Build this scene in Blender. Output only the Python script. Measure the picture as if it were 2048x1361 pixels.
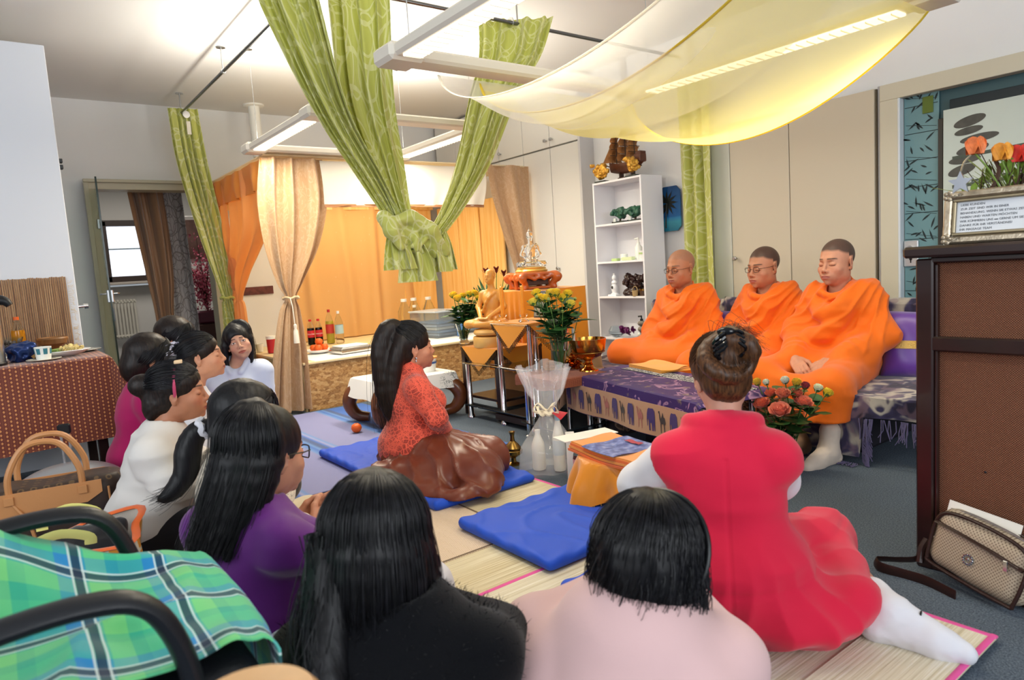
import bpy, bmesh, math, random
import numpy as np
from mathutils import Matrix, Vector
for _o in list(bpy.data.objects): bpy.data.objects.remove(_o)
SC = bpy.context.scene
COL = SC.collection
random.seed(7)
PI = math.pi
R = math.radians
# ---------------------------------------------------------------- camera, world, lights, exposure
_yaw, _pit, _rol = R(52.991), R(6.0922), R(-3.7736)
_f0 = np.array([-math.sin(_yaw), math.cos(_yaw), 0]); _r0 = np.array([math.cos(_yaw), math.sin(_yaw), 0]); _u0 = np.array([0, 0, 1.])
_fw = _f0*math.cos(_pit) - _u0*math.sin(_pit); _u1 = _u0*math.cos(_pit) + _f0*math.sin(_pit)
_rt = _r0*math.cos(_rol) + _u1*math.sin(_rol); _up = _u1*math.cos(_rol) - _r0*math.sin(_rol)
cam = bpy.data.cameras.new('camera'); cam.sensor_width = 36; cam.lens = 1360.4/2048*36; cam.clip_start = .05
camo = bpy.data.objects.new('camera', cam); COL.objects.link(camo)
camo.matrix_world = Matrix(((_rt[0], _up[0], -_fw[0], 0), (_rt[1], _up[1], -_fw[1], 0), (_rt[2], _up[2], -_fw[2], 1.1), (0, 0, 0, 1)))
cam.dof.use_dof = True; cam.dof.focus_distance = 3.6; cam.dof.aperture_fstop = 4.0
SC.camera = camo
SC.view_settings.view_transform = 'Standard'; SC.view_settings.look = 'None'
SC.view_settings.gamma = 1; SC.view_settings.use_curve_mapping = False
SC.view_settings.exposure = -0.32
try:
    SC.cycles.use_denoising = True
    SC.cycles.max_bounces = 8; SC.cycles.transparent_max_bounces = 16
except Exception: pass
W = bpy.data.worlds.new('world'); SC.world = W; W.use_nodes = True
W.node_tree.nodes['Background'].inputs[0].default_value = (.86, .93, 1, 1)
W.node_tree.nodes['Background'].inputs[1].default_value = .46
def area(name, loc, rot, sx, sy, power, col=(1, 1, 1)):
    l = bpy.data.lights.new(name, 'AREA'); l.shape = 'RECTANGLE'; l.size = sx; l.size_y = sy; l.energy = power; l.color = col
    o = bpy.data.objects.new(name, l); COL.objects.link(o); o.location = loc; o.rotation_euler = rot; return o
def aim(o, t):
    d = Vector(t) - o.location; o.rotation_euler = d.to_track_quat('-Z', 'Y').to_euler()
# daylight from the tall windows behind and to the right of the camera
aim(area('window_light', (3.2, 1.2, 1.9), (0, 0, 0), 2.6, 1.8, 135, (.9, .95, 1)), (-3, 2.2, .6))
aim(area('window_light', (-.5, -3.2, 2.0), (0, 0, 0), 3.6, 1.8, 140, (.9, .95, 1)), (-2.6, 2.4, .5))
# ---------------------------------------------------------------- node helpers / materials
def lin(h):
    h = h.lstrip('#'); h = h if len(h) == 6 else ''.join(q*2 for q in h); c = [int(h[i:i+2], 16)/255 for i in (0, 2, 4)]
    return tuple(x/12.92 if x <= .04045 else ((x+.055)/1.055)**2.4 for x in c)+(1,)
class NT:
    def __init__(s, m): s.t = m.node_tree; s.n = s.t.nodes; s.l = s.t.links; s.b = s.n.get('Principled BSDF')
    def new(s, ty, **k):
        n = s.n.new(ty)
        for a, v in k.items(): setattr(n, a, v)
        return n
    def link(s, a, b): s.l.new(a, b); return b
    def put(s, inp, v):
        if hasattr(v, 'links') or isinstance(v, bpy.types.NodeSocket): s.l.new(v, inp)
        else: inp.default_value = v
    def math(s, op, a, b=None, c=None):
        n = s.new('ShaderNodeMath', operation=op); s.put(n.inputs[0], a)
        if b is not None: s.put(n.inputs[1], b)
        if c is not None: s.put(n.inputs[2], c)
        return n.outputs[0]
    def mix(s, f, a, b, bt='MIX'):
        n = s.new('ShaderNodeMix', data_type='RGBA', blend_type=bt); s.put(n.inputs[0], f); s.put(n.inputs[6], a); s.put(n.inputs[7], b); return n.outputs[2]
    def ramp(s, f, stops, interp='LINEAR'):
        n = s.new('ShaderNodeValToRGB'); n.color_ramp.interpolation = interp; e = n.color_ramp.elements
        while len(e) < len(stops): e.new(.5)
        for i, (p, c) in enumerate(stops):
            e[i].position = p; e[i].color = c if len(c) == 4 else tuple(c)+(1,)
        s.put(n.inputs[0], f); return n.outputs[0]
    def co(s, kind='Object', scale=(1, 1, 1), rot=(0, 0, 0), loc=(0, 0, 0)):
        t = s.new('ShaderNodeTexCoord'); m = s.new('ShaderNodeMapping'); s.l.new(t.outputs[kind], m.inputs[0])
        m.inputs['Scale'].default_value = scale; m.inputs['Rotation'].default_value = rot; m.inputs['Location'].default_value = loc
        return m.outputs[0]
    def noise(s, v, sc=5, det=3, rough=.55, dist=0):
        n = s.new('ShaderNodeTexNoise'); s.put(n.inputs['Vector'], v); n.inputs['Scale'].default_value = sc; n.inputs['Detail'].default_value = det; n.inputs['Roughness'].default_value = rough; n.inputs['Distortion'].default_value = dist
        return n.outputs['Fac']
    def voro(s, v, sc=5, feature='F1', out='Distance', rnd=1):
        n = s.new('ShaderNodeTexVoronoi', feature=feature); s.put(n.inputs['Vector'], v); n.inputs['Scale'].default_value = sc; n.inputs['Randomness'].default_value = rnd; return n.outputs[out]
    def wave(s, v, sc=5, dist=0, ty='BANDS', d='X', det=2, prof='SIN'):
        n = s.new('ShaderNodeTexWave', wave_type=ty, bands_direction=d, wave_profile=prof); s.put(n.inputs['Vector'], v); n.inputs['Scale'].default_value = sc; n.inputs['Distortion'].default_value = dist; n.inputs['Detail'].default_value = det; return n.outputs['Fac']
    def sep(s, v):
        n = s.new('ShaderNodeSeparateXYZ'); s.put(n.inputs[0], v); return n.outputs
    def bump(s, h, st=.3, dist=.01):
        n = s.new('ShaderNodeBump'); s.put(n.inputs['Height'], h); n.inputs['Strength'].default_value = st; n.inputs['Distance'].default_value = dist; s.l.new(n.outputs[0], s.b.inputs['Normal']); return n
_M = {}
def mat(name, col='#808080', rough=.6, metal=0, spec=.5, sheen=0, coat=0, trans=0, alpha=1, sss=0, emit=0, var=0, vscale=8, bump=0, bscale=60, bco=(1, 1, 1), fn=None, ior=1.45, kind='Object'):
    if name in _M: return _M[name]
    m = bpy.data.materials.new(name); m.use_nodes = True; n = NT(m); b = n.b; c = lin(col)
    b.inputs['Base Color'].default_value = c; b.inputs['Roughness'].default_value = rough; b.inputs['Metallic'].default_value = metal
    b.inputs['Specular IOR Level'].default_value = spec; b.inputs['IOR'].default_value = ior
    b.inputs['Sheen Weight'].default_value = sheen; b.inputs['Coat Weight'].default_value = coat; b.inputs['Coat Roughness'].default_value = .08
    b.inputs['Transmission Weight'].default_value = trans; b.inputs['Alpha'].default_value = alpha
    if sss: b.inputs['Subsurface Weight'].default_value = sss; b.inputs['Subsurface Radius'].default_value = (.012, .005, .003); b.inputs['Subsurface Scale'].default_value = 1
    if emit: b.inputs['Emission Color'].default_value = c; b.inputs['Emission Strength'].default_value = emit
    if var:
        f = n.noise(n.co(kind), vscale, 4); d = tuple(x*(1-var) for x in c[:3])+(1,); l = tuple(min(1, x*(1+var)) for x in c[:3])+(1,)
        n.link(n.ramp(f, [(.3, d), (.7, l)]), b.inputs['Base Color'])
    if bump: n.bump(n.noise(n.co(kind, bco), bscale, 3), bump, .004)
    if fn: fn(n)
    _M[name] = m; return m
# ---------------------------------------------------------------- mesh builder
class MB:
    def __init__(s): s.v = []; s.f = []; s.uv = []; s.n = 0; s.hasuv = False; s.mi = []; s.cur = 0
    def add(s, V, Fc, UV=None):
        V = np.asarray(V, float).reshape(-1, 3); s.v.append(V)
        for f in Fc: s.f.append(tuple(int(i)+s.n for i in f)); s.mi.append(s.cur)
        if UV is None: UV = np.zeros((len(V), 2))
        else: s.hasuv = True
        s.uv.append(np.asarray(UV, float)); s.n += len(V); return s
    def box(s, c, d, b=.004, rz=0, M=None):
        x, y, z = [k/2 for k in d]; b = min(b, x*.45, y*.45, z*.45); P = []; F = []
        ix = {}
        for sx in (-1, 1):
            for sy in (-1, 1):
                for sz in (-1, 1):
                    for k, p in enumerate(((sx*x, sy*(y-b), sz*(z-b)), (sx*(x-b), sy*y, sz*(z-b)), (sx*(x-b), sy*(y-b), sz*z))):
                        ix[(sx, sy, sz, k)] = len(P); P.append(p)
        def q(a, flip): F.append(a if not flip else a[::-1])
        for sg in (-1, 1):
            q([ix[(sg, -1, -1, 0)], ix[(sg, 1, -1, 0)], ix[(sg, 1, 1, 0)], ix[(sg, -1, 1, 0)]], sg < 0)
            q([ix[(-1, sg, -1, 1)], ix[(1, sg, -1, 1)], ix[(1, sg, 1, 1)], ix[(-1, sg, 1, 1)]], sg > 0)
            q([ix[(-1, -1, sg, 2)], ix[(1, -1, sg, 2)], ix[(1, 1, sg, 2)], ix[(-1, 1, sg, 2)]], sg < 0)
        for a in (-1, 1):
            for c_ in (-1, 1):
                q([ix[(a, c_, -1, 0)], ix[(a, c_, 1, 0)], ix[(a, c_, 1, 1)], ix[(a, c_, -1, 1)]], a*c_ < 0)
                q([ix[(a, -1, c_, 0)], ix[(a, 1, c_, 0)], ix[(a, 1, c_, 2)], ix[(a, -1, c_, 2)]], a*c_ > 0)
                q([ix[(-1, a, c_, 1)], ix[(1, a, c_, 1)], ix[(1, a, c_, 2)], ix[(-1, a, c_, 2)]], a*c_ < 0)
                for e in (-1, 1): q([ix[(a, c_, e, 0)], ix[(a, c_, e, 1)], ix[(a, c_, e, 2)]], a*c_*e < 0)
        P = np.array(P)
        if M is not None: P = P @ np.array(M)[:3, :3].T
        if rz: P = P @ rotz(rz).T
        return s.add(P+np.array(c), F)
    def lathe(s, prof, c=(0, 0, 0), n=24, M=None, cap=True):
        prof = np.array(prof, float); k = len(prof); a = np.arange(n)*2*PI/n
        V = np.stack([prof[:, None, 0]*np.cos(a), prof[:, None, 0]*np.sin(a), np.repeat(prof[:, 1][:, None], n, 1)], -1).reshape(-1, 3)
        F = [(i*n+j, i*n+(j+1) % n, (i+1)*n+(j+1) % n, (i+1)*n+j) for i in range(k-1) for j in range(n)]
        if cap:
            if prof[0, 0] > 1e-5: F.append(tuple(range(n))[::-1])
            if prof[-1, 0] > 1e-5: F.append(tuple((k-1)*n+j for j in range(n)))
        if M is not None: V = V @ np.array(M)[:3, :3].T
        return s.add(V+np.array(c), F)
    def cyl(s, a, b, r, r2=None, n=12, cap=True): return s.tube([a, b], [r, r if r2 is None else r2], n, cap)
    def tube(s, path, r, n=8, cap=True, closed=False, flat=1, up=(0, 0, 1)):
        P = np.array(path, float); m = len(P); r = np.full(m, r) if np.isscalar(r) else np.array(r, float)
        T = np.gradient(P, axis=0) if m > 2 else np.repeat((P[1]-P[0])[None], 2, 0)
        if closed: T = np.roll(P, -1, 0)-np.roll(P, 1, 0)
        T /= np.linalg.norm(T, axis=1)[:, None]+1e-12
        u = np.array(up, float)
        if abs(u @ T[0]) > .95: u = np.array([1., 0, 0]) if abs(T[0][0]) < .9 else np.array([0, 1., 0])
        a = np.arange(n)*2*PI/n; V = []
        for i in range(m):
            u = u-(u @ T[i])*T[i]; u /= np.linalg.norm(u)+1e-12; w = np.cross(T[i], u)
            V.append(P[i]+r[i]*(np.cos(a)[:, None]*w+flat*np.sin(a)[:, None]*u))
        V = np.concatenate(V); e = m if closed else m-1
        F = [(i*n+j, i*n+(j+1) % n, ((i+1) % m)*n+(j+1) % n, ((i+1) % m)*n+j) for i in range(e) for j in range(n)]
        if cap and not closed: F += [tuple(range(n))[::-1], tuple((m-1)*n+j for j in range(n))]
        return s.add(V, F)
    def ell(s, c, r, n=12, M=None):
        k = max(5, n*2//3); th = np.linspace(0, PI, k); a = np.arange(n)*2*PI/n
        V = np.stack([np.sin(th)[:, None]*np.cos(a), np.sin(th)[:, None]*np.sin(a), -np.cos(th)[:, None]*np.ones(n)], -1).reshape(-1, 3)*np.array(r)
        F = [(i*n+j, i*n+(j+1) % n, (i+1)*n+(j+1) % n, (i+1)*n+j) for i in range(k-1) for j in range(n)]
        if M is not None: V = V @ np.array(M)[:3, :3].T
        return s.add(V+np.array(c), F)
    def prism(s, poly, d, M=None, c=(0, 0, 0)):
        n = len(poly); P = np.array([(x, y, -d/2) for x, y in poly]+[(x, y, d/2) for x, y in poly])
        ar = sum(poly[i][0]*poly[(i+1) % n][1]-poly[(i+1) % n][0]*poly[i][1] for i in range(n))
        F = [tuple(range(n))[::-1], tuple(range(n, 2*n))]+[(i, (i+1) % n, n+(i+1) % n, n+i) for i in range(n)]
        if ar < 0: F = [f[::-1] for f in F]
        if M is not None: P = P @ np.array(M)[:3, :3].T
        return s.add(P+np.array(c), F)
    def sheet(s, fn, nu, nv, th=.003, uvs=(1, 1), su=0, sv=0):
        u, v = np.meshgrid(np.linspace(0, 1, nu), np.linspace(0, 1, nv), indexing='ij')
        P = np.stack(np.broadcast_arrays(*fn(u, v)), -1).astype(float)
        du = np.gradient(P, axis=0); dv = np.gradient(P, axis=1); N = np.cross(du, dv); N /= np.linalg.norm(N, axis=-1, keepdims=True)+1e-12
        A = (P+N*th/2).reshape(-1, 3); B = (P-N*th/2).reshape(-1, 3); n = nu*nv; F = []
        for i in range(nu-1):
            for j in range(nv-1):
                q = (i*nv+j, (i+1)*nv+j, (i+1)*nv+j+1, i*nv+j+1); F.append(q)
                if th: F.append(tuple(k+n for k in q[::-1]))
        if th:
            for i in range(nu-1):
                F.append((i*nv, i*nv+n, (i+1)*nv+n, (i+1)*nv)); F.append((i*nv+nv-1, (i+1)*nv+nv-1, (i+1)*nv+nv-1+n, i*nv+nv-1+n))
            for j in range(nv-1):
                F.append((j, j+1, j+1+n, j+n)); k = (nu-1)*nv; F.append((k+j, k+j+n, k+j+1+n, k+j+1))
        UV = np.stack([u*uvs[0], v*uvs[1]], -1).reshape(-1, 2)
        return s.add(np.concatenate([A, B]) if th else A, F, np.concatenate([UV, UV]) if th else UV)
    def build(s, name, m, parent=None, loc=(0, 0, 0), rz=0, smooth=40, colors=None):
        V = np.concatenate(s.v) if s.v else np.zeros((0, 3)); me = bpy.data.meshes.new(name)
        me.from_pydata(V.tolist(), [], s.f)
        if s.hasuv:
            uv = np.concatenate(s.uv); l = me.uv_layers.new(name='UVMap'); li = np.empty(len(me.loops), np.int32); me.loops.foreach_get('vertex_index', li)
            l.data.foreach_set('uv', uv[li].ravel())
        if colors is not None:
            a = me.color_attributes.new('Col', 'FLOAT_COLOR', 'POINT'); a.data.foreach_set('color', np.asarray(colors, np.float32).ravel())
        return link(name, me, m, parent, loc, rz, smooth, s.mi if any(s.mi) else None)
def link(name, me, m, parent=None, loc=(0, 0, 0), rz=0, smooth=40, mi=None):
    for q in (m if isinstance(m, (list, tuple)) else [m]): me.materials.append(q)
    if mi: me.polygons.foreach_set('material_index', mi)
    if smooth:
        me.polygons.foreach_set('use_smooth', [True]*len(me.polygons))
        if smooth < 180: me.set_sharp_from_angle(angle=R(smooth))
    me.update(); o = bpy.data.objects.new(name, me); COL.objects.link(o); o.location = loc; o.rotation_euler = (0, 0, rz)
    if parent: o.parent = parent
    return o
def rotz(a): c, s_ = math.cos(a), math.sin(a); return np.array([[c, -s_, 0], [s_, c, 0], [0, 0, 1]])
def rot(rx=0, ry=0, rz=0):
    from mathutils import Euler
    return np.array(Euler((rx, ry, rz)).to_matrix())
def tag(o, label, cat, group=None, kind=None):
    if label: o['label'] = label
    if cat: o['category'] = cat
    if group: o['group'] = group
    if kind: o['kind'] = kind
    return o
def thing(name, label, cat, loc=(0, 0, 0), rz=0, group=None):
    o = bpy.data.objects.new(name, None); o.empty_display_size = .05; COL.objects.link(o); o.location = loc; o.rotation_euler = (0, 0, rz)
    return tag(o, label, cat, group)
def solo(mb, name, label, cat, m, loc=(0, 0, 0), rz=0, group=None, smooth=40):
    return tag(mb.build(name, m, None, loc, rz, smooth), label, cat, group)
def struct(mb, name, m, parent=None, loc=(0, 0, 0)):
    o = mb.build(name, m, parent, loc)
    if parent is None: o['kind'] = 'structure'
    return o
def dup(root, loc, rz=None, label=None):
    r = root.copy(); COL.objects.link(r); r.location = loc
    if rz is not None: r.rotation_euler = (0, 0, rz)
    if label: r['label'] = label
    for ch in list(root.children):
        c = ch.copy(); COL.objects.link(c); c.parent = r
        for g in list(ch.children):
            d = g.copy(); COL.objects.link(d); d.parent = c
    return r
def vnoise(P, sc=1., seed=0):
    "smooth value noise in [-1,1] at points P (n,3)"
    sc = np.asarray(sc, float); Q = P*sc; I = np.floor(Q).astype(np.int64); Fq = Q-I; Fq = Fq*Fq*(3-2*Fq); out = 0
    for dx in (0, 1):
        for dy in (0, 1):
            for dz in (0, 1):
                h = ((I[:, 0]+dx)*73856093) ^ ((I[:, 1]+dy)*19349663) ^ ((I[:, 2]+dz)*83492791) ^ (seed*2654435)
                h = (h ^ (h >> 13))*1274126177 & 0x7fffffff; h = (h ^ (h >> 16)) & 0xffff
                w = (Fq[:, 0] if dx else 1-Fq[:, 0])*(Fq[:, 1] if dy else 1-Fq[:, 1])*(Fq[:, 2] if dz else 1-Fq[:, 2]); out = out+w*(h/32767.5-1)
    return out
def bez(pts, n=24):
    "Catmull-Rom through points"
    P = np.array(pts, float); P = np.vstack([2*P[0]-P[1], P, 2*P[-1]-P[-2]]); m = len(P)-3; out = []
    for k in range(n):
        t = k/(n-1)*m; i = min(int(t), m-1); t -= i; a, b, c, d = P[i:i+4]
        out.append(.5*(2*b+(c-a)*t+(2*a-5*b+4*c-d)*t*t+(3*b-a-3*c+d)*t**3))
    return np.array(out)
# ---------------------------------------------------------------- implicit surfaces
def axis(lo, hi, h, fine):
    t = lo; out = []
    while t < hi+h:
        out.append(t); hh = h
        for a, b, f in fine:
            if a-.5*h <= t <= b: hh = min(hh, f)
        t += hh
    return np.array(out)
class SDF:
    def __init__(s, lo, hi, h, fine=()):
        s.ax = [axis(lo[i], hi[i], h, [(f[0][i], f[1][i], f[2]) for f in fine]) for i in range(3)]
        s.vol = np.full([len(a) for a in s.ax], .5, np.float32)
    def reg(s, lo, hi):
        sl = []
        for i in range(3):
            a = int(np.searchsorted(s.ax[i], lo[i])); b = int(np.searchsorted(s.ax[i], hi[i])); sl.append(slice(max(a-1, 0), min(b+1, len(s.ax[i]))))
        g = np.meshgrid(*[s.ax[i][sl[i]] for i in range(3)], indexing='ij', sparse=True)
        return tuple(sl), [q.astype(np.float32) for q in g]
    def op(s, sl, d, k, sub=False):
        if d.size == 0: return
        a = s.vol[sl]
        if sub: a, d = -a, d
        if k > 0:
            h = np.maximum(k-np.abs(a-d), 0)/k; m = np.minimum(a, d)-h*h*k*.25
        else: m = np.minimum(a, d)
        s.vol[sl] = -m if sub else m
    def rc(s, a, b, ra, rb=None, k=.02, sub=False):
        rb = ra if rb is None else rb; a = np.array(a, float); b = np.array(b, float); m = max(ra, rb)+k+.03
        sl, (X, Y, Z) = s.reg(np.minimum(a, b)-m, np.maximum(a, b)+m); ba = b-a; bb = ba @ ba+1e-12
        t = np.clip(((X-a[0])*ba[0]+(Y-a[1])*ba[1]+(Z-a[2])*ba[2])/bb, 0, 1)
        d = np.sqrt((X-a[0]-t*ba[0])**2+(Y-a[1]-t*ba[1])**2+(Z-a[2]-t*ba[2])**2)-(ra+t*(rb-ra)); s.op(sl, d, k, sub); return s
    def chain(s, pts, rs, k=.02, sub=False):
        rs = [rs]*len(pts) if np.isscalar(rs) else rs
        for i in range(len(pts)-1): s.rc(pts[i], pts[i+1], rs[i], rs[i+1], k, sub)
        return s
    def el(s, c, r, k=.02, M=None, sub=False, fr=None):
        "ellipsoid; fr=(origin, R) frame; M extra rotation inside it"
        c = np.array(c, float); r = np.array(r, float); Rm = np.eye(3) if fr is None else fr[1]
        c = c if fr is None else fr[0]+Rm @ c
        if M is not None: Rm = Rm @ np.array(M)[:3, :3]
        m = r.max()+k+.02 if (fr is not None or M is not None) else r+k+.02
        sl, (X, Y, Z) = s.reg(c-m, c+m); X = X-c[0]; Y = Y-c[1]; Z = Z-c[2]
        if fr is None and M is None: x, y, z = X, Y, Z
        else: x, y, z = [X*Rm[0, i]+Y*Rm[1, i]+Z*Rm[2, i] for i in range(3)]
        k0 = np.sqrt((x/r[0])**2+(y/r[1])**2+(z/r[2])**2); k1 = np.sqrt((x/r[0]**2)**2+(y/r[1]**2)**2+(z/r[2]**2)**2)+1e-9
        s.op(sl, k0*(k0-1)/k1, k, sub); return s
    def bx(s, c, hd, rd=.01, k=.02, M=None, sub=False):
        c = np.array(c, float); hd = np.array(hd, float); Rm = np.eye(3) if M is None else np.array(M)[:3, :3]; m = np.linalg.norm(hd)+k+.02
        sl, (X, Y, Z) = s.reg(c-m, c+m); X = X-c[0]; Y = Y-c[1]; Z = Z-c[2]
        q = [np.abs(X*Rm[0, i]+Y*Rm[1, i]+Z*Rm[2, i])-hd[i]+rd for i in range(3)]
        d = np.sqrt(sum(np.maximum(t, 0)**2 for t in q))+np.minimum(np.maximum(q[0], np.maximum(q[1], q[2])), 0)-rd; s.op(sl, d, k, sub); return s
    def half(s, p, n, k=.0):
        "cut away the side the normal points to"
        n = np.array(n, float); n /= np.linalg.norm(n); X, Y, Z = np.meshgrid(*s.ax, indexing='ij', sparse=True)
        d = (X-p[0])*n[0]+(Y-p[1])*n[1]+(Z-p[2])*n[2]; s.vol = np.maximum(s.vol, d.astype(np.float32)); return s
    def net(s):
        v = s.vol.copy(); v[0] = v[-1] = .1; v[:, 0] = v[:, -1] = .1; v[:, :, 0] = v[:, :, -1] = .1
        ins = v < 0; nx, ny, nz = v.shape
        c = sum(ins[i:nx-1+i, j:ny-1+j, k:nz-1+k].astype(np.int8) for i in (0, 1) for j in (0, 1) for k in (0, 1))
        act = np.argwhere((c > 0) & (c < 8)); idx = np.full(c.shape, -1, np.int32); idx[tuple(act.T)] = np.arange(len(act))
        S = np.zeros((len(act), 3)); N = np.zeros(len(act))
        for ax in range(3):
            for o1 in (0, 1):
                for o2 in (0, 1):
                    o = [0, 0, 0]; oth = [q for q in range(3) if q != ax]; o[oth[0]] = o1; o[oth[1]] = o2
                    A = act+np.array(o); B = A.copy(); B[:, ax] += 1
                    va = v[tuple(A.T)]; vb = v[tuple(B.T)]; m = (va < 0) != (vb < 0)
                    t = va[m]/(va[m]-vb[m]); P = np.stack([s.ax[q][A[m][:, q]] for q in range(3)], -1)
                    P[:, ax] += t*(s.ax[ax][B[m][:, ax]]-s.ax[ax][A[m][:, ax]]); S[m] += P; N[m] += 1
        V = S/N[:, None]; Fs = []
        for ax in range(3):
            sl0 = [slice(1, -1)]*3; sl0[ax] = slice(0, -1); a = np.take(ins, np.arange(0, v.shape[ax]-1), ax); b = np.take(ins, np.arange(1, v.shape[ax]), ax)
            E = np.argwhere(a != b); o1, o2 = [(1, 2), (2, 0), (0, 1)][ax]
            E = E[(E[:, o1] > 0) & (E[:, o2] > 0)]
            fl = a[tuple(E.T)]
            def g(d1, d2):
                Q = E.copy(); Q[:, o1] -= d1; Q[:, o2] -= d2; return idx[tuple(Q.T)]
            q = np.stack([g(1, 1), g(0, 1), g(0, 0), g(1, 0)], -1); q[~fl] = q[~fl][:, ::-1]; Fs.append(q)
        Fq = np.concatenate(Fs); Fq = Fq[(Fq >= 0).all(1)]
        return V, Fq
def relax(V, Fq, it=1, lam=.5):
    for _ in range(it):
        A = np.zeros_like(V); n = np.zeros(len(V))
        for i in range(4):
            np.add.at(A, Fq[:, i], V[Fq[:, (i+1) % 4]]); np.add.at(n, Fq[:, i], 1)
            np.add.at(A, Fq[:, i], V[Fq[:, (i-1) % 4]]); np.add.at(n, Fq[:, i], 1)
        V = V+(A/n[:, None]-V)*lam
    return V
def normals(V, Fq):
    n = np.cross(V[Fq[:, 2]]-V[Fq[:, 0]], V[Fq[:, 3]]-V[Fq[:, 1]]); N = np.zeros_like(V)
    for i in range(4): np.add.at(N, Fq[:, i], n)
    return N/(np.linalg.norm(N, axis=1, keepdims=True)+1e-12)
def qmesh(name, V, Fq, m, parent=None, col=None, uv=None, loc=(0, 0, 0), rz=0):
    me = bpy.data.meshes.new(name); me.vertices.add(len(V)); me.vertices.foreach_set('co', V.astype(np.float32).ravel())
    me.loops.add(len(Fq)*4); me.loops.foreach_set('vertex_index', Fq.astype(np.int32).ravel()); me.polygons.add(len(Fq)); me.polygons.foreach_set('loop_start', np.arange(len(Fq), dtype=np.int32)*4)
    me.update(calc_edges=True); me.validate()
    if col is not None:
        a = me.color_attributes.new('Col', 'FLOAT_COLOR', 'POINT'); a.data.foreach_set('color', np.asarray(col, np.float32).ravel())
    return link(name, me, m, parent, loc, rz, 180)
# ================================================================ the room
def carpet_fn(n):
    v = n.co('Object'); a = n.noise(v, 190, 3, .8); b = n.noise(v, 3, 3); sp = n.noise(v, 520, 2, .7)
    c = n.ramp(a, [(.32, lin('#353c46')), (.5, lin('#5c6875')), (.7, lin('#8a94a0'))])
    c = n.mix(n.math('MULTIPLY', b, .35), c, lin('#4e5560')); n.link(c, n.b.inputs['Base Color']); n.bump(sp, .5, .004)
m_carpet = mat('carpet', '#55616e', .95, fn=carpet_fn, spec=.1)
m_wall = mat('wall_paint', '#e6e6e6', .85, spec=.2, bump=.12, bscale=220, var=.015, vscale=2)
m_ceil = mat('ceiling_paint', '#e4e4e2', .9, spec=.1, bump=.1, bscale=160)
m_beige = mat('beige_laminate', '#cfc5b0', .45, var=.02, vscale=3)
m_pale = mat('pale_laminate', '#d5d6d0', .4)
m_white = mat('white_laminate', '#eceded', .35)
m_cabwhite = mat('cool_white_laminate', '#dfe3ea', .45)
m_frame = mat('door_frame_paint', '#b3ae98', .45)
m_dark = mat('dark_gap', '#2b2926', .8)
m_chrome = mat('chrome', '#d5d7da', .12, 1)
m_steel = mat('brushed_steel', '#b9bbbd', .3, 1)
m_black = mat('black_plastic', '#17181b', .4)
CEIL = 2.9
struct(MB().box((-5, .8, -.05), (16.5, 8.1, .1), 0), 'floor', m_carpet)
struct(MB().box((-2.5, .75, CEIL+.05), (10.2, 8.3, .1), 0), 'ceiling', m_ceil)
wr = MB().box((-4.9, 4.83, 1.45), (5.6, .16, 2.9), 0).box((1.0, 4.83, 1.45), (3.0, .16, 2.9), 0).box((-1.3, 4.83, 2.5), (1.6, .16, .8), 0)
struct(wr, 'wall_right', m_wall)
wb = MB().box((-7.57, -1.2, 1.45), (.14, 4.1, 2.9), 0).box((-7.57, 3.35, 1.45), (.14, 2.94, 2.9), 0).box((-7.57, 1.365, 2.5), (.14, 1.03, .8), 0)
struct(wb, 'wall_back', m_wall)
# doorway in the back wall
d = MB()
d.box((-7.5, .845, 1.035), (.2, .09, 2.07), .003); d.box((-7.5, 1.875, 1.035), (.2, .09, 2.07), .003); d.box((-7.5, 1.36, 2.115), (.2, 1.12, .09), .003)
door1 = struct(d, 'door_1', m_frame)
dd = MB().box((-7.39, .80, 1.066), (.03, .04, 2.13), .004).box((-7.39, 1.92, 1.066), (.03, .04, 2.13), .004).box((-7.39, 1.36, 2.147), (.03, 1.16, .03), .004); dd.build('architrave', m_frame, door1)
# glass door leaf, opened into the room
m_glass = mat('door_glass', '#d8ece4', .05, trans=1, alpha=1, ior=1.1)
lf = thing('glass_door_leaf', 'frameless glass door leaf standing open in the back doorway', 'door', (-7.44, .875, 0), math.atan2(-.085, .84))
MB().box((.42, 0, 1.04), (.84, .01, 2.06), .002).build('glass_pane', m_glass, lf)
MB().box((.838, 0, 1.04), (.008, .014, 2.06), .001).build('glass_edge', mat('glass_edge', '#26352f', .15), lf)
hm = MB().box((.80, 0, 1.08), (.055, .05, .11), .006)
for s in (-1, 1): hm.tube([(.80, 0, 1.1), (.80, s*.055, 1.1), (.79, s*.065, 1.1), (.68, s*.068, 1.098)], .0085, 10)
hm.build('handle', m_steel, lf)
for zz in (1.75, .35): MB().box((.03, 0, zz), (.05, .035, .09), .005).build('hinge', m_steel, lf)
# --- next room
m_nwall = mat('next_room_wall', '#d6d2cb', .9)
struct(MB().box((-12.05, 1.5, .6), (.1, 5, 1.2), 0).box((-12.05, 1.5, 2.6), (.1, 5, .8), 0).box((-12.05, .1, 1.7), (.1, 2.2, 1.05), 0).box((-12.05, 3.0, 1.7), (.1, 2.0, 1.05), 0), 'wall_next_room', m_nwall)
struct(MB().box((-9.8, 4.05, 1.45), (4.4, .1, 2.9), 0).box((-9.8, -.95, 1.45), (4.4, .1, 2.9), 0), 'wall_next_side', m_nwall)
struct(MB().box((-9.85, 1.5, 2.95), (4.4, 5.1, .1), 0), 'ceiling_next_room', m_ceil)
m_win = mat('dark_window_wood', '#3a2c26', .5)
w = MB()
for y in (1.21, 1.45, 1.99): w.box((-12, y, 1.73), (.09, .075, .92), .006)
for z in (1.31, 2.16): w.box((-12, 1.6, z), (.09, .86, .09), .006)
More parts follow.
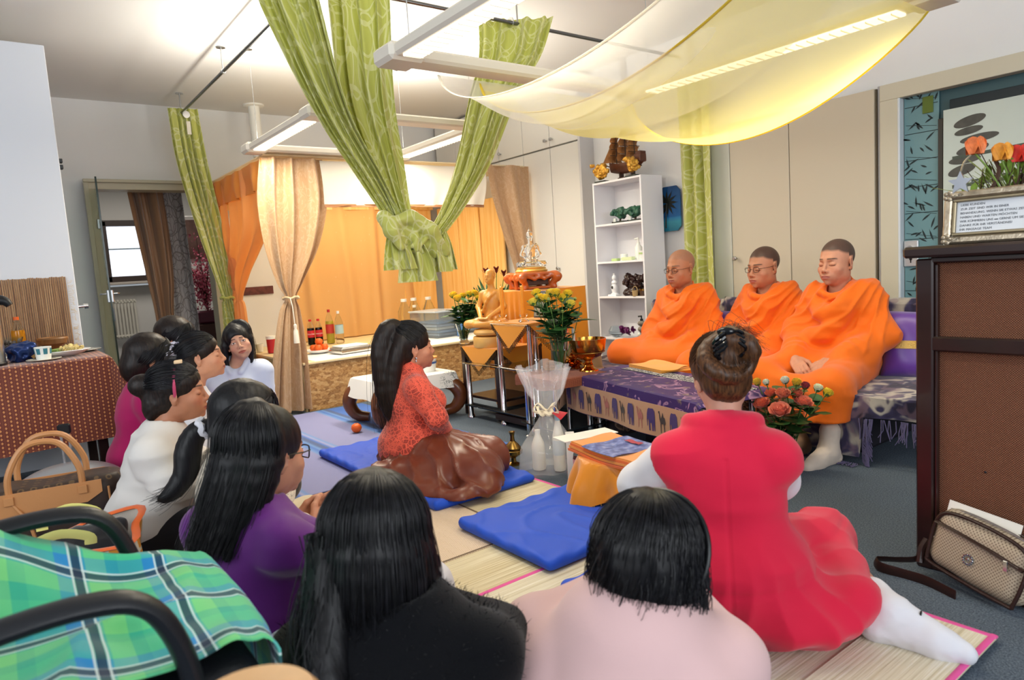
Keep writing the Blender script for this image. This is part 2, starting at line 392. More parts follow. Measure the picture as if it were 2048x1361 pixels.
win = struct(w, 'window_1', m_win)
MB().box((-11.99, 1.72, 1.77), (.03, .5, .022), .002).build('glazing_bar', mat('glazing_bar', '#8fa0a8', .4), win)
MB().box((-12.02, 1.60, 1.73), (.008, .8, .8), 0).build('pane', mat('bright_pane', '#eef4ff', .2, emit=1.6), win)
MB().box((-11.9, 1.6, 1.245), (.26, 1.0, .04), .006).build('sill', mat('sill_stone', '#b9aea2', .5), win)
rad = thing('radiator', 'cream ribbed radiator under the window of the next room', 'radiator', (-11.9, 1.42, .4))
m_rad = mat('radiator_cream', '#d9d3c4', .45)
for i in range(8):
    MB().tube([(0, i*.045, .03), (0, i*.045, .57)], .017, 8).ell((0, i*.045, .03), (.035, .021, .03), 8).ell((0, i*.045, .57), (.035, .021, .03), 8).build('rib', m_rad, rad)
MB().tube([(0, -.02, .045), (0, .34, .045)], .014).tube([(0, .34, .045), (0, .38, .045), (0, .38, -.38)], .011).build('pipe', m_rad, rad); MB().tube([(0, -.02, .555), (0, .34, .555)], .014).build('pipe', m_rad, rad)
MB().box((.06, .0, .38), (.04, .045, .2), .008).build('heat_meter', mat('grey_plastic', '#8f95a0', .5), rad)
area('next_room_fill', (-10.2, 1.8, 2.75), (0, 0, 0), 1.2, 1.2, 45, (1, .95, .88))  # added fill light, no fixture, lifts the dark room beyond the doorway
# --- low white wall unit left
cl = thing('white_wardrobe', 'tall plain white wardrobe at the left edge behind the food table', 'wardrobe', (-5.3, .445, 0))
MB().box((-.32, -.9, 1.345), (.64, 1.8, 2.69), .004).build('carcass', m_cabwhite, cl)
k = MB().cyl((-.06, 0, 1.03), (-.06, .035, 1.03), .012).cyl((-.06, .035, 1.03), (-.06, .06, 1.03), .02, .018, 14); k.build('knob', m_chrome, cl)
for zz in (1.99, 1.95): MB().box((-.12, .012, zz), (.05, .03, .026), .003).build('hinge', mat('hinge_black', '#222428', .4), cl)
def bamboo(n):
    v = n.co('Object'); y = n.sep(v)[1]
    a = n.noise(n.co('Object', (1, 190, 2)), 1, 2, .6); b = n.noise(n.co('Object', (30, 30, 160)), 1, 2)
    c = n.ramp(a, [(.28, lin('#6a4630')), (.45, lin('#98704e')), (.58, lin('#b9926a')), (.75, lin('#d3b288'))])
    n.link(n.mix(n.math('MULTIPLY', b, .35), c, lin('#7d5238'), 'MULTIPLY'), n.b.inputs['Base Color'])
m_bamboo = mat('bamboo_strip', '#a8845c', .65, fn=bamboo)
bm = thing('bamboo_wall_mat', 'reed mat with frayed right edge hung on the white wardrobe above the food table', 'mat', (-5.288, -.3, .76))
random.seed(3)
sl = [MB() for _ in range(5)]
for i in range(110):
    y = -.55+i*.01135; sl[i % 5].box((random.uniform(-.001, .001), y, .235), (.006, .0095, .47+random.uniform(-.006, .006)), .002)
s0 = MB()
for q in sl:
    for V, in zip(q.v): pass
    s0.v += q.v; s0.f += [tuple(i+s0.n for i in f) for f in q.f]; s0.uv += q.uv; s0.n += q.n; s0.mi += q.mi
o = s0.build('reed', m_bamboo, bm); o['kind'] = 'stuff'
fr = MB()
for i in range(60):
    z = random.uniform(.02, .46); fr.tube([(.002, .70, z), (.004, .712+random.random()*.008, z+random.uniform(-.01, .01)), (.003, .718+random.random()*.016, z+random.uniform(-.03, .02))], .0008, 4)
o = fr.build('frayed_thread', mat('thread', '#d9c7ab', .9), bm); o['kind'] = 'stuff'
# --- white wall cabinets along the right wall
wc = thing('white_wall_cabinet', 'floor to ceiling white wall cabinet with pairs of plain doors behind the canopy', 'cabinet', (-4.8, 4.6, 0))
MB().box((-1.33, .1, 1.44), (2.66, .17, 2.88), .003).build('carcass', mat('cabinet_shadow_gap', '#8e8b84', .6), wc)
WD = []
m_cd = mat('white_cabinet_door', '#dedcd6', .4)
for i in range(6):
    x = -.03-.43*i-.215
    ud = MB().box((x, .004, 2.57), (.422, .022, .6), .003).build('upper_door', m_cd, wc); ld = MB().box((x, .004, 1.13), (.422, .022, 2.25), .003).build('lower_door', m_cd, wc)
    WD.append((ud, ld))
MB().box((-.014, .07, 1.44), (.03, .2, 2.88), .002).build('end_panel', mat('end_panel_grey', '#c9c8c9', .5), wc)
def knob(x, z, parent, name='knob', y=-.008):
    MB().cyl((x, y, z), (x, y-.022, z), .006).lathe([(.014, 0), (.017, .004), (.017, .016), (.013, .02)], (x, y-.022, z), 14, Matrix.Rotation(PI/2, 3, 'X')).build(name, m_steel, parent)
for x, i in ((-.41, 0), (-.50, 1), (-1.27, 2)): knob(x, 2.335, WD[i][0])
knob(-.41, 1.06, WD[0][1])
# --- beige wardrobe
wd = thing('beige_wardrobe', 'built in beige wardrobe with plain doors behind the three monks', 'wardrobe', (-2.15, 4.7, 0))
m_bd = mat('beige_door', '#cdc2ac', .45)
MB().box((-.63, .025, 1.05), (1.27, .03, 2.09), .003).build('carcass', mat('wardrobe_gap', '#6a6050', .6), wd)
MB().box((-.302, 0, 1.05), (.596, .024, 2.09), .003).build('door', m_bd, wd)
wdl = MB().box((-.852, 0, 1.05), (.492, .024, 2.09), .003).build('door', m_bd, wd)
MB().box((-1.185, .0, 1.05), (.165, .03, 2.09), .003).build('side_panel', mat('pale_green_panel', '#cfd0c2', .5), wd)
knob(-1.062, 1.055, wdl, y=-.012)
struct(MB().box((-2.128, 4.735, 1.06), (.03, .04, 2.1), .003), 'trim_1', mat('grey_trim', '#b9b9bb', .5))
struct(MB().box((-4.36, 4.74, 1.45), (.05, .03, 2.9), .003).box((-3.62, 4.735, 1.45), (.03, .03, 2.9), .003), 'trim_2', mat('grey_trim2', '#bfb9b4', .6))
# --- glass door in the right wall
d = MB().box((-2.055, 4.72, 1.0), (.11, .10, 2.0), .003).box((-1.35, 4.72, 2.05), (1.52, .10, .1), .003).box((-.64, 4.72, 1.0), (.1, .10, 2.0), .003)
door2 = struct(d, 'door_2', mat('door_frame_cream', '#cfc8b2', .45))
MB().box((-1.995, 4.70, 1.0), (.014, .06, 2.0), .003).build('seal', mat('grey_seal', '#d7dde2', .4), door2)
gd = thing('glass_door', 'teal glass door with printed bamboo strip and lock behind the woven cabinet', 'door', (-1.985, 4.72, 0))
MB().box((.66, .03, 1.0), (1.32, .01, 2.0), 0).build('backing_pane', mat('teal_glass_back', '#3c5a60', .3), gd)
MB().box((.10, .012, 1.0), (.20, .012, 2.0), .001).build('frosted_strip', mat('teal_frost', '#6f9499', .25), gd)
bb = MB(); random.seed(5)
def leaf2(mb, x, z, l, a, w=.012, y=0.0045):
    n = 6; P = []
    for i in range(n+1):
        t = i/n; P.append((t*l, w*math.sin(PI*min(1, t*1.15))**.8*.5))
    poly = P+[(p[0], -p[1]*.6) for p in P[::-1]]; ca, sa = math.cos(a), math.sin(a)
    V = [(x+ca*p-sa*q, y, z+sa*p+ca*q) for p, q in poly]; mb.add(V, [tuple(range(len(V)))])
for r in range(12):
    z = .12+r*.165
    bb.box((.10, .0045, z), (.19, .001, .004), 0); bb.box((.10, .0045, z+.05*random.random()), (.18, .001, .0025), 0, M=rot(0, .18, 0))
    for q in range(9): leaf2(bb, random.uniform(.015, .18), z+random.uniform(-.06, .08), random.uniform(.04, .085), random.choice([1.1, 1.9, .5, 2.6, -.6, -2.4])+random.uniform(-.3, .3), .014)
bb.build('bamboo_print', mat('dark_print', '#16282b', .5), gd)['kind'] = 'stuff'
MB().box((.73, .004, 1.87), (.93, .03, .12), .002).build('dark_top_rail', mat('dark_teal', '#15232a', .3), gd)
MB().box((.215, .004, .97), (.028, .03, 1.72), .002).build('dark_stile', mat('dark_stile', '#39352f', .4), gd)
MB().box((.14, .004, 1.93), (.06, .012, .1), .001).build('green_reflection_strip', mat('reflection_olive', '#5d7026', .3), gd)  # reflection on the glass, painted as a solid olive strip
lk = MB().box((.045, -.004, 1.02), (.085, .02, .165), .008); lk.build('lock_plate', mat('satin_alu', '#cfcfcf', .35, .6), gd)
MB().cyl((.045, -.012, 1.05), (.045, -.03, 1.05), .022, .02, 16).tube([(.045, -.03, 1.05), (.045, -.05, 1.05), (.06, -.055, 1.05), (.16, -.056, 1.052)], .009, 10).build('handle', m_steel, gd)
MB().cyl((.045, -.013, .985), (.045, -.0155, .985), .009, None, 12).box((.045, -.0145, .972), (.007, .002, .022), 0).build('keyhole', m_black, gd)
# stone stack poster hanging inside the glass door
po = thing('stone_stack_poster', 'poster of balanced dark pebbles on a pale ground behind the orange tulips', 'poster', (-1.745, 4.69, .06))
MB().box((.42, 0, 1.32), (.84, .012, .98), .001).build('sheet', mat('poster_pale', '#c3cdc4', .4, var=.06, vscale=2), po)
m_st = mat('printed_stone', '#4c4b45', .5, var=.25, vscale=18)
for i, (x, z, a, b, t) in enumerate([(.14, 1.72, .085, .03, .2), (.135, 1.665, .075, .022, .12), (.19, 1.615, .1, .024, .08), (.155, 1.555, .085, .028, .16), (.115, 1.50, .085, .024, .05), (.10, 1.44, .075, .03, .25), (.09, 1.08, .04, .05, .6)]):
    V = [(x+a*math.cos(q)*math.cos(t)-b*math.sin(q)*math.sin(t), -.0075, z+a*math.cos(q)*math.sin(t)+b*math.sin(q)*math.cos(t)) for q in np.linspace(0, 2*PI, 24, False)]
    MB().add(V, [tuple(range(24))]).build('printed_stone', m_st, po)
MB().box((.3, -.0075, 1.36), (.5, .002, .02), 0, M=rot(0, -.05, 0)).box((.45, -.0075, 1.40), (.6, .002, .012), 0, M=rot(0, -.1, 0)).box((.3, -.0075, 1.53), (.5, .002, .02), 0, M=rot(0, -.05, 0)).build('printed_shadow', mat('print_shadow', '#4a5348', .6), po)
struct(MB().box((-1.3, 5.6, 1.3), (2.6, .1, 2.8), 0), 'wall_beyond_door', mat('dark_room', '#3a4548', .8))
# --- wardrobe plate with a palm beach picture
pl = thing('palm_beach_plate', 'glossy octagonal plate with palm and blue sea hung beside the bookcase', 'wall plate', (-3.87, 4.715, 1.51))
oc = [(-.07, -.19), (.07, -.19), (.11, -.15), (.11, .15), (.07, .19), (-.07, .19), (-.11, .15), (-.11, -.15)]
MX = np.array([[1, 0, 0], [0, 0, -1], [0, 1, 0]])
def seafn(n):
    z = n.sep(n.co('Object'))[2]; n.link(n.ramp(n.math('MULTIPLY_ADD', z, 2.5, .5), [(0, lin('#1e6c86')), (.22, lin('#3d93a8')), (.3, lin('#2f7fb0')), (.34, lin('#1d5f9c')), (1, lin('#14406f'))]), n.b.inputs['Base Color'])
MB().prism(oc, .012, MX).build('plate', mat('sea_glaze', '#1d5f9c', .2, fn=seafn), pl)
pm = MB(); pm.tube([(-.05, -.008, -.16), (-.045, -.008, -.05), (-.03, -.008, .05)], .006, 6)
for i in range(11): leaf2(pm, -.03, .05, .12, -2.6+i*.52, .03, -.008)
pm.build('palm_print', mat('palm_dark', '#141a14', .5), pl)
# --- ceiling conduit
struct(MB().lathe([(.10, 0), (.10, -.012), (.055, -.02), (.055, -.52)], (-7.15, 2.32, CEIL), 20), 'trim_3', mat('white_pipe', '#f0efe8', .5))
# ================================================================ cloth helpers
def clothmat(name, col, transl=.35, rough=.6, sheen=.2, pat=None, alpha=1., weave=900, spec=.3, bump=.15):
    "woven cloth that lets light through; pat(n) may return a colour socket"
    if name in _M: return _M[name]
    m = bpy.data.materials.new(name); m.use_nodes = True; n = NT(m); b = n.b; out = n.n['Material Output']
    c = lin(col); b.inputs['Roughness'].default_value = rough; b.inputs['Sheen Weight'].default_value = sheen; b.inputs['Specular IOR Level'].default_value = spec
    cs = pat(n) if pat else None
    if cs is None: b.inputs['Base Color'].default_value = c
    else: n.link(cs, b.inputs['Base Color'])
    if bump: n.bump(n.noise(n.co('Object'), weave, 2), bump, .001)
    sh = b.outputs[0]
    if transl:
        t = n.new('ShaderNodeBsdfTranslucent'); t.inputs[0].default_value = c
        if cs is not None: n.link(cs, t.inputs[0])
        x = n.new('ShaderNodeMixShader'); x.inputs[0].default_value = transl; n.link(sh, x.inputs[1]); n.link(t.outputs[0], x.inputs[2]); sh = x.outputs[0]
    if alpha < 1:
        t = n.new('ShaderNodeBsdfTransparent'); x = n.new('ShaderNodeMixShader'); x.inputs[0].default_value = alpha; n.link(t.outputs[0], x.inputs[1]); n.link(sh, x.inputs[2]); sh = x.outputs[0]
    n.link(sh, out.inputs[0]); _M[name] = m; return m
def rings(n, sc=7, seed=0):
    "scribbled loops: two layers of thin rings on a tiled grid"
    uv = n.co('UV'); acc = None
    for k, (s_, o, r0) in enumerate(((sc, 0, .42), (sc*.83, .37, .36), (sc*1.3, .71, .33), (sc*.7, .15, .46))):
        m = n.co('UV', (s_, s_*.8, 1), (0, 0, .3*k), (o+seed, o*1.7, 0)); x = n.sep(m)
        ww = n.noise(m, 1.2, 1)
        fx = n.math('SUBTRACT', n.math('FRACT', n.math('ADD', x[0], n.math('MULTIPLY', ww, .35))), .5); fy = n.math('SUBTRACT', n.math('FRACT', x[1]), .5)
        d = n.math('SQRT', n.math('ADD', n.math('MULTIPLY', fx, fx), n.math('MULTIPLY', fy, fy)))
        l = n.math('LESS_THAN', n.math('ABSOLUTE', n.math('SUBTRACT', d, r0)), .021)
        acc = l if acc is None else n.math('MAXIMUM', acc, l)
    return acc
def green_pat(n): return n.mix(n.math('MULTIPLY', rings(n, 4.2), .55), lin('#cfd36f'), lin('#f1f2c4'))
m_green = clothmat('lime_satin', '#c3cb52', .28, .42, .3, green_pat, spec=.5)
def damask(n):
    uv = n.co('UV', (7, 5, 1)); f = n.noise(uv, 1.5, 2, .5, 2.2); l = n.ramp(f, [(.47, (0, 0, 0)), (.5, (1, 1, 1)), (.55, (1, 1, 1)), (.58, (0, 0, 0))])
    return n.mix(n.math('MULTIPLY', l, .25), lin('#cba57c'), lin('#ead4b2'))
m_tan = clothmat('tan_damask', '#c39f78', .3, .45, .3, damask, spec=.5)
m_orange_sheer = clothmat('orange_organza', '#f6bb5c', .55, .5, .3, alpha=.82)
m_orange = clothmat('orange_drape', '#fbc983', .6, .6, .2)
m_valance = clothmat('white_valance', '#f3efe6', .35, .7, .2)
def drape(mb, keys, nf, amp, nu=110, nv=50, th=.003, seed=0, nrm=(1, 0, 0), uvs=None, sharp=1.):
    K = np.array([list(c)+list(w)+[a] for c, w, a in keys], float); rg = np.random.RandomState(seed); ph = rg.rand(6)*6
    Q = bez(K, nv); L = np.concatenate([[0], np.cumsum(np.linalg.norm(np.diff(Q[:, :3], axis=0), axis=1))]); nr = np.array(nrm, float)
    def fn(u, v):
        c = [np.repeat(Q[None, :, i], u.shape[0], 0) for i in range(7)]; s_ = u-.5
        us = s_+.035*np.sin(9*s_+ph[0]+2*v)+.02*np.sin(21*s_+ph[1])
        f = np.sin(2*PI*nf*us+ph[2]+.6*np.sin(3*v+ph[3])); f = np.sign(f)*np.abs(f)**sharp
        f = f+.45*np.sin(2*PI*nf*1.9*us+ph[4]+.9*np.sin(2.3*v+ph[5]))+.25*np.sin(2*PI*nf*.45*us+ph[1])
        h = amp*c[6]*f
        return tuple(c[i]+c[3+i]*s_+nr[i]*h for i in range(3))
    wd = uvs[0] if uvs else np.linalg.norm(K[:, 3:6], axis=1).max()*1.6
    return mb.sheet(fn, nu, nv, th, (wd, L[-1]))
def tieband(c, r, parent, m, name='tie_band', ax=(0, 0, 1), fl=1.):
    a = np.linspace(0, 2*PI, 25)[:-1]; c = np.array(c)
    M = np.array(Vector((0, 0, 1)).rotation_difference(Vector(ax)).to_matrix())
    P = c+(np.stack([r*np.cos(a)*fl, r*np.sin(a), .006*np.sin(5*a)], -1) @ M.T)
    return MB().tube(P, .012, 6, closed=True).build(name, m, parent)
# ================================================================ ceiling lamps
m_lampbody = mat('lamp_cream', '#e8e1d3', .4)
m_tube = mat('lamp_louvre_lit', '#fff3da', .4, emit=3.2)
m_louvre = mat('louvre', '#fbf7ee', .3)
def lampframe(name, label, x0, y0, x1, y1, z, wires):
    t = thing(name, label, 'ceiling lamp', ((x0+x1)/2, (y0+y1)/2, z)); cx, cy = (x0+x1)/2, (y0+y1)/2
    hx, hy = abs(x1-x0)/2, abs(y1-y0)/2
    for s in (-1, 1):
        b1 = MB().box((s*hx, 0, .03), (.13, 2*hy-.14, .055), .018).build('fixture_beam', m_lampbody, t)
        b2 = MB().box((0, s*hy, .03), (2*hx-.14, .13, .055), .018).build('fixture_beam', m_lampbody, t)
        e = MB().box((0, s*hy, -.001), (2*hx-.22, .085, .012), .002); e.build('lit_louvre', m_tube, b2)
        lo = MB()
        for i in range(26):
            q = -hx+.13+i*(2*hx-.26)/25; lo.box((q, s*hy, -.008), (.004, .085, .008), .001)
        lo.build('louvre_blade', m_louvre, t)['kind'] = 'stuff'
        for q in (-1, 1):
            MB().box((s*hx, q*hy, .028), (.17, .17, .075), .035).build('corner_joint', m_lampbody, t)
            MB().cyl((s*(hx-.1), q*hy, .06), (s*(hx-.1), q*hy, CEIL-z), .0025, None, 5).lathe([(.03, CEIL-z-.02), (.03, CEIL-z)], (s*(hx-.1), q*hy, 0), 12).build('suspension_wire', m_steel, t)
    return t
LN = lampframe('lamp_frame', 'square hanging fluorescent lamp frame nearest the camera with yellow sheer', -2.66, 1.50, -1.15, 2.98, 2.0, 1)
LF = lampframe('lamp_frame', 'square hanging fluorescent lamp frame in front of the canopy bed', -5.54, 1.77, -4.26, 3.04, 2.13, 1)
for (x0, y0, x1, y1, z, p) in ((-2.66, 1.5, -1.15, 2.98, 2.0, 9), (-5.54, 1.77, -4.26, 3.04, 2.13, 22)):
    for yy in (y0, y1):
        area('tube_light', ((x0+x1)/2, yy, z-.03), (0, 0, 0), 1.1, .08, p*1.8, (1, .9, .72)); area('tube_light', ((x0+x1)/2, yy, z+.09), (PI, 0, 0), 1.1, .1, p*1.6, (1, .93, .8))
# ================================================================ curtain rods
m_rod = mat('rod_steel', '#77797c', .3, 1)
ro = thing('curtain_rod', 'long thin steel curtain rod hung below the ceiling on pins', 'curtain rod', (-5.3, 1.59, 2.72))
MB().cyl((-1.72, 0, 0), (1.6, 0, 0), .0125).build('rod', m_rod, ro)
for x in (-1.66, -.22, 1.0):
    MB().cyl((x, 0, .01), (x, 0, .18), .006).lathe([(.035, .172), (.03, .178), (.03, .181)], (x, 0, 0), 14).lathe([(.018, -.014), (.018, .014)], (x, 0, 0), 10, Matrix.Rotation(PI/2, 3, 'Y')).build('ceiling_pin', m_steel, ro)
ro2 = thing('curtain_rod', 'steel curtain rod running crosswise to the right wall above the near lamp', 'curtain rod', (-3.7, 1.59, 2.72))
MB().cyl((0, 0, 0), (0, 3.1, 0), .0125).build('rod', m_rod, ro2)
for y in (1.42, 2.7): MB().cyl((0, y, .01), (0, y, .18), .006).lathe([(.035, .172), (.03, .178), (.03, .181)], (0, y, 0), 14).build('ceiling_pin', m_steel, ro2)
# ================================================================ green curtains
def sub(p, o): return tuple(np.array(p)-np.array(o))
o0 = (-6.95, 1.6, 2.72)
g = thing('green_curtain', 'lime green curtain hanging from the far rod end and tied beside the doorway', 'curtain', o0)
mb = drape(MB(), [((0, 0, .04), (.03, .25, 0), .5), ((0, .03, -.45), (.03, .26, 0), .9), ((.03, .12, -1.1), (.03, .22, 0), .8), ((.05, .20, -1.71), (.03, .10, 0), .5), ((.05, .21, -1.8), (.03, .13, 0), .6), ((.05, .26, -2.2), (.05, .24, 0), 1), ((.05, .26, -2.6), (.05, .26, 0), 1)], 5, .022, nv=60, seed=4)
mb.build('fabric', m_green, g)
tieband((.05, .20, -1.73), .06, g, m_green)
MB().lathe([(.018, -.004), (.032, -.004), (.032, .004), (.018, .004)], (.035, .02, -.02), 18, Matrix.Rotation(PI/2, 3, 'Y')).build('grommet', m_chrome, [c for c in g.children if c.name.startswith('fabric')][0])
MB().box((.035, .03, -.14), (.003, .035, .12), .001).build('paper_tag', mat('paper', '#e9e4d4', .8), g)
o0 = (-3.7, 1.59, 2.72)
K = thing('knotted_green_curtain', 'big lime green curtain in three gathered panels knotted together above the room', 'curtain', o0)
w = np.array([.6, .8, 0])
def gpanel(pts, nf, amp, seed):
    mb = drape(MB(), [(sub(c, o0), tuple(w*wd), a) for c, wd, a in pts], nf, amp, nu=150, nv=70, seed=seed, nrm=(-.8, .6, 0), sharp=.8); return mb.build('panel', m_green, K)
gpanel([((-3.72, 1.44, 2.73), .33, 1), ((-3.72, 1.47, 2.55), .32, 1), ((-3.7, 1.63, 2.04), .20, .9), ((-3.7, 1.83, 1.68), .15, .7), ((-3.72, 1.98, 1.44), .11, .5), ((-3.7, 2.04, 1.36), .12, .3)], 5, .026, 1)
gpanel([((-3.7, 1.86, 2.74), .35, .8), ((-3.7, 1.855, 2.6), .35, .8), ((-3.7, 1.857, 2.12), .31, 1), ((-3.69, 1.93, 1.75), .22, 1), ((-3.68, 2.0, 1.48), .13, .7), ((-3.69, 2.05, 1.37), .12, .4)], 4, .026, 2)
gpanel([((-3.7, 3.0, 2.75), .5, .9), ((-3.7, 2.93, 2.5), .42, 1), ((-3.7, 2.76, 2.2), .32, 1), ((-3.7, 2.565, 1.775), .23, .9), ((-3.7, 2.38, 1.49), .15, .6), ((-3.7, 2.24, 1.33), .12, .4)], 4, .026, 3)
for y in (2.72, 2.95, 3.2): MB().lathe([(.02, -.004), (.034, -.004), (.034, .004), (.02, .004)], (.0, y-1.59, 0), 16, Matrix.Rotation(PI/2, 3, 'X')).build('grommet', m_chrome, K)
S_ = SDF((-.35, -.05, -1.75), (.35, 1.0, -1.15), .008)
A, B = np.array([0, .38, -1.35]), np.array([-.02, .63, -1.45])
S_.rc(A, B, .075, .09, .02)
for i in range(9):
    t = i/8; c = A+(B-A)*t; a0 = np.linspace(-.6, PI+.9, 9); r = .083+.012*math.sin(PI*t); sl_ = .10*math.sin(i*1.7)
    S_.chain([(c[0]+r*math.cos(a)*1.0, c[1]+sl_*(a/PI-.5)+.02*math.sin(2*a+i), c[2]+r*math.sin(a+PI+.4)) for a in a0], .013, .012)
S_.chain([(.05, .30, -1.32), (.09, .44, -1.28), (.1, .56, -1.36), (.06, .68, -1.5)], [.03, .04, .045, .03], .02)
S_.chain([(.02, .30, -1.28), (.08, .31, -1.36), (.09, .36, -1.46)], [.045, .045, .02], .02)
V, Fq = S_.net(); V = V+normals(V, Fq)*(.004*vnoise(V, (22, 22, 50), 3))[:, None]
ob = qmesh('knot', relax(V, Fq, 1), Fq, m_green, K)
uvl = ob.data.uv_layers.new(name='UVMap'); li = np.empty(len(ob.data.loops), np.int32); ob.data.loops.foreach_get('vertex_index', li)
uvl.data.foreach_set('uv', np.stack([V[li][:, 1]*1.3+V[li][:, 0], V[li][:, 2]*1.3], -1).ravel())
tl = MB()
for (yy, zz, wd, ln, sd) in ((.36, -1.42, .16, .17, 1), (.47, -1.46, .2, .21, 2), (.60, -1.46, .17, .16, 3), (.69, -1.42, .1, .19, 5)):
    drape(tl, [((.02, yy, zz+.06), tuple(w*wd*.5), .4), ((.04, yy, zz-.04), tuple(w*wd*.9), 1), ((.04, yy+.01, zz-ln), tuple(w*wd*1.25), 1.3)], 2.2, .022, 40, 16, seed=sd, nrm=(-.8, .6, 0))
tl.build('hanging_tail', m_green, K)['kind'] = 'stuff'
g = thing('green_curtain', 'straight lime green curtain hanging on the right wall between plate and beige wardrobe', 'curtain', (-3.5, 4.6, 0))
drape(MB(), [((0, 0, 2.5), (.29, 0, 0), 1), ((0, 0, 1.3), (.29, 0, 0), 1), ((.0, 0, .05), (.32, 0, 0), 1.1)], 2.6, .03, nv=40, nrm=(0, 1, 0), seed=8).build('fabric', m_green, g)
# ================================================================ yellow sheer under the near lamp
def sheer(name, col, al): return clothmat(name, col, .55, .5, .3, alpha=al, bump=0)
hs = thing('yellow_sheer_cloth', 'sagging yellow and white sheer cloth slung under the near lamp frame', 'drape', (-1.9, 2.3, 2.0))
def ham(y0, y1, sag, seed, zo=0, wav=.02, skew=0):
    def fn(u, v):
        x = -.74+1.5*u; y = y0+(y1-y0)*v+.10*np.sin(PI*u)*(v-.2); b = (4*u**.74*(1-u**.74))**.85
        z = zo-.035-sag*b*(1+skew*(v-.5))-.05*b*np.sin(PI*v)+wav*b*np.sin(7*v+3*u+seed)*.6+wav*.5*b*np.sin(17*v-2*u)
        return x, y, z
    return MB().sheet(fn, 70, 50, 0, (1, 1))
ham(-.62, .05, .235, 1, 0, .02, .3).build('white_sheer', sheer('white_organza', '#f8f6ee', .5), hs, smooth=180)
ham(-.40, .62, .262, 2, -.01, .025, .25).build('yellow_sheer', sheer('yellow_organza', '#f5e88c', .60), hs, smooth=180)
he = MB()
for v0, zz, m_ in ((-.62, .235, 0), (.62, .30, 1)):
    pass
u = np.linspace(0, 1, 50)
def edge(y0, y1, v, sag, seed, zo, wav, skew):
    b = (4*u**.74*(1-u**.74))**.85; return np.stack([-.74+1.5*u, y0+(y1-y0)*v+.10*np.sin(PI*u)*(v-.2), zo-.035-sag*b*(1+skew*(v-.5))-.05*b*np.sin(PI*v)+wav*b*np.sin(7*v+3*u+seed)*.6+wav*.5*b*np.sin(17*v-2*u)], -1)
MB().tube(edge(-.62, .05, 0, .235, 1, 0, .02, .3), .007, 6, flat=.4).build('white_hem', clothmat('white_hem', '#fbf7ea', .4), hs)
h2 = MB().tube(edge(-.40, .62, 1, .262, 2, -.01, .025, .25), .008, 6, flat=.4); h2.build('yellow_hem', clothmat('yellow_hem', '#ecd548', .4), hs)
MB().tube(edge(-.40, .62, 0, .262, 2, -.01, .025, .25), .008, 6, flat=.4).build('yellow_hem', clothmat('yellow_hem', '#ecd548', .4), hs)
# ================================================================ bench bed and canopy
def osb(n):
    v = n.co('Object'); a = n.voro(n.co('Object', (1, 1, 2.2), (.5, .3, .2)), 26, out='Color'); h = n.sep(a)
    c = n.ramp(h[0], [(0, lin('#7d4c22')), (.35, lin('#b07c44')), (.7, lin('#cf9f63')), (1, lin('#dfb880'))]); s_ = n.noise(n.co('Object', (8, 60, 90), (.6, 0, 0)), 1, 3)
    n.link(n.mix(.45, c, n.ramp(s_, [(.3, lin('#8a5a2c')), (.7, lin('#d8ae74'))])), n.b.inputs['Base Color'])
be = thing('bench_bed', 'long low bed platform with chipboard front and light top under the canopy', 'bed platform', (-5.57, 2.0, 0))
MB().box((-.01, 1.29, .2), (.02, 2.55, .4), .002).build('chipboard_front', mat('chipboard', '#b98a52', .7, fn=osb), be)
MB().box((-.95, -.0, .2), (1.88, .02, .4), .002).build('side_panel', mat('olive_beige_panel', '#b39d70', .55), be)
MB().box((-.95, 1.28, .409), (1.94, 2.58, .02), .003).build('top_board', mat('pale_top_board', '#e3cda0', .5, var=.05), be)
MB().box((-.3, 1.25, .4205), (.62, 2.3, .003), .001).build('white_cover', mat('white_paper_cover', '#efece6', .7, bump=.2, bscale=18), be)
ca = thing('canopy', 'canopy around the bench bed with tied tan curtains and glowing orange back', 'canopy', (-5.55, 1.85, 0))
drape(MB(), [((.0, .22, 2.10), (0, .52, 0), .7), ((0, .20, 1.75), (0, .58, 0), 1), ((-.01, .16, 1.4), (0, .46, 0), 1), ((-.02, .11, 1.1), (0, .22, 0), .8), ((-.02, .10, .97), (0, .09, 0), .5), ((-.02, .08, .85), (0, .17, 0), .7), ((0, .04, .5), (.0, .27, 0), 1), ((0, .0, .03), (0, .34, 0), 1.1)], 3.2, .035, nv=80, seed=11).build('front_curtain', m_tan, ca)
tieband((-.02, .10, .97), .06, ca, clothmat('tie_beige', '#cdb18a', .2))
tas = MB().tube([(.05, .07, .97), (.07, .075, .9), (.075, .078, .76)], .004, 5).lathe([(.001, .76), (.013, .75), (.014, .735), (.010, .72), (.018, .70), (.024, .60), (.022, .6)], (.075, .08, 0), 12); tas.build('tassel', clothmat('tassel_white', '#efe6d6', .2), ca)
drape(MB(), [((.02, 2.42, 2.12), (0, .54, 0), .6), ((.02, 2.44, 1.8), (0, .50, 0), .9), ((.02, 2.50, 1.4), (0, .40, 0), 1), ((.02, 2.56, 1.0), (0, .28, 0), .8), ((.02, 2.56, .45), (0, .26, 0), 1)], 1.6, .03, nv=60, seed=15).build('front_curtain', m_tan, ca)
drape(MB(), [((.0, 1.30, 2.09), (0, 1.7, 0), .4), ((.005, 1.30, 1.9), (0, 1.68, 0), .7), ((0, 1.28, 1.72), (0, 1.64, 0), 1)], 3, .012, nv=20, seed=17).build('valance', m_valance, ca)
drape(MB(), [((.008, 1.28, 1.73), (0, 1.64, 0), 1), ((.008, 1.28, 1.705), (0, 1.64, 0), 1)], 3, .012, nv=4, seed=17).build('valance_trim', clothmat('trim_brown', '#a9754d', .2), ca)
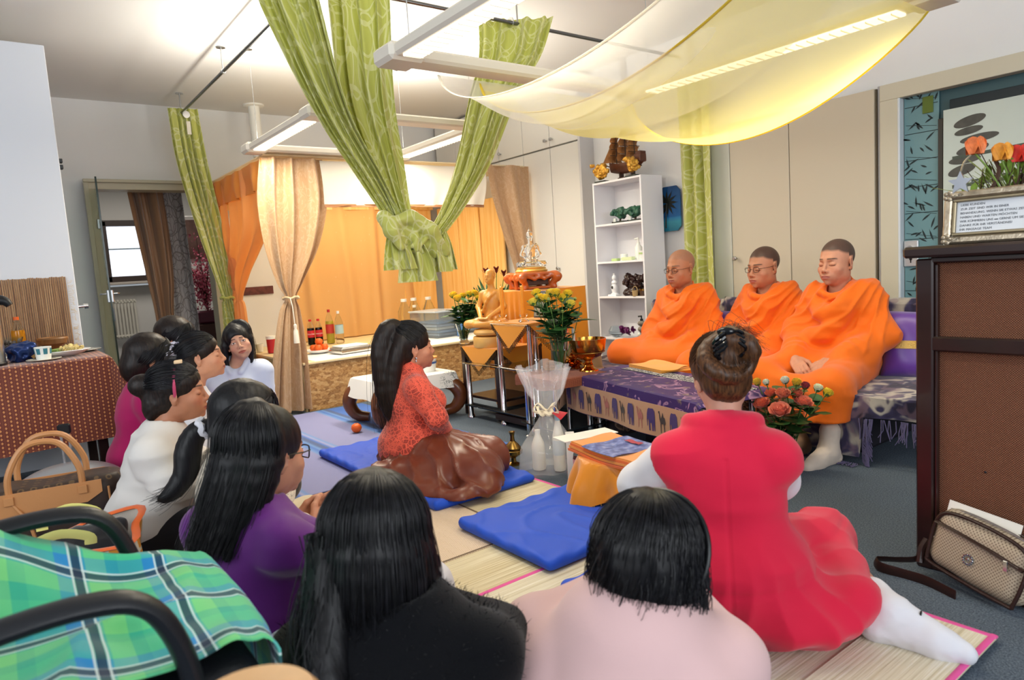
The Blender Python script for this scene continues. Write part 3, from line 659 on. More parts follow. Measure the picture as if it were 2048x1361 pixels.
# orange sheers along the left side
for q, (x0, wd, xt, wt, sd) in enumerate([(-.62, 1.20, -1.16, .12, 20), (-1.45, .5, -1.36, .10, 21)]):
    drape(MB(), [((x0, 0, 2.08), (wd, 0, 0), .7), ((x0-.02, 0, 1.6), (wd*.95, 0, 0), 1), ((xt+.06, .01, 1.2), (wd*.55, 0, 0), .8), ((xt, .01, .98), (wt, 0, 0), .5), ((xt, .01, .85), (wt*1.8, 0, 0), .7), ((xt, 0, .1), (wt*2.6, 0, 0), 1)], 3, .03, nv=60, nrm=(0, 1, 0), seed=sd).build('orange_side_drape', m_orange, ca)
drape(MB(), [((-.95, -.03, 2.09), (1.9, 0, 0), .5), ((-.95, -.03, 1.98), (1.85, 0, 0), 1), ((-.95, -.02, 1.86), (1.8, 0, 0), 1.3)], 5, .018, nv=16, nrm=(0, 1, 0), seed=24).build('orange_swag', m_orange_sheer, ca)
def pine(n):
    v = n.co('Object'); g = n.noise(n.co('Object', (30, 14, 1.2)), 1, 4, .6, .6); c = n.ramp(g, [(.3, lin('#e3a853')), (.5, lin('#efc178')), (.75, lin('#f5d396'))])
    kn = n.ramp(n.voro(n.co('Object', (1, 4.5, 3.2)), 1), [(0, (0, 0, 0)), (.055, (.6, .6, .6)), (.08, (1, 1, 1))]); n.link(n.mix(kn, lin('#b5742c'), c), n.b.inputs['Base Color'])
m_pine = mat('pine_panel', '#e2a850', .5, fn=pine)
for i, (y, wd) in enumerate(((2.60, .44), )): MB().box((-1.84, y-.24, 1.15), (.03, wd, 1.46), .004).build('pine_board', m_pine, ca)
for y in (2.13, ): MB().box((-1.80, y, 1.15), (.04, .05, 1.46), .004).build('pine_batten', m_pine, ca)
for i, x in enumerate((-1.58, -1.13, -.68)): MB().box((x, 2.665, 1.15), (.44, .025, 1.46), .004).build('pine_board', m_pine, ca)
for x in (-1.355, -.905): MB().box((x, 2.65, 1.15), (.05, .03, 1.46), .004).build('pine_batten', m_pine, ca)
MB().box((-1.82, 1.3, 1.9), (.05, 2.6, .06), .004).build('pine_batten', m_pine, ca)
def gold_pat(n):
    uv = n.co('UV', (5, 5, 1)); d = n.voro(uv, 2.2, rnd=.6); s_ = n.math('LESS_THAN', d, .09); return n.mix(n.math('MULTIPLY', s_, .5), lin('#f7cb86'), lin('#fce6b6'))
drape(MB(), [((-1.80, 1.52, 2.0), (0, 1.45, 0), .7), ((-1.80, 1.52, 1.2), (0, 1.45, 0), .9), ((-1.80, 1.52, .43), (0, 1.45, 0), 1)], 4, .02, nv=40, seed=30).build('orange_backdrop', clothmat('gold_backdrop', '#f7cb86', .4, .5, .3, gold_pat), ca)
MB().box((-.93, 1.3, 2.115), (1.9, 2.65, .012), .002).build('canopy_roof', clothmat('cream_roof', '#f1e3c4', .5), ca)
# added fill light under the canopy roof, brightens the orange back
area('canopy_fill', (-6.6, 3.2, 2.06), (0, 0, 0), .9, 1.4, 34, (1, .86, .6))
# things seen through the doorway
def circ_pat(n): return n.mix(n.math('MULTIPLY', rings(n, 5, 3), .8), lin('#a9a6a8'), lin('#6f6a68'))
m_brownc = clothmat('brown_satin', '#9a7659', .15, .4, .4)
g = thing('brown_curtain', 'brown satin curtain swept aside behind the back doorway', 'curtain', (-7.8, 1.4, 0))
drape(MB(), [((0, -.06, 2.3), (0, .34, 0), 1), ((0, -.02, 1.7), (0, .30, 0), 1.2), ((0, .0, 1.2), (0, .24, 0), 1), ((0, .0, .8), (0, .17, 0), 1), ((0, .02, .02), (0, .2, 0), 1)], 2.6, .035, nv=50, seed=31).build('fabric', m_brownc, g)
g = thing('grey_circle_curtain', 'grey curtain printed with large dark circles behind the back doorway', 'curtain', (-7.86, 1.61, 0))
drape(MB(), [((0, -.03, 2.3), (0, .23, 0), 1), ((0, 0, 1.2), (0, .22, 0), 1), ((0, .02, .02), (0, .22, 0), 1)], 1.4, .02, nv=40, seed=33).build('fabric', clothmat('grey_circles', '#a5a2a4', .1, .5, .2, circ_pat), g)
random.seed(11)
bl = thing('blossom_tree', 'artificial tree full of pink blossoms in a dark red pot beyond the doorway', 'plant', (-9.5, 2.22, 0))
tr = MB(); pk = MB()
MB().box((0, .02, .72), (.3, .34, .16), .02).build('pot', mat('maroon_pot', '#5d1f33', .5), bl)
MB().box((0, .02, .32), (.34, .4, .62), .01).build('stand', mat('dark_brown_stand', '#4a2a22', .6), bl)
for i in range(16):
    a = random.uniform(0, 6.28); L_ = random.uniform(.35, .95); e = (math.cos(a)*.22*random.random(), math.sin(a)*.22*random.random()-.05, .8+L_); p = bez([(0, 0, .78), (e[0]*.3, e[1]*.3, .8+L_*.5), e], 8); tr.tube(p, np.linspace(.01, .003, 8), 5)
    for q in range(70):
        t = p[random.randint(2, 7)]+np.array([random.gauss(0, .055), random.gauss(0, .055), random.gauss(0, .06)]); M = rot(random.random()*3, random.random()*3, random.random()*3)
        s_ = random.uniform(.012, .024); pk.add(np.array([(-s_, 0, 0), (0, -s_*.7, .004), (s_, 0, 0), (0, s_*.7, .004)]) @ M.T+t, [(0, 1, 2, 3)])
tr.build('branch', mat('bark', '#4b3629', .8), bl)['kind'] = 'stuff'
pk.build('blossom', mat('pink_petal', '#d0647b', .7, var=.3, vscale=14), bl)['kind'] = 'stuff'
pf = thing('wall_picture', 'white framed picture behind the pink blossom tree', 'picture', (-9.9, 2.32, 1.75))
MB().box((0, 0, 0), (.02, .5, .62), .004).build('picture_frame', mat('pic_white', '#d9d4cc', .5), pf)
MB().box((.012, 0, 0), (.006, .40, .52), .001).build('picture_print', mat('pic_brown', '#8f6f63', .5, var=.35, vscale=5), pf)
sp = thing('striped_picture', 'narrow dark red picture strip on the pale wall beside the tied curtains', 'picture', (-7.492, 2.26, 1.03))
MB().box((0, 0, 0), (.014, .36, .085), .003).build('print', mat('maroon_print', '#63332f', .5, var=.5, vscale=20), sp)
# ================================================================ people: body, head, hands, hair
def skinmat(name='skin'):
    def fn(n):
        a = n.new('ShaderNodeVertexColor', layer_name='Col'); v = n.noise(n.co('Object'), 55, 3); c = n.mix(n.math('MULTIPLY', v, .16), a.outputs[0], lin('#8c4a35'), 'MULTIPLY')
        n.link(c, n.b.inputs['Base Color']); n.bump(n.noise(n.co('Object'), 420, 2), .08, .001)
    return mat(name, '#c99070', .48, sss=.12, spec=.4, fn=fn)
m_skin = skinmat()
def frameR(yaw, pitch=0, roll=0):
    "columns: x right, y forward, z up; yaw about z, pitch >0 looks down, roll >0 leans to its right"
    return rotz(yaw) @ rot(-pitch, 0, 0) @ rot(0, roll, 0)
def headsdf(S, c, Rm, s=1., fem=0., eyes='closed', nose=1., full=0.):
    fr = (np.array(c), Rm*1.0)
    def E(p, r, k=.012, M=None, sub=False): S.el(np.array(p)*s, np.array(r)*s, k*s, M, sub, fr)
    def C(a, b, ra, rb=None, k=.012, sub=False):
        A = fr[0]+Rm @ (np.array(a)*s); B = fr[0]+Rm @ (np.array(b)*s); S.rc(A, B, ra*s, (ra if rb is None else rb)*s, k*s, sub)
    E((0, -.018, .034), (.075, .096, .085)); E((0, .022, -.03), (.063-.003*fem+.003*full, .064, .085), .03)
    E((0, .040, -.080), (.036-.004*fem+.007*full, .042, .034), .025)
    for x in (-1, 1):
        E((x*(.046+.004*full), .0, -.055), (.014, .030, .030), .03)
        E((x*.041, .056, -.034), (.024, .022, .021), .02); E((x*.027, .058, -.058), (.018+.004*full, .020, .024), .025)
    E((0, .078, -.101), (.015, .013, .012), .014)
    C((-.028, .078, .020), (.028, .078, .020), .0085-.002*fem, None, .02)
    for x in (-1, 1):
        E((x*.032, .096, -.001), (.019, .017, .0125), .014, sub=True)
        E((x*.0315, .069, -.002), (.0165, .0145, .0125), .004)
        if eyes == 'closed': E((x*.0315, .0725, -.004), (.0165, .0125, .009), .003)
        else: E((x*.0315, .074, .005), (.0185, .011, .0045), .004, rot(0, x*.12, 0))
    C((0, .082, .012), (0, .102, -.030), .0065, .0085, .010); E((0, .102, -.034), (.0105, .0105, .009), .008)
    for x in (-1, 1): E((x*.0125, .094, -.038), (.0085, .0095, .0075), .007)
    E((0, .073, -.066), (.034, .024, .027), .02)
    for x in (-.5, .5): E((x*.018, .094, -.0640), (.0155, .0075, .0046), .005, rot(0, -x*.4, -x*.25))
    E((0, .0935, -.0750), (.0200, .0085, .0058), .005)
    E((0, .102, -.0685), (.026, .007, .0011), .003, sub=True)
    for x in (-1, 1):
        M = rot(.18, 0, -x*.38); E((x*.078, -.014, -.006), (.0065, .0195, .031), .006, M); E((x*.075, -.012, -.036), (.006, .010, .012), .006)
        E((x*.086, -.008, -.004), (.0055, .0115, .019), .005, M, True)
    return fr
def headpaint(V, col, fr, s, skin, lips='#a4544c', brow='#2a1d18', eyes='closed', scalp=None, shadow=.0, blush=.0):
    L = (V-fr[0]) @ fr[1]/s; x, y, z = np.abs(L[:, 0]), L[:, 1], L[:, 2]; near = (np.linalg.norm(L, axis=1) < .16)
    def put(m, hexc, w=1.):
        m = np.clip(m, 0, 1)[:, None]*w*near[:, None]; col[:, :3] = col[:, :3]*(1-m)+np.array(lin(hexc)[:3])*m
    def soft(d, w): return np.clip(.5-d/w, 0, 1)
    fronty = soft(.055-y, .01)
    if scalp:
        hl = .062-.55*np.maximum(0, x-.045)-.9*np.maximum(0, .05-np.maximum(y, -.2)-.0)*0; edge = np.where(y > .0, .066-1.1*np.maximum(x-.052, 0), -.02-.35*(-.0-y)*0)
        m = soft(np.where(y > -.005, (.064-.9*np.maximum(x-.05, 0))-z, (-.045)-z), .012)*soft(y-.072-.0*z, .012)*(1-soft(.069-x, .004)*soft(np.abs(z+.006)-.034, .006)*soft(-.036-y, .004)); put(m, scalp, .88)
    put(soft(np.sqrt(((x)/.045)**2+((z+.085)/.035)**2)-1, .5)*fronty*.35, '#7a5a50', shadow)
    put(soft(np.sqrt(((x-.042)/.022)**2+((z+.036)/.02)**2)-1, .9)*fronty, '#c9665a', blush)
    put(soft(np.sqrt((x/.0265)**2+((z+.0695)/(.0115-.005*np.clip(x/.026, 0, 1)))**2)-1, .3)*soft(.078-y, .006), lips, .85)
    put(soft(np.abs(z+.0688)-.0009, .0015)*soft(x-.022, .004)*soft(.08-y, .004), '#5a2a26', .7)
    bz = .0235+.05*(x-.012)-3.2*np.maximum(x-.034, 0)**1.6
    put(soft(np.abs(z-bz)-.0036+.05*np.maximum(x-.036, 0), .003)*soft(np.abs(x-.0315)-.0195, .005)*fronty, brow, .85)
    if eyes == 'closed':
        lz = -.0085-.004*np.cos((x-.0315)/.016*1.5); put(soft(np.abs(z-lz)-.0012, .0016)*soft(np.abs(x-.0315)-.0155, .003)*soft(.06-y, .006), '#1d1411', .95)
    else:
        ex = (x-.0315)/.0150; u = .0052*np.sqrt(np.clip(1-ex**2, 0, 1)); cz = -.0015
        inn = soft(np.abs(z-cz)-u, .0012)*(np.abs(ex) < 1)*soft(.06-y, .006); put(inn, '#e9e2de')
        put(inn*soft(np.hypot(x-.0315, z-cz)-.0052, .001), '#20130f'); put(soft(np.abs(z-cz-u)-.0012, .0014)*(np.abs(ex) < 1.1)*soft(.058-y, .006), '#14100f', .95)
    put(soft(np.hypot(x-.0085, (z+.0425)*1.3)-.0032, .002)*soft(.088-y, .006), '#5b2e26', .8)
    put(soft(np.hypot((x-.084)/.9, (y+.008), ) - .010, .008)*soft(np.abs(z+.003)-.016, .008), '#9c5a48', .35)
def handsdf(S, w, f, p, side, curl=.5, s=1., spread=.12, thumb=.7):
    "w wrist, f finger direction, p palm-facing direction; side +1: thumb lies along +(f x p)"
    f = np.array(f, float); f /= np.linalg.norm(f); p = np.array(p, float); p -= (p @ f)*f; p /= np.linalg.norm(p); t = np.cross(f, p)*side; w = np.array(w, float)
    Mx = np.stack([t, f, p], 1); S.bx(w+f*.048*s+p*.004*s, (.037*s, .046*s, .0125*s), .012*s, .012, Mx); S.rc(w-f*.02*s, w+f*.03*s, .024*s, .022*s, .02)
    for i, (o, l) in enumerate(((.028, .070), (.009, .078), (-.010, .073), (-.028, .057))):
        l *= s; b = w+(f*.088+t*o)*s; a = 0; d = f+t*o*spread*10*.3; P = [b]
        for q, seg in enumerate((.45, .31, .24)):
            a += curl*(.75, .9, .6)[q]; d2 = d*math.cos(a)+p*math.sin(a); d2 /= np.linalg.norm(d2); P.append(P[-1]+d2*l*seg)
        S.chain(P, [.0095*s, .0088*s, .008*s, .0068*s], .004)
    b = w+(f*.022+t*.03+p*.004)*s; P = [b, b+(t*.030*thumb+f*.026+p*.012)*s, b+(t*.038*thumb+f*.056+p*.022)*s, b+(t*.034*thumb+f*.08+p*.026)*s]; S.chain(P, [.015*s, .0115*s, .0098*s, .008*s], .008)
SIT = dict(pelvis=(0, 0, .13), waist=(0, .015, .30), chest=(0, .02, .42), neck=(0, .0, .595), head=(0, .035, .755),
           shL=(-.15, 0, .535), shR=(.15, 0, .535), elL=(-.20, .05, .30), elR=(.20, .05, .30), wrL=(-.06, .25, .22), wrR=(.06, .25, .22),
           hipL=(-.09, 0, .12), hipR=(.09, 0, .12), knL=(-.2, .38, .09), knR=(.2, .38, .09), anL=(.06, .30, .06), anR=(-.06, .16, .06))
def mkJ(s=1., **k):
    J = {a: np.array(b, float) for a, b in SIT.items()}
    for a, b in k.items(): J[a] = np.array(b, float)
    return {a: b*s for a, b in J.items()}
def bounds(J, pad=.3, zlo=-.05):
    P = np.array(list(J.values())); lo = P.min(0)-pad; hi = P.max(0)+pad; lo[2] = zlo; return lo, hi
def torso(S, J, i=0., s=1., k=.05, bust=0., hips=1.):
    R_ = lambda r: r*s+i
    ax = J['shR']-J['shL']; yw = math.atan2(ax[1], ax[0]); up = J['neck']-J['waist']; th = math.atan2(up[1], up[2]); M = rotz(yw) @ rot(-th*.8, 0, 0)
    S.el(J['chest'], (R_(.132), R_(.094), R_(.135)), k*.8, M); S.el(J['waist'], (R_(.122), R_(.092), R_(.14)), k*.8, M)
    S.el(J['chest']*.62+J['waist']*.38+rotz(yw) @ np.array([0, -.035, 0])*s, (R_(.125), R_(.082), R_(.17)), k, M)
    S.el(J['pelvis']+np.array([0, -.01, .02])*s, (R_(.160*hips), R_(.135*hips), R_(.12)), k, rotz(yw))
    S.rc(J['neck']-np.array([0, 0, .07])*s, J['neck'], R_(.062), R_(.046), k*.8)
    for q in ('shL', 'shR'):
        S.rc(J[q]+np.array([0, 0, -.012])*s, J['neck']+(J[q]-J['neck'])*.2+np.array([0, -.005, -.012])*s, R_(.042), R_(.040), k*.6); S.rc(J[q]+np.array([0, 0, -.03])*s, J['chest']*.6+J[q]*.4, R_(.045), R_(.07), k*.6)
    if bust:
        f = rotz(yw) @ np.array([0, 1, 0]); r = rotz(yw) @ np.array([1, 0, 0])
        for q in (-1, 1): S.el(J['chest']+(f*.085+r*q*.07+np.array([0, 0, -.01]))*s, np.array([R_(.062), R_(.055), R_(.06)])*bust, .04)
def arm(S, J, q, i=0., s=1., k=.03, t=1.):
    a, b, c = J['sh'+q], J['el'+q], J['wr'+q]; S.rc(a+np.array([0, 0, -.012])*s, b, .046*s+i, .038*s+i, k)
    if t > 0: S.rc(b, b+(c-b)*t, .040*s+i, (.040+(.028-.040)*t)*s+i, k)
def leg(S, J, q, i=0., s=1., k=.04):
    S.rc(J['hip'+q], J['kn'+q], .085*s+i, .056*s+i, k); S.rc(J['kn'+q], J['an'+q], .054*s+i, .036*s+i, k)
def foot(S, a, d, s=1., i=0., up=(0, 0, 1)):
    d = np.array(d, float); d /= np.linalg.norm(d); a = np.array(a, float); u = np.array(up, float)
    S.rc(a, a-d*.03*s-u*.035*s, .034*s+i, .030*s+i, .02); S.rc(a-d*.03*s-u*.04*s, a+d*.10*s-u*.045*s, .028*s+i, .030*s+i, .03); S.rc(a+d*.02*s, a+d*.12*s-u*.042*s, .034*s+i, .026*s+i, .02); S.rc(a+d*.10*s-u*.045*s, a+d*.165*s-u*.055*s, .032*s+i, .020*s+i, .02)
def ridged(n): return 1-np.abs(n)*2
def folds(V, N, amp=.006, sc=(7, 7, 22), seed=0, M=None):
    P = V if M is None else V @ np.array(M); n1 = vnoise(P, sc, seed); n2 = vnoise(P, np.array(sc)*2.3, seed+5)
    return V+N*(amp*(.8*ridged(n1)+.35*n2))[:, None]
def garment(S, name, m, parent, fold=None, rel=1, vcol=None):
    V, Fq = S.net(); V = relax(V, Fq, rel)
    if fold: V = fold(V, normals(V, Fq))
    return qmesh(name, V, Fq, m, parent, None if vcol is None else vcol(V))
def hairmat(name, c1, c2, rough=.46, spec=.38):
    def fn(n):
        f = n.noise(n.co('Object', (170, 170, 10)), 1, 4, .6); n.link(n.ramp(f, [(.35, lin(c1)), (.7, lin(c2))]), n.b.inputs['Base Color']); n.bump(f, .35, .002)
    return mat(name, c1, rough, spec=spec, fn=fn)
m_hblack = hairmat('hair_black', '#08080a', '#17161a'); m_hdark = hairmat('hair_dark_brown', '#0f0b0a', '#2a1d18'); m_hbrown = hairmat('hair_brown', '#2c1a10', '#6b4528', .4)
def _hs(n):
    f = n.noise(n.co('Object', (90, 90, 25)), 1, 2); n.link(n.ramp(f, [(.35, lin('#060608')), (.75, lin('#1c1b22'))]), n.b.inputs['Base Color'])
m_hstrand = mat('hair_strand_black', '#0b0b0e', .34, spec=.55, fn=_hs)
def hairgroove(V, N, amp=.003, sc=(130, 130, 9), seed=1): return V+N*(amp*.35*vnoise(V, sc, seed)+amp*.5*vnoise(V, np.array(sc)*.3, seed+3))[:, None]
def haircap(S, fr, s, grow=.010, face=True, low=-.03, front=.075, side=.0):
    "hair over the skull with the face and ears left open"
    H = lambda p, r, k=.01, M=None, sub=False: S.el(np.array(p)*s, np.array(r)*s, k, M, sub, fr)
    H((0, -.022, .036), (.077+grow, .099+grow, .086+grow)); H((0, -.055, -.035), (.066+grow*.5, .055+grow, .06), .03)
    if face:
        H((0, .125, -.050), (.068+side, .085, .112), .008, None, True); H((0, .12, -.12), (.09, .12, .09), .01, None, True)
    for x in (-1, 1):
        if face: H((x*.09, .03, -.045), (.025, .05, .05), .01, None, True)
def strands(mb, paths, r=.0012, jit=.004, rs=None, n=3):
    rs = rs or np.random.RandomState(1)
    for p in paths:
        p = np.array(p); m = len(p); w = np.linspace(0, 1, m)[:, None]; mb.tube(p+rs.randn(1, 3)*jit*w+np.sin(w*rs.rand()*6+rs.rand()*6)*rs.randn(1, 3)*jit*.4*w, r*np.linspace(1, .35, m), n, False)
    return mb
def capstrands(P, tgt, m, n=320, grow=.012, fr=(-1.75, 1.75), seed=1, r=.0010, z0=(.45, 1.5), loose=.004):
    "hairs combed over the skull from the hairline to the point tgt (head frame)"
    rs = np.random.RandomState(seed); A = np.array([.077+grow, .099+grow, .086+grow]); c = np.array([0, -.022, .036]); t = (np.array(tgt)-c)/A; t = t/np.linalg.norm(t); ps = []
    for i in range(n):
        ph = fr[0]+(fr[1]-fr[0])*rs.rand() if rs.rand() < .75 else PI+rs.randn()*.9; el = (.62-.62*min(1, (abs(ph)/1.5))**2 if abs(ph) < 1.8 else -.75)+.12*rs.randn()*.5
        s_ = np.array([math.sin(ph)*math.cos(el), math.cos(ph)*math.cos(el), math.sin(el)]); w = math.acos(np.clip(s_ @ t, -1, 1)); q = [P.hpt(c+A*(1.0+.012*rs.rand()+.02*math.sin(PI*u))*(s_*math.sin((1-u)*w)+t*math.sin(u*w))/max(math.sin(w), .05)) for u in np.linspace(0, 1, 12)]; ps.append(q)
    o = strands(MB(), ps, r, loose, rs).build('hair_strands', m, P.t, smooth=180); o['kind'] = 'stuff'
def fallpath(fr, s, phi, length, n=14, grow=.012, conv=.0, out=.0, back=0., thmax=1.62, part=(0, -.01)):
    "from the parting over the skull at azimuth phi (0 = forward), then straight down; in person-local space"
    P = []
    for t in np.linspace(.10, thmax, n//2):
        x = math.sin(phi)*math.sin(t)*(.077+grow)+part[0]*math.cos(t); y = math.cos(phi)*math.sin(t)*(.099+grow)-.022+part[1]*math.cos(t); z = .036+math.cos(t)*(.086+grow); P.append(fr[0]+fr[1] @ (np.array([x, y, z])*s))
    e = P[-1]; c = fr[0]; m = n-n//2; hz = np.array([e[0]-c[0], e[1]-c[1], 0]); bk = fr[1] @ np.array([0, -1, 0])
    for i in range(1, m+1):
        t = i/m; P.append(e+np.array([0, 0, -length*t])-hz*conv*t**.8+hz*out*math.sin(PI*t)+bk*back*t**1.3)
    return P
def longhair(name, m, parent, fr, s, length, phis, lo_, hi_, grow=.012, conv=.25, out=.1, back=.03, rad=.022, nstr=260, seed=1, h=.006, extra=None, cap=True, part=(0, -.01), capkw={}, flat=None, vary=.12, srad=.0013):
    S = SDF(lo_, hi_, h); 
    if cap: haircap(S, fr, s, grow-.002, **capkw)
    rs = np.random.RandomState(seed)
    for ph in np.linspace(phis[0], phis[1], 17):
        P = fallpath(fr, s, ph, length*(1+vary*(rs.rand()-.5)), 12, grow-rad*.35, conv, out, back, part=part); rr = np.concatenate([np.full(6, rad*.6), np.linspace(rad, rad*.5, 6)]); S.chain(P, rr, .016)
    if extra: extra(S)
    V, Fq = S.net(); V = relax(V, Fq, 1); V = hairgroove(V, normals(V, Fq), .0035, seed=seed); ob = qmesh(name, V, Fq, m, parent)
    mb = MB(); ps = []
    for i in range(nstr):
        ph = phis[0]+(phis[1]-phis[0])*rs.rand(); ps.append(fallpath(fr, s, ph, length*(1+vary*1.2*(rs.rand()-.45)), 16, grow+rad*.27+.0045*rs.rand(), conv+.08*rs.randn()*.4, out+.06*rs.randn(), back+.01*rs.randn(), part=part))
    strands(mb, ps, srad, .007, rs); o = mb.build('hair_strands', m_hstrand if m == m_hblack else m, parent, smooth=180); o['kind'] = 'stuff'
    return ob
class Person:
    def __init__(P, label, loc, yaw, s=1.05, J=None, head=(0, 0, 0), skin='#c68d6c', hs=1., hair=None, fine=True, hands=(), feet=(), h=.012, hh=.0036, fem=1., eyes='closed', full=0., scalp=None, lips='#a5554d', shadow=0, blush=.15, brow='#2a1d18', group=None, cut=None):
        P.t = thing('person', label, 'person', loc, yaw-PI/2, group); P.J = J; P.s = s; lo, hi = bounds(J); P.lo, P.hi = lo, hi
        P.hc = J['head']; P.hR = frameR(*head); P.hs = hs*s; e = .135*P.hs
        fb = [(P.hc-e, P.hc+e, hh)]+[(J['wr'+q]-.13*s, J['wr'+q]+.13*s, .0055) for q, *_ in hands]
        S = SDF(lo, hi, h, fb); torso(S, J, -.012, s); 
        for q in 'LR': arm(S, J, q, -.004, s); leg(S, J, q, -.006, s)
        S.rc(J['neck']-np.array([0, 0, .03]), P.hc+P.hR @ (np.array([0, -.025, -.05])*P.hs), .056*s*(.88 if fem else 1.08), .046*s*(.92 if fem else 1.12), .02)
        for q, f, p, sd, cu in hands: handsdf(S, J['wr'+q], f, p, sd, cu, s)
        for q, d in feet: foot(S, J['an'+q], d, s)
        P.fr = headsdf(S, P.hc, P.hR, P.hs, fem, eyes, full=full)
        V, Fq = S.net(); V = relax(V, Fq, 1, .35); col = np.ones((len(V), 4), np.float32); col[:, :3] = lin(skin)[:3]
        headpaint(V, col, P.fr, P.hs, skin, lips, brow, eyes, scalp, shadow, blush); P.body = qmesh('body', V, Fq, m_skin, P.t, col)
    def grid(P, h=.01, fine=(), pad=0): return SDF(P.lo-pad, P.hi+pad, h, fine)
    def hpt(P, p): return P.hc+P.hR @ (np.array(p)*P.hs)
def glasses(P, m, w=.020, hgt=.015, z=-.004, rim=.0012):
    g = MB()
    for x in (-1, 1):
        a = np.linspace(0, 2*PI, 25)[:-1]; se = lambda v, e=.6: np.sign(v)*np.abs(v)**e
        g.tube([P.hpt((x*(.033+w*se(np.cos(q))), .098-.010*abs(.033+w*np.cos(q)*1-.03)/.03, z+hgt*se(np.sin(q)))) for q in a], rim*P.hs*1.1, 6, closed=True)
        g.tube([P.hpt(p) for p in ((x*.053, .094, z+.006), (x*.070, .06, z+.005), (x*.080, -.012, z+.006), (x*.079, -.03, z-.01))], rim*P.hs, 6)
    g.tube([P.hpt(p) for p in ((-.013, .1, z+.004), (0, .105, z+.006), (.013, .1, z+.004))], rim*P.hs, 6)
    return g.build('glasses', m, P.t)
# ================================================================ the people
def unpx(px, py, d):
    "point at depth d along the viewing axis behind a spot of the photograph (used once, to stand people in the room)"
    q = _fw*d+_rt*((px-1024)/1360.4*d)-_up*((py-680.5)/1360.4*d); return np.array([q[0], q[1], q[2]+1.1])
def seat(H, yaw, s=1.05, z0=.03, lean=0., side=0., shz=0., **kw):
    "joints and floor position so that the head centre lands on H"
    J = mkJ(1.); ks = list(J); dz = (H[2]-z0)/s-.755
    for k in ks:
        z = J[k][2]; t = np.clip((z-.13)/.625, 0, 1.1)
        if k[:2] in ('kn', 'an', 'hi') or k == 'pelvis': t = 0
        J[k] = J[k]+np.array([side*t, lean*t*t**.3, dz*t])
    for a, b in kw.items():
        J[a] = np.array(b, float)
        if a in ('shL', 'shR'): J[a] = np.array([b[0]*.86, b[1], J['neck'][2]-.062-shz])
    J = {a: b*s for a, b in J.items()}; o = np.array([H[0], H[1], 0])-rotz(yaw-PI/2) @ np.array([J['head'][0], J['head'][1], 0]); return J, (o[0], o[1], z0)
def cloth(name, col, rough=.75, sheen=.25, **k): return clothmat(name, col, 0, rough, sheen, spec=.25, **k)
# ---------------------------------------------------------------- monks
m_robe = clothmat('saffron_robe', '#f3700a', .10, .62, .2, weave=700, bump=.25, spec=.25); m_robe2 = clothmat('saffron_robe_light', '#f7870f', .10, .6, .3, weave=700, spec=.25)
def rfold(J, amp, seed, shx=-1):
    sh = J['shL'] if shx < 0 else J['shR']; sh = sh+np.array([.10*shx, -.06, .20])
    def f(V, N):
        n = vnoise(V, (4, 4, 4), seed); n2 = vnoise(V, (9, 9, 9), seed+1); d = V-sh; r = np.linalg.norm(d, axis=1); a = np.arctan2(d[:, 2], d[:, 0]*(-shx)+.35*d[:, 1])
        up = np.clip((V[:, 2]-.15)/.15, 0, 1); fr_ = np.clip((V[:, 1]+.12)/.1, .25, 1)
        ph = 15*a+4.0*n+1.2*n2; g = (1-np.abs(np.sin(ph)))**1.8-.3; dec = np.clip((r-.12)/.10, 0, 1)*np.clip(1.35-r/.85, .25, 1)
        low = ridged(vnoise(V, (5, 9, 13), seed+7))+.5*vnoise(V, (11, 17, 26), seed+9); ph2 = 46*(V[:, 2]-.35*V[:, 0])+3.5*n; g2 = ((1-np.abs(np.sin(ph2*.5)))**1.5-.35)*np.clip((V[:, 0]*shx*-1+.02)/.1, 0, 1)
        return V+N*(amp*up*fr_*dec*g*1.5+amp*.45*low+amp*.5*g2*up*fr_)[:, None]
    return f
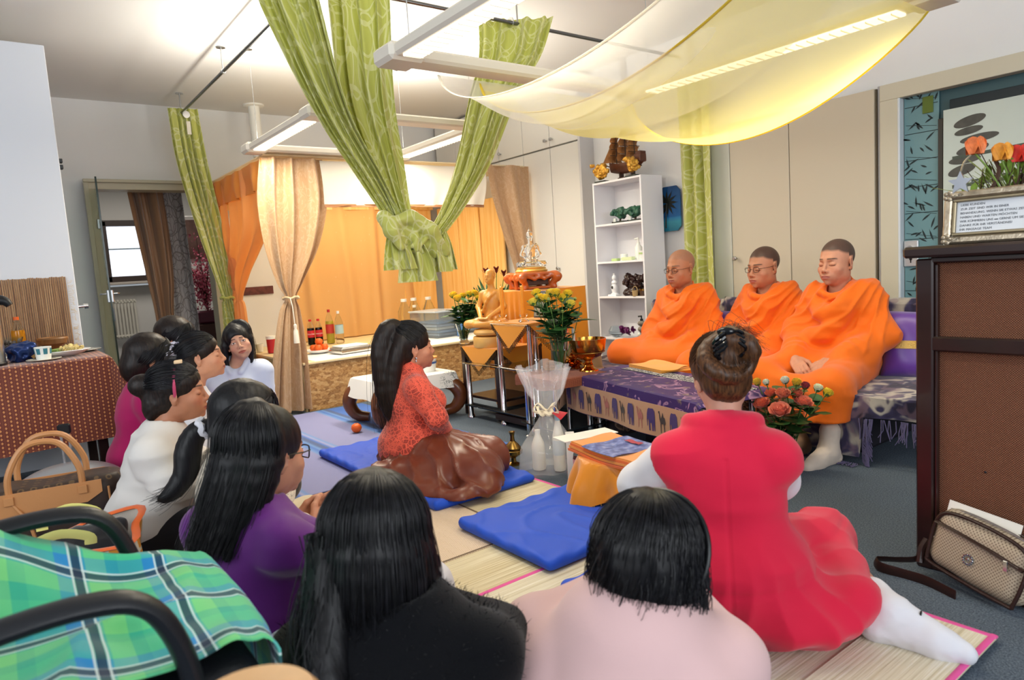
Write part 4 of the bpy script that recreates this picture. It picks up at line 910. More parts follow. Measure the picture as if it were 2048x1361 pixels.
def monk(label, H, yaw, head, legs, hands, kw, seed, hem=None, s=1.05, z0=.31, feet=(), wide=1., lean=.03, gl=None, jk={}):
    J, loc = seat(H, yaw, s, z0, lean, **jk); P = Person(label, loc, yaw, s, J, head, hands=hands, feet=(), fem=0, group=None, hs=1.04, **kw)
    i = .024; S = SDF(P.lo-.05, P.hi+.05, .0085); S_lo = -z0 if z0 > .2 else 0
    torso(S, J, i, s, .06)
    for q in 'LR':
        arm(S, J, q, i*1.05, s, .06, kwarm.get(q, .86) if (kwarm := jk.get('_', {})) else .86)
        a, b = J['sh'+q], J['el'+q]; c = J['chest']; S.rc(a*.75+c*.25, b*.7+J['waist']*.3, .055*s, .07*s, .07)
        leg(S, J, q, .038, s, .06)
    S.rc(J['knL'], J['knR'], .05*s, None, .08); S.el((0, .16*s, .10*s), (.2*s, .2*s, .09*s), .08)
    S.rc(J['elL']*.6+J['wrL']*.4-np.array([0, 0, .06]), J['waist']+np.array([-.03, .09, -.03]), .06, .06, .08); S.rc(J['elR']*.6+J['wrR']*.4-np.array([0, 0, .06]), J['waist']+np.array([.03, .09, -.03]), .06, .06, .08)
    if legs == 'down':
        for q in 'LR': S.rc(J['kn'+q]+np.array([0, .0, -.06]), J['an'+q]+np.array([0, 0, .10]), .085*s, .075*s, .05)
    # neck opening and rolled collar
    nk = P.hc*.42+J['neck']*.58+np.array([0, .004, -.035*s]); a0 = np.linspace(0, 2*PI, 17)
    ring = [nk+np.array([.083*s*math.cos(a), .080*s*math.sin(a)+.004, -.030*s-.040*s*math.sin(a)*(1 if math.sin(a) > 0 else .1)]) for a in a0]
    S.chain(ring, .019*s, .012); ring2 = [p+np.array([.02*math.cos(a), .03*max(0, math.sin(a)), -.045-.02*math.sin(a)]) for p, a in zip(ring, a0)]; S.chain(ring2, .020*s, .016)
    S.rc(nk+np.array([0, .008, -.05])*s, P.hpt((0, -.015, -.07)), .056*s, .066*s, .015, True)
    # big drape bundle over the left shoulder falling across the chest
    dr = [J['shL']+np.array([.0, -.02, .07])*s, J['shL']+np.array([.04, .11, -.02])*s, J['chest']+np.array([-.02, .16, -.08])*s, J['waist']+np.array([.10, .15, -.02])*s, J['waist']+np.array([.17, .06, -.10])*s]; S.chain(bez(dr, 12), .030*s, .05)
    dr = [J['shR']+np.array([0, .03, .06])*s, J['shR']+np.array([-.05, .10, -.03])*s, J['chest']+np.array([.02, .15, -.0])*s, J['chest']+np.array([-.08, .13, .06])*s, J['shL']+np.array([.06, .05, .06])*s]; S.chain(bez(dr, 12), .022*s, .04)
    for q in 'LR':
        c = J['el'+q]+(J['wr'+q]-J['el'+q])*.80; S.rc(c, J['wr'+q]+(J['wr'+q]-c)*2.0, .001, .052*s, .006, True) if False else None
        for t, rr in ((.55, .066), (.72, .062), (.84, .058)):
            c = J['el'+q]+(J['wr'+q]-J['el'+q])*t; d = (J['wr'+q]-J['el'+q]); d /= np.linalg.norm(d); u = np.cross(d, (0, 0, 1.)); u /= np.linalg.norm(u); v = np.cross(u, d); S.chain([c+(u*math.cos(a)+v*math.sin(a))*rr*.72*s for a in np.linspace(0, 2*PI, 9)], .013*s, .02)
    for q in hem or (): q(S, J, s)
    fo = rfold(J, .0105, seed)
    garment(S, 'robe', m_robe, P.t, fo, 1)
    for q, d, mt in feet:
        F_ = SDF(J['an'+q]-.3*s, J['an'+q]+.3*s, .007); foot(F_, J['an'+q], d, s, .008); F_.rc(J['an'+q], J['an'+q]+(J['kn'+q]-J['an'+q])*.32, .042*s, .048*s, .03)
        garment(F_, 'sock', mt, P.t, lambda V, N: folds(V, N, .0015, (30, 30, 60)))
    if gl: glasses(P, gl)
    return P
m_sock = cloth('cream_sock', '#e4d3c2', .9); m_sockb = cloth('brown_sock', '#a58163', .9); m_specs = mat('black_specs', '#15161a', .3); m_specs2 = mat('dark_steel_specs', '#3a3b40', .3, .6)
H3 = unpx(1672, 524, 3.92); H2 = unpx(1526, 534, 4.40); H1 = unpx(1360, 537, 4.80)
monk('person in orange robe at the sofa end nearest the woven cabinet, eyes closed', H3, R(-90), (R(-8), R(4), R(0)), 'down',
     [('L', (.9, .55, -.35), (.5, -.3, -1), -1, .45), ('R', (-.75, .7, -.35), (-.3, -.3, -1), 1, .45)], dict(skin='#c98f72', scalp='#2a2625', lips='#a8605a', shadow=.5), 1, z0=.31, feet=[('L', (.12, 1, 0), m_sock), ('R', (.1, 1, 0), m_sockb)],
     jk=dict(knL=(-.22, .55, .06), knR=(.20, .52, .07), anL=(-.235, .615, -.235), anR=(-.06, .58, -.22), elL=(-.25, .06, .27), elR=(.24, .08, .27), wrL=(-.135, .35, .165), wrR=(.075, .37, .16), shL=(-.175, 0, .505), shR=(.175, 0, .505)),
     hem=[lambda S, J, s: S.rc(J['knL']+np.array([.03, 0, -.05]), J['anL']+np.array([.06, -.06, .20]), .10*s, .085*s, .05), lambda S, J, s: S.chain(bez([J['knL']+np.array([.02, .06, .02]), J['knL']+np.array([.05, .07, -.12]), J['anL']+np.array([.06, .06, .14]), J['anL']+np.array([.05, .05, .06])], 8), .026, .03)])
monk('person in orange robe wearing dark glasses, middle of the three on the sofa', H2, R(-92), (R(-8), R(6), R(0)), 'down', [('L', (.9, .5, -.3), (.3, 0, -1), -1, .5), ('R', (-.8, .6, -.3), (-.3, 0, -1), 1, .5)],
     dict(skin='#bd8464', scalp='#26201f', full=.3), 2, z0=.31, gl=m_specs, jk=dict(knL=(-.20, .50, .07), knR=(.22, .48, .07), anL=(-.2, .57, -.235), anR=(.2, .55, -.235), elL=(-.22, .07, .27), elR=(.24, .06, .27), wrL=(-.05, .30, .15), wrR=(.06, .30, .13), shL=(-.16, 0, .5), shR=(.16, 0, .5)))
monk('older shaven person in orange robe and thin glasses sitting cross legged beside the bookcase', H1, R(-84), (R(-8), R(5), R(0)), 'cross', [('L', (.85, .6, -.25), (.3, -.2, -1), -1, .5), ('R', (-.85, .6, -.25), (-.3, -.2, -1), 1, .5)],
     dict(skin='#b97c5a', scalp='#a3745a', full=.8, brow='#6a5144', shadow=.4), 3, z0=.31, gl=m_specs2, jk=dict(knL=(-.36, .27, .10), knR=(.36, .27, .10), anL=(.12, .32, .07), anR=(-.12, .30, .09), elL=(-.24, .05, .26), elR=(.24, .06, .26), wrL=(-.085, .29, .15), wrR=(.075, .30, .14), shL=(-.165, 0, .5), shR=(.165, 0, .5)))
# ---------------------------------------------------------------- woman in coral lace
def lacepat(base, dark, sc=60, th=.12):
    def f(n):
        v = n.co('Object'); d = n.voro(v, sc, 'DISTANCE_TO_EDGE'); e = n.voro(n.co('Object', (1, 1, 1), (0, 0, 0), (3, 1, 2)), sc*.35, 'DISTANCE_TO_EDGE'); q = n.noise(v, 9, 2)
        a = n.ramp(d, [(0, (1, 1, 1)), (th, (1, 1, 1)), (th+.08, (0, 0, 0))]); b = n.ramp(e, [(0, (1, 1, 1)), (.06, (1, 1, 1)), (.1, (0, 0, 0))]); k = n.ramp(q, [(.38, (0, 0, 0)), (.55, (1, 1, 1))])
        m_ = n.math('MAXIMUM', b, n.math('MULTIPLY', a, n.math('SUBTRACT', 1.25, k))); return n.mix(m_, lin(dark), lin(base))
    return f
m_coral = cloth('coral_lace', '#e2543f', pat=lacepat('#e65f49', '#8f322a', 120, .16), bump=.3); m_brownskirt = clothmat('brown_satin_skirt', '#6e2f19', 0, .36, .08, spec=.5, bump=0)
Hc = unpx(826, 694, 3.66)
J, loc = seat(Hc, R(76), 1.05, .04, .0, knR=(.45, .18, .06), knL=(.26, .32, .07), anR=(.16, -.22, .05), anL=(.20, .02, .06), elR=(.21, .07, .30), elL=(-.2, .07, .30), wrR=(.07, .15, .19), wrL=(-.03, .17, .18))
P = Person('woman in coral lace blouse with long dark half ponytail kneeling alone on a blue cushion', loc, R(76), 1.05, J, (0, R(0), 0), skin='#c98a6c', hands=[('R', (-1, .45, -.25), (-.3, -.4, -1), 1, .4), ('L', (1, .45, -.2), (.3, -.4, -1), -1, .4)], feet=[('R', (-.5, -1, 0))], hs=1.0)
S = P.grid(.009, [(P.hc-.16, P.hc+np.array([.16, .16, -.05]), .006)]); torso(S, J, .012, 1.05, bust=.9)
for q in 'LR': arm(S, J, q, .014, 1.05, .03, .93)
S.rc(J['neck']-np.array([0, 0, .05]), J['neck']+np.array([0, .01, .045]), .078, .064, .03); S.rc(J['neck']+np.array([0, .01, -.02]), J['neck']+np.array([0, .02, .15]), .054, .060, .004, True)
S.el(J['pelvis']+np.array([0, 0, .0]), (.215, .19, .17), .05); S.half((0, 0, .035), (0, 0, -1))
garment(S, 'lace_blouse', m_coral, P.t, lambda V, N: folds(V, N, .005, (7, 7, 17), 4))
S = P.grid(.010, pad=.15); S.el((0, 0, .09), (.205, .195, .115), .05); S.rc(J['hipR'], J['knR'], .108, .072, .08); S.rc(J['hipL'], J['knL'], .108, .072, .08); S.rc((.02, .05, .1), J['knR'], .12, .075, .08); S.rc((-.02, .08, .1), J['knL'], .12, .072, .08); S.rc(J['knR'], J['anR'], .075, .06, .09); S.rc(J['knL'], J['knR'], .06, .065, .09); S.el((.22, .17, .055), (.24, .17, .065), .07, rotz(-.5)); S.el((.28, .0, .04), (.20, .18, .05), .06)
S.chain([J['knR']+np.array([.0, .02, -.02]), J['knR']+np.array([.12, .0, -.06]), J['knR']+np.array([.14, -.14, -.07]), J['knR']+np.array([-.02, -.30, -.07])], [.07, .045, .04, .035], .08)
S.rc((0, 0, .2), (0, .02, .8), .13, None, .01, True); S.half((0, 0, .006), (0, 0, -1))
def satinfold(V, N):
    d = V-np.array([.05, .1, .2]); a = np.arctan2(d[:, 1], d[:, 0]); r = np.hypot(d[:, 0], d[:, 1]); n = vnoise(V, (5, 5, 7), 3)
    return V+N*(.017*np.clip((r-.08)/.2, 0, 1)*((1-np.abs(np.sin(10*a+2.6*n)))**2-.25)+.002*ridged(vnoise(V, (9, 9, 14), 8)))[:, None]
garment(S, 'satin_skirt', m_brownskirt, P.t, satinfold)
S = SDF(P.hc-.5, P.hc+.3, .0065); haircap(S, P.fr, P.hs, .009); pt = [P.hpt(p) for p in ((0, -.06, .105), (0, -.095, .118), (0, -.135, .09), (0, -.165, .0), (0, -.165, -.12), (0.0, -.16, -.26), (0, -.14, -.36))]
S.chain(bez(pt, 14), np.interp(np.linspace(0, 1, 14), [0, .15, .3, .5, .75, 1], [.022, .03, .042, .052, .052, .022])*1.0, .02)
for x in (-.045, .045): S.chain(bez([P.hpt(p) for p in ((x*1.2, -.07, .04), (x*1.3, -.11, -.06), (x, -.13, -.2), (x*.7, -.12, -.33))], 10), [.03]*6+[.032, .03, .026, .016], .03)
V, Fq = S.net(); V = relax(V, Fq); V = hairgroove(V, normals(V, Fq), .004); qmesh('hair', V, Fq, m_hdark, P.t)
rs = np.random.RandomState(5); ps = []
for i in range(220):
    o = np.array([rs.randn()*.022, rs.randn()*.02, 0]); w_ = np.linspace(.35, 1.5, 14)[:, None]; ps.append(bez(pt, 14)+(P.hR @ o)*w_*1.15+np.array([0, 0, -.05])*np.linspace(0, 1, 14)[:, None]**2*rs.rand())
o = strands(MB(), ps, .0014, .012, rs).build('hair_strands', m_hdark, P.t, smooth=180); o['kind'] = 'stuff'
capstrands(P, (0, -.085, .10), m_hstrand, 460, .011, seed=6, r=.0014)
MB().ell(P.hpt((.084, -.01, -.052)), (.006, .006, .008), 8).ell(P.hpt((.085, -.012, -.066)), (.005, .005, .007), 8).build('earring', mat('silver', '#e9e9ee', .12, 1), P.t)
# ---------------------------------------------------------------- woman in red vest
m_red = cloth('red_linen', '#d8173f', .8, bump=.35, weave=500); m_whitec = cloth('white_cotton', '#dfdfe6', .8); m_whitelinen = cloth('white_linen', '#dedad5', .85, bump=.3, weave=500)
Hr = unpx(1440, 752, 2.02); yr = R(128)
J, loc = seat(Hr, yr, 1.05, .06, .06, knR=(.30, .36, .07), knL=(-.12, .42, .09), anR=(.40, -.02, .03), anL=(.0, -.02, .05), shL=(-.148, 0, .545), shR=(.148, 0, .545), elL=(-.235, .08, .33), elR=(.15, .16, .33), wrL=(-.05, .27, .36), wrR=(.05, .27, .36))
P = Person('woman in sleeveless red vest and skirt with brown hair clipped up, seen from behind', loc, yr, 1.05, J, (R(14), R(20), R(-4)), skin='#d09b84', hands=[('L', (.2, .5, 1), (1, 0, 0), -1, .1), ('R', (-.2, .5, 1), (-1, 0, 0), 1, .1)], hs=.9)
S = P.grid(.009); arm(S, J, 'L', .022, 1.05, .03, .95); arm(S, J, 'R', .022, 1.05, .03, .95)
garment(S, 'white_sleeves', m_whitec, P.t, lambda V, N: folds(V, N, .004, (8, 8, 16), 6))
S = P.grid(.0085, [(P.hc-.2, P.hc+np.array([.2, .2, -.05]), .006)], .12); torso(S, J, .024, 1.05, hips=1.12)
S.el((0, -.01, .12), (.225, .20, .15), .06); S.rc((.02, .02, .1), J['knR'], .15, .09, .08); S.rc((-.02, .05, .1), J['knL'], .15, .09, .08); S.rc(J['knR'], J['anR']*np.array([.8, 1, 1])+np.array([0, 0, .03]), .085, .065, .06); S.el((.16, -.06, .04), (.17, .15, .075), .08)
for q in 'LR': a = J['sh'+q]; S.rc(a, a+(J['el'+q]-a)*.16, .066, .066, .02); S.rc(a+(J['el'+q]-a)*.34, a+(J['el'+q]-a)*.9, .075, .085, .012, True)
a0 = np.linspace(-.25, PI+.25, 13); S.chain([J['neck']+np.array([.092*math.cos(a), -.062*math.sin(a)+.012, .008+.012*math.sin(a)]) for a in a0], .022, .015); S.chain([J['neck']+np.array([.112*math.cos(a), -.082*math.sin(a)+.012, -.028]) for a in a0], .016, .02)
S.rc(J['neck']+np.array([0, .015, -.02]), P.hpt((0, .0, -.03)), .066, .07, .008, True); S.half((0, 0, -.028), (0, 0, -1))
def redfold(V, N):
    base = folds(V, N, .006, (6, 6, 13), 9); seam = np.exp(-(np.abs(V[:, 0])/.004)**2)*(V[:, 1] < 0)*(V[:, 2] < J['neck'][2]-.06); low = np.clip((.25-V[:, 2])/.2, 0, 1); a = np.arctan2(V[:, 1], V[:, 0])
    yk = np.exp(-((V[:, 2]-.15)/.006)**2)
    return base-N*(.004*seam+.004*yk)[:, None]+N*(low*.012*((1-np.abs(np.sin(9*a+2*vnoise(V, (5, 5, 5), 2))))-.4))[:, None]
garment(S, 'red_vest_dress', m_red, P.t, redfold)
F_ = SDF(J['anR']-.36, J['anR']+.36, .007); foot(F_, J['anR'], (1, -.42, 0), 1.05, .008, (.15, .35, .9)); F_.rc(J['anR'], J['anR']*.8+J['knR']*.2, .044, .05, .03); garment(F_, 'white_sock', m_whitec, P.t, lambda V, N: folds(V, N, .002, (25, 25, 40)))
sd = np.array([1, -.42, 0])/np.linalg.norm([1, -.42, 0]); lp = J['anR']+sd*.06*1.05+np.array([0, -.012, .022])
lg = MB()
for k in (-1, 1): lg.box(lp+sd*.0075*k, (.0045, .016, .012), .001, rz=math.atan2(sd[1], sd[0]))
lg.box(lp, (.014, .012, .004), .001, rz=math.atan2(sd[1], sd[0])); lg.build('sock_mark', m_black, P.t)['kind'] = 'stuff'
S = SDF(P.hc-.2, P.hc+.22, .0055); haircap(S, P.fr, P.hs, .012)
S.chain([P.hpt((.115*.45*math.cos(t)*1.3, -.122-.014*math.sin(2*t), .030+.056*math.sin(t))) for t in np.linspace(.2, 2*PI+.9, 18)], np.linspace(.031, .018, 18), .006)
S.chain([P.hpt(p) for p in ((.0, -.10, .05), (.02, -.1, .095), (.05, -.085, .12))], [.04, .034, .012], .02)
V, Fq = S.net(); V = relax(V, Fq); V = hairgroove(V, normals(V, Fq), .0035, (150, 60, 60)); qmesh('hair', V, Fq, m_hbrown, P.t)
rs = np.random.RandomState(2); ps = []
for i in range(120):
    b = rs.randn(3)*np.array([.02, .012, .012]); e = np.array([.07+rs.rand()*.06, -.06-rs.rand()*.06, .085+rs.rand()*.07-.05]); ps.append(bez([P.hpt(np.array([.0, -.1, .08])+b), P.hpt(np.array([.04, -.095, .12])+b+rs.randn(3)*.012), P.hpt(e)], 9))
for i in range(140):
    t0 = rs.rand()*6.28; ps.append([P.hpt((.055*math.cos(t0+q)*(1+.1*rs.randn()), -.130+.03*rs.randn()*.3, .032+.06*math.sin(t0+q))) for q in np.linspace(0, 1.4, 9)])
o = strands(MB(), ps, .0009, .006, rs).build('hair_strands', m_hbrown, P.t, smooth=180); o['kind'] = 'stuff'
capstrands(P, (0, -.11, .07), m_hbrown, 520, .012, seed=7, r=.0008)
cl_ = MB()
for x in (-1, 1):
    for k in range(4): cl_.tube(bez([P.hpt((x*.004, -.135, .105-.012*k*.3)), P.hpt((x*.026+.01, -.165, .098-.014*k)), P.hpt((x*.044, -.15, .078-.012*k)), P.hpt((x*.03, -.135, .065-.012*k))], 8), .0055, 6)
cl_.ell(P.hpt((0, -.15, .105)), (.026, .012, .014), 10); cl_.build('claw_clip', mat('clip_black', '#0d0e12', .12), P.t)
# ---------------------------------------------------------------- woman in black sweater (foreground)
m_fuzzy = clothmat('fuzzy_black', '#0c0d11', 0, .95, .12, bump=.9, weave=260, spec=.1)
Hb = unpx(760, 1090, 1.36); yb = R(148)
J, loc = seat(Hb, yb, 1.05, .03, .05, side=-.035, shz=.025, wrL=(-.05, .26, .30), wrR=(.04, .24, .30), elR=(.175, .10, .28), elL=(-.19, .08, .30), shL=(-.16, 0, .545), shR=(.158, .0, .545))
P = Person('woman in fuzzy black sweater with long straight black hair in the front row', loc, yb, 1.05, J, (R(-16), R(16), 0), skin='#cb957b', hands=[('L', (.3, .5, 1), (1, .1, 0), -1, .2), ('R', (-.3, .5, 1), (-1, .1, 0), 1, .2)], hs=1.0)
S = P.grid(.009); torso(S, J, .026, 1.05)
for q in 'LR': arm(S, J, q, .028, 1.05, .04, .92)
S.el(J['neck']+np.array([.0, .0, .075]), (.105, .10, .085), .01, None, True); S.half((0, 0, .02), (0, 0, -1))
garment(S, 'sweater', m_fuzzy, P.t, lambda V, N: folds(V, N, .007, (7, 7, 11), 2))
rs = np.random.RandomState(8); bo = bpy.data.objects[P.t.name].children; sw = [c for c in bo if c.name.startswith('sweater')][0]; n_ = len(sw.data.vertices); co = np.empty(n_*3, np.float32); no = np.empty(n_*3, np.float32); sw.data.vertices.foreach_get('co', co); sw.data.vertices.foreach_get('normal', no); co = co.reshape(-1, 3); no = no.reshape(-1, 3)
ix = rs.choice(n_, 5200); fz = MB(); V = []; Fz = []
for q, i in enumerate(ix):
    b = co[i]+rs.randn(3)*.003; d = no[i]+rs.randn(3)*.8; u = rs.randn(3)*.0006; V += [b-u, b+u, b+d*.007+rs.randn(3)*.002]; Fz.append((3*q, 3*q+1, 3*q+2))
fz.add(V, Fz); fz.build('wool_fuzz', m_fuzzy, P.t, smooth=180)['kind'] = 'stuff'
S = P.grid(.012); leg(S, J, 'L', .02, 1.05); leg(S, J, 'R', .02, 1.05); S.el((0, -.02, .1), (.2, .17, .12), .05); garment(S, 'trousers', cloth('dark_trousers', '#16171d'), P.t)
longhair('hair', m_hblack, P.t, P.fr, P.hs, .24, (R(62), R(298)), P.hc-np.array([.3, .3, .55]), P.hc+np.array([.3, .3, .25]), grow=.012, conv=.10, out=.10, back=.03, rad=.022, nstr=1500, seed=3, h=.0065, srad=.0012, capkw=dict(low=0))
S = SDF(P.hc-np.array([.3, .3, .6]), P.hc+.2, .008)
S.chain(bez([P.hpt((-.055, -.08, .0)), P.hpt((-.05, -.11, -.12)), P.hpt((-.03, -.165, -.26)), P.hpt((.0, -.21, -.40))], 12), np.linspace(.05, .035, 12), .02); S.chain(bez([P.hpt((-.075, -.04, -.02)), P.hpt((-.075, -.09, -.14)), P.hpt((-.055, -.15, -.28)), P.hpt((-.025, -.20, -.40))], 12), np.linspace(.035, .02, 12), .02)
V, Fq = S.net(); V = hairgroove(V, normals(V, Fq), .004); qmesh('hair_lock', V, Fq, m_hblack, P.t)
ps = [bez([P.hpt((-.05-.05*rs.rand(), -.06+.03*rs.randn(), .03)), P.hpt((-.060+.018*rs.randn(), -.12+.02*rs.randn(), -.12)), P.hpt((-.042+.024*rs.randn(), -.175+.018*rs.randn(), -.27)), P.hpt((-.012+.024*rs.randn(), -.22+.018*rs.randn(), -.38-.06*rs.rand()))], 14) for _ in range(700)]
o = strands(MB(), ps, .0012, .006, rs).build('hair_strands', m_hstrand, P.t, smooth=180); o['kind'] = 'stuff'
# ---------------------------------------------------------------- woman in pale pink coat (foreground)
Hp = unpx(1303, 1132, 1.38); yp = R(118)
J, loc = seat(Hp, yp, 1.05, .03, .07, side=.045, shz=.03, knR=(.08, .34, .09), elL=(-.19, .06, .27), elR=(.18, .08, .27), shL=(-.168, 0, .53), shR=(.165, 0, .53), wrL=(-.05, .26, .30), wrR=(.05, .26, .30))
P = Person('woman in pale pink coat with short wavy black hair and black hairband', loc, yp, 1.05, J, (R(-12), R(20), 0), skin='#cf9c84', hands=[('L', (.3, .5, 1), (1, .1, 0), -1, .2), ('R', (-.3, .5, 1), (-1, .1, 0), 1, .2)], hs=1.02)
m_pinkc = cloth('pale_pink_coat', '#dcb7b6', .85, bump=.3, weave=420)
S = P.grid(.009); torso(S, J, .03, 1.05)
for q in 'LR': arm(S, J, q, .03, 1.05, .04, .92)
a0 = np.linspace(-.2, PI+.2, 13); S.chain([J['neck']+np.array([.135*math.cos(a), -.115*math.sin(a)+.03, -.035+.012*math.sin(a)]) for a in a0], .024, .014)
S.el(J['neck']+np.array([0, .02, .07]), (.095, .088, .10), .01, None, True); S.half((0, 0, .02), (0, 0, -1)); garment(S, 'coat', m_pinkc, P.t, lambda V, N: folds(V, N, .005, (5, 5, 9), 12))
S = P.grid(.009); S.chain([J['neck']+np.array([.085*math.cos(a), -.078*math.sin(a)+.02, .0+.012*math.sin(a)]) for a in np.linspace(0, 2*PI, 17)], .03, .02); S.chain([J['neck']+np.array([.092*math.cos(a), -.088*math.sin(a)+.02, -.03]) for a in np.linspace(0, 2*PI, 17)], .03, .02); garment(S, 'pink_collar', cloth('hot_pink_knit', '#e0688f', .9), P.t)
S = P.grid(.012); leg(S, J, 'L', .02, 1.05); leg(S, J, 'R', .02, 1.05); S.el((0, .0, .1), (.16, .15, .12), .05); garment(S, 'trousers', cloth('dark_trousers', '#16171d'), P.t)
S = SDF(P.hc-.32, P.hc+.26, .0055); haircap(S, P.fr, P.hs, .010, True); rs = np.random.RandomState(4)
ps = []
for ph in np.linspace(R(70), R(290), 21):
    b = fallpath(P.fr, P.hs, ph, .18+.02*rs.rand(), 14, .000, .32, .10, .02); a = np.array(b); tt = np.linspace(0, 1, 14); a[:, 0] += .010*np.sin(14*tt+ph*5)*tt; a[:, 1] += .010*np.cos(13*tt+ph*3)*tt; S.chain(a, np.concatenate([np.full(7, .016), np.linspace(.024, .012, 7)]), .014)
for ph in np.linspace(R(100), R(260), 9): a = np.array(fallpath(P.fr, P.hs, ph, .20, 14, -.006, .36, .12, .03)); S.chain(a[6:], np.linspace(.03, .02, 8), .02)
V, Fq = S.net(); V = relax(V, Fq); V = hairgroove(V, normals(V, Fq), .0045, (95, 95, 16)); qmesh('hair', V, Fq, m_hblack, P.t)
for i in range(1500):
    a = np.array(fallpath(P.fr, P.hs, R(66)+(R(228))*rs.rand(), .17+.05*rs.rand(), 18, .0165+.006*rs.rand(), .28+.06*rs.randn(), .10+.06*rs.randn(), .02)); tt = np.linspace(0, 1, 18); k = rs.rand()*6; k = (i % 12)*.52+.5*rs.randn()*.6; a[:, 0] += .02*np.sin(12*tt+k)*tt**1.5; a[:, 1] += .02*np.cos(12*tt+k)*tt**1.5; a[-3:] += P.hR @ np.array([rs.randn()*.006, -.012, .004]); ps.append(a)
o = strands(MB(), ps, .0013, .006, rs).build('hair_strands', m_hstrand, P.t, smooth=180); o['kind'] = 'stuff'
MB().tube([P.hpt((.1085*math.cos(a), -.004+.02*math.sin(a), .030+.112*math.sin(a))) for a in np.linspace(-.45, PI+.45, 30)], .0055, 8, flat=1).build('hairband', mat('hairband_black', '#121317', .35), P.t)
# ---------------------------------------------------------------- woman in purple
m_purple = clothmat('purple_jersey', '#66197f', 0, .6, .3, bump=.15, spec=.3)
Hu = unpx(536, 906, 1.88); yu = R(112)
J, loc = seat(Hu, yu, 1.05, .03, .06, shL=(-.17, 0, .55), shR=(.17, 0, .55), elR=(.23, .09, .32), wrR=(.07, .30, .24), wrL=(-.02, .32, .24), knR=(.24, .40, .10), knL=(-.18, .42, .10))
P = Person('woman in purple long sleeved top with black rimmed glasses and long black hair', loc, yu, 1.05, J, (R(-4), R(8), 0), skin='#c78f72', hands=[('R', (-.4, 1, -.1), (-.6, 0, -1), 1, .3), ('L', (.4, 1, -.1), (.6, 0, -1), -1, .3)], hs=1.0)
S = P.grid(.009); torso(S, J, .014, 1.05, bust=.95)
for q in 'LR': arm(S, J, q, .015, 1.05, .03, .93)
S.el(J['neck']+np.array([0, .015, .065]), (.085, .085, .07), .01, None, True); S.half((0, 0, .05), (0, 0, -1))
garment(S, 'purple_top', m_purple, P.t, lambda V, N: folds(V, N, .0055, (6, 6, 15), 14))
S = P.grid(.011); leg(S, J, 'L', .025, 1.05); leg(S, J, 'R', .025, 1.05); S.el((0, -.01, .1), (.19, .17, .13), .05); S.half((0, 0, .005), (0, 0, -1)); garment(S, 'white_trousers', m_whitec, P.t, lambda V, N: folds(V, N, .006, (8, 8, 16), 3))
longhair('hair', m_hblack, P.t, P.fr, P.hs, .27, (R(96), R(300)), P.hc-np.array([.4, .45, .65]), P.hc+np.array([.3, .3, .25]), grow=.012, conv=.22, out=.04, back=.13, rad=.024, nstr=1300, seed=6, h=.007, srad=.0014)
glasses(P, m_specs, .021, .017, -.004, .0018)
# ---------------------------------------------------------------- woman in cream lace
m_creaml = cloth('cream_lace', '#dfd3bd', pat=lacepat('#e7dcc8', '#a59a86', 130, .14), bump=.35)
Hl = unpx(496, 838, 2.40); yl = R(100)
J, loc = seat(Hl, yl, 1.05, .03, .05, wrR=(.05, .26, .15), wrL=(-.05, .26, .15))
P = Person('woman in cream lace top with black ponytail in a white tie', loc, yl, 1.05, J, (R(-8), R(14), 0), skin='#c58c70', hands=[('R', (-.2, 1, .4), (-1, 0, 0), 1, .15), ('L', (.2, 1, .4), (1, 0, 0), -1, .15)], hs=1.0)
S = P.grid(.009); torso(S, J, .014, 1.05, bust=.9)
for q in 'LR': arm(S, J, q, .014, 1.05, .03, .6)
S.el(J['neck']+np.array([0, .015, .06]), (.08, .08, .06), .01, None, True); S.half((0, 0, .03), (0, 0, -1)); garment(S, 'lace_top', m_creaml, P.t, lambda V, N: folds(V, N, .004, (7, 7, 15), 21))
S = P.grid(.012); leg(S, J, 'L', .025, 1.05); leg(S, J, 'R', .025, 1.05); S.el((0, -.01, .1), (.19, .17, .13), .05); garment(S, 'skirt', cloth('cream_skirt', '#cbbd9f'), P.t)
S = SDF(P.hc-np.array([.3, .35, .45]), P.hc+.26, .006); haircap(S, P.fr, P.hs, .013); hp = [P.hpt(p) for p in ((-.05, -.10, -.035), (-.075, -.135, -.06), (-.085, -.15, -.12), (-.08, -.15, -.20), (-.09, -.18, -.265), (-.10, -.215, -.29))]
S.chain(bez(hp, 14), np.interp(np.linspace(0, 1, 14), [0, .2, .45, .75, 1], [.022, .032, .042, .03, .006]), .015); V, Fq = S.net(); V = relax(V, Fq); V = hairgroove(V, normals(V, Fq), .0035); qmesh('hair', V, Fq, m_hblack, P.t)
rs = np.random.RandomState(9); ps = [bez(hp, 14)+np.linspace(.3, 1.2, 14)[:, None]*rs.randn(1, 3)*np.array([.016, .016, .01]) for _ in range(160)]
o = strands(MB(), ps, .0012, .006, rs).build('hair_strands', m_hblack, P.t, smooth=180); o['kind'] = 'stuff'
capstrands(P, (-.055, -.10, -.03), m_hstrand, 620, .016, seed=5, r=.0014)
tieband(P.hpt((-.062, -.118, -.045)), .03, P.t, m_whitec, 'hair_tie', tuple(P.hR @ np.array([-.5, -.8, -.6])))
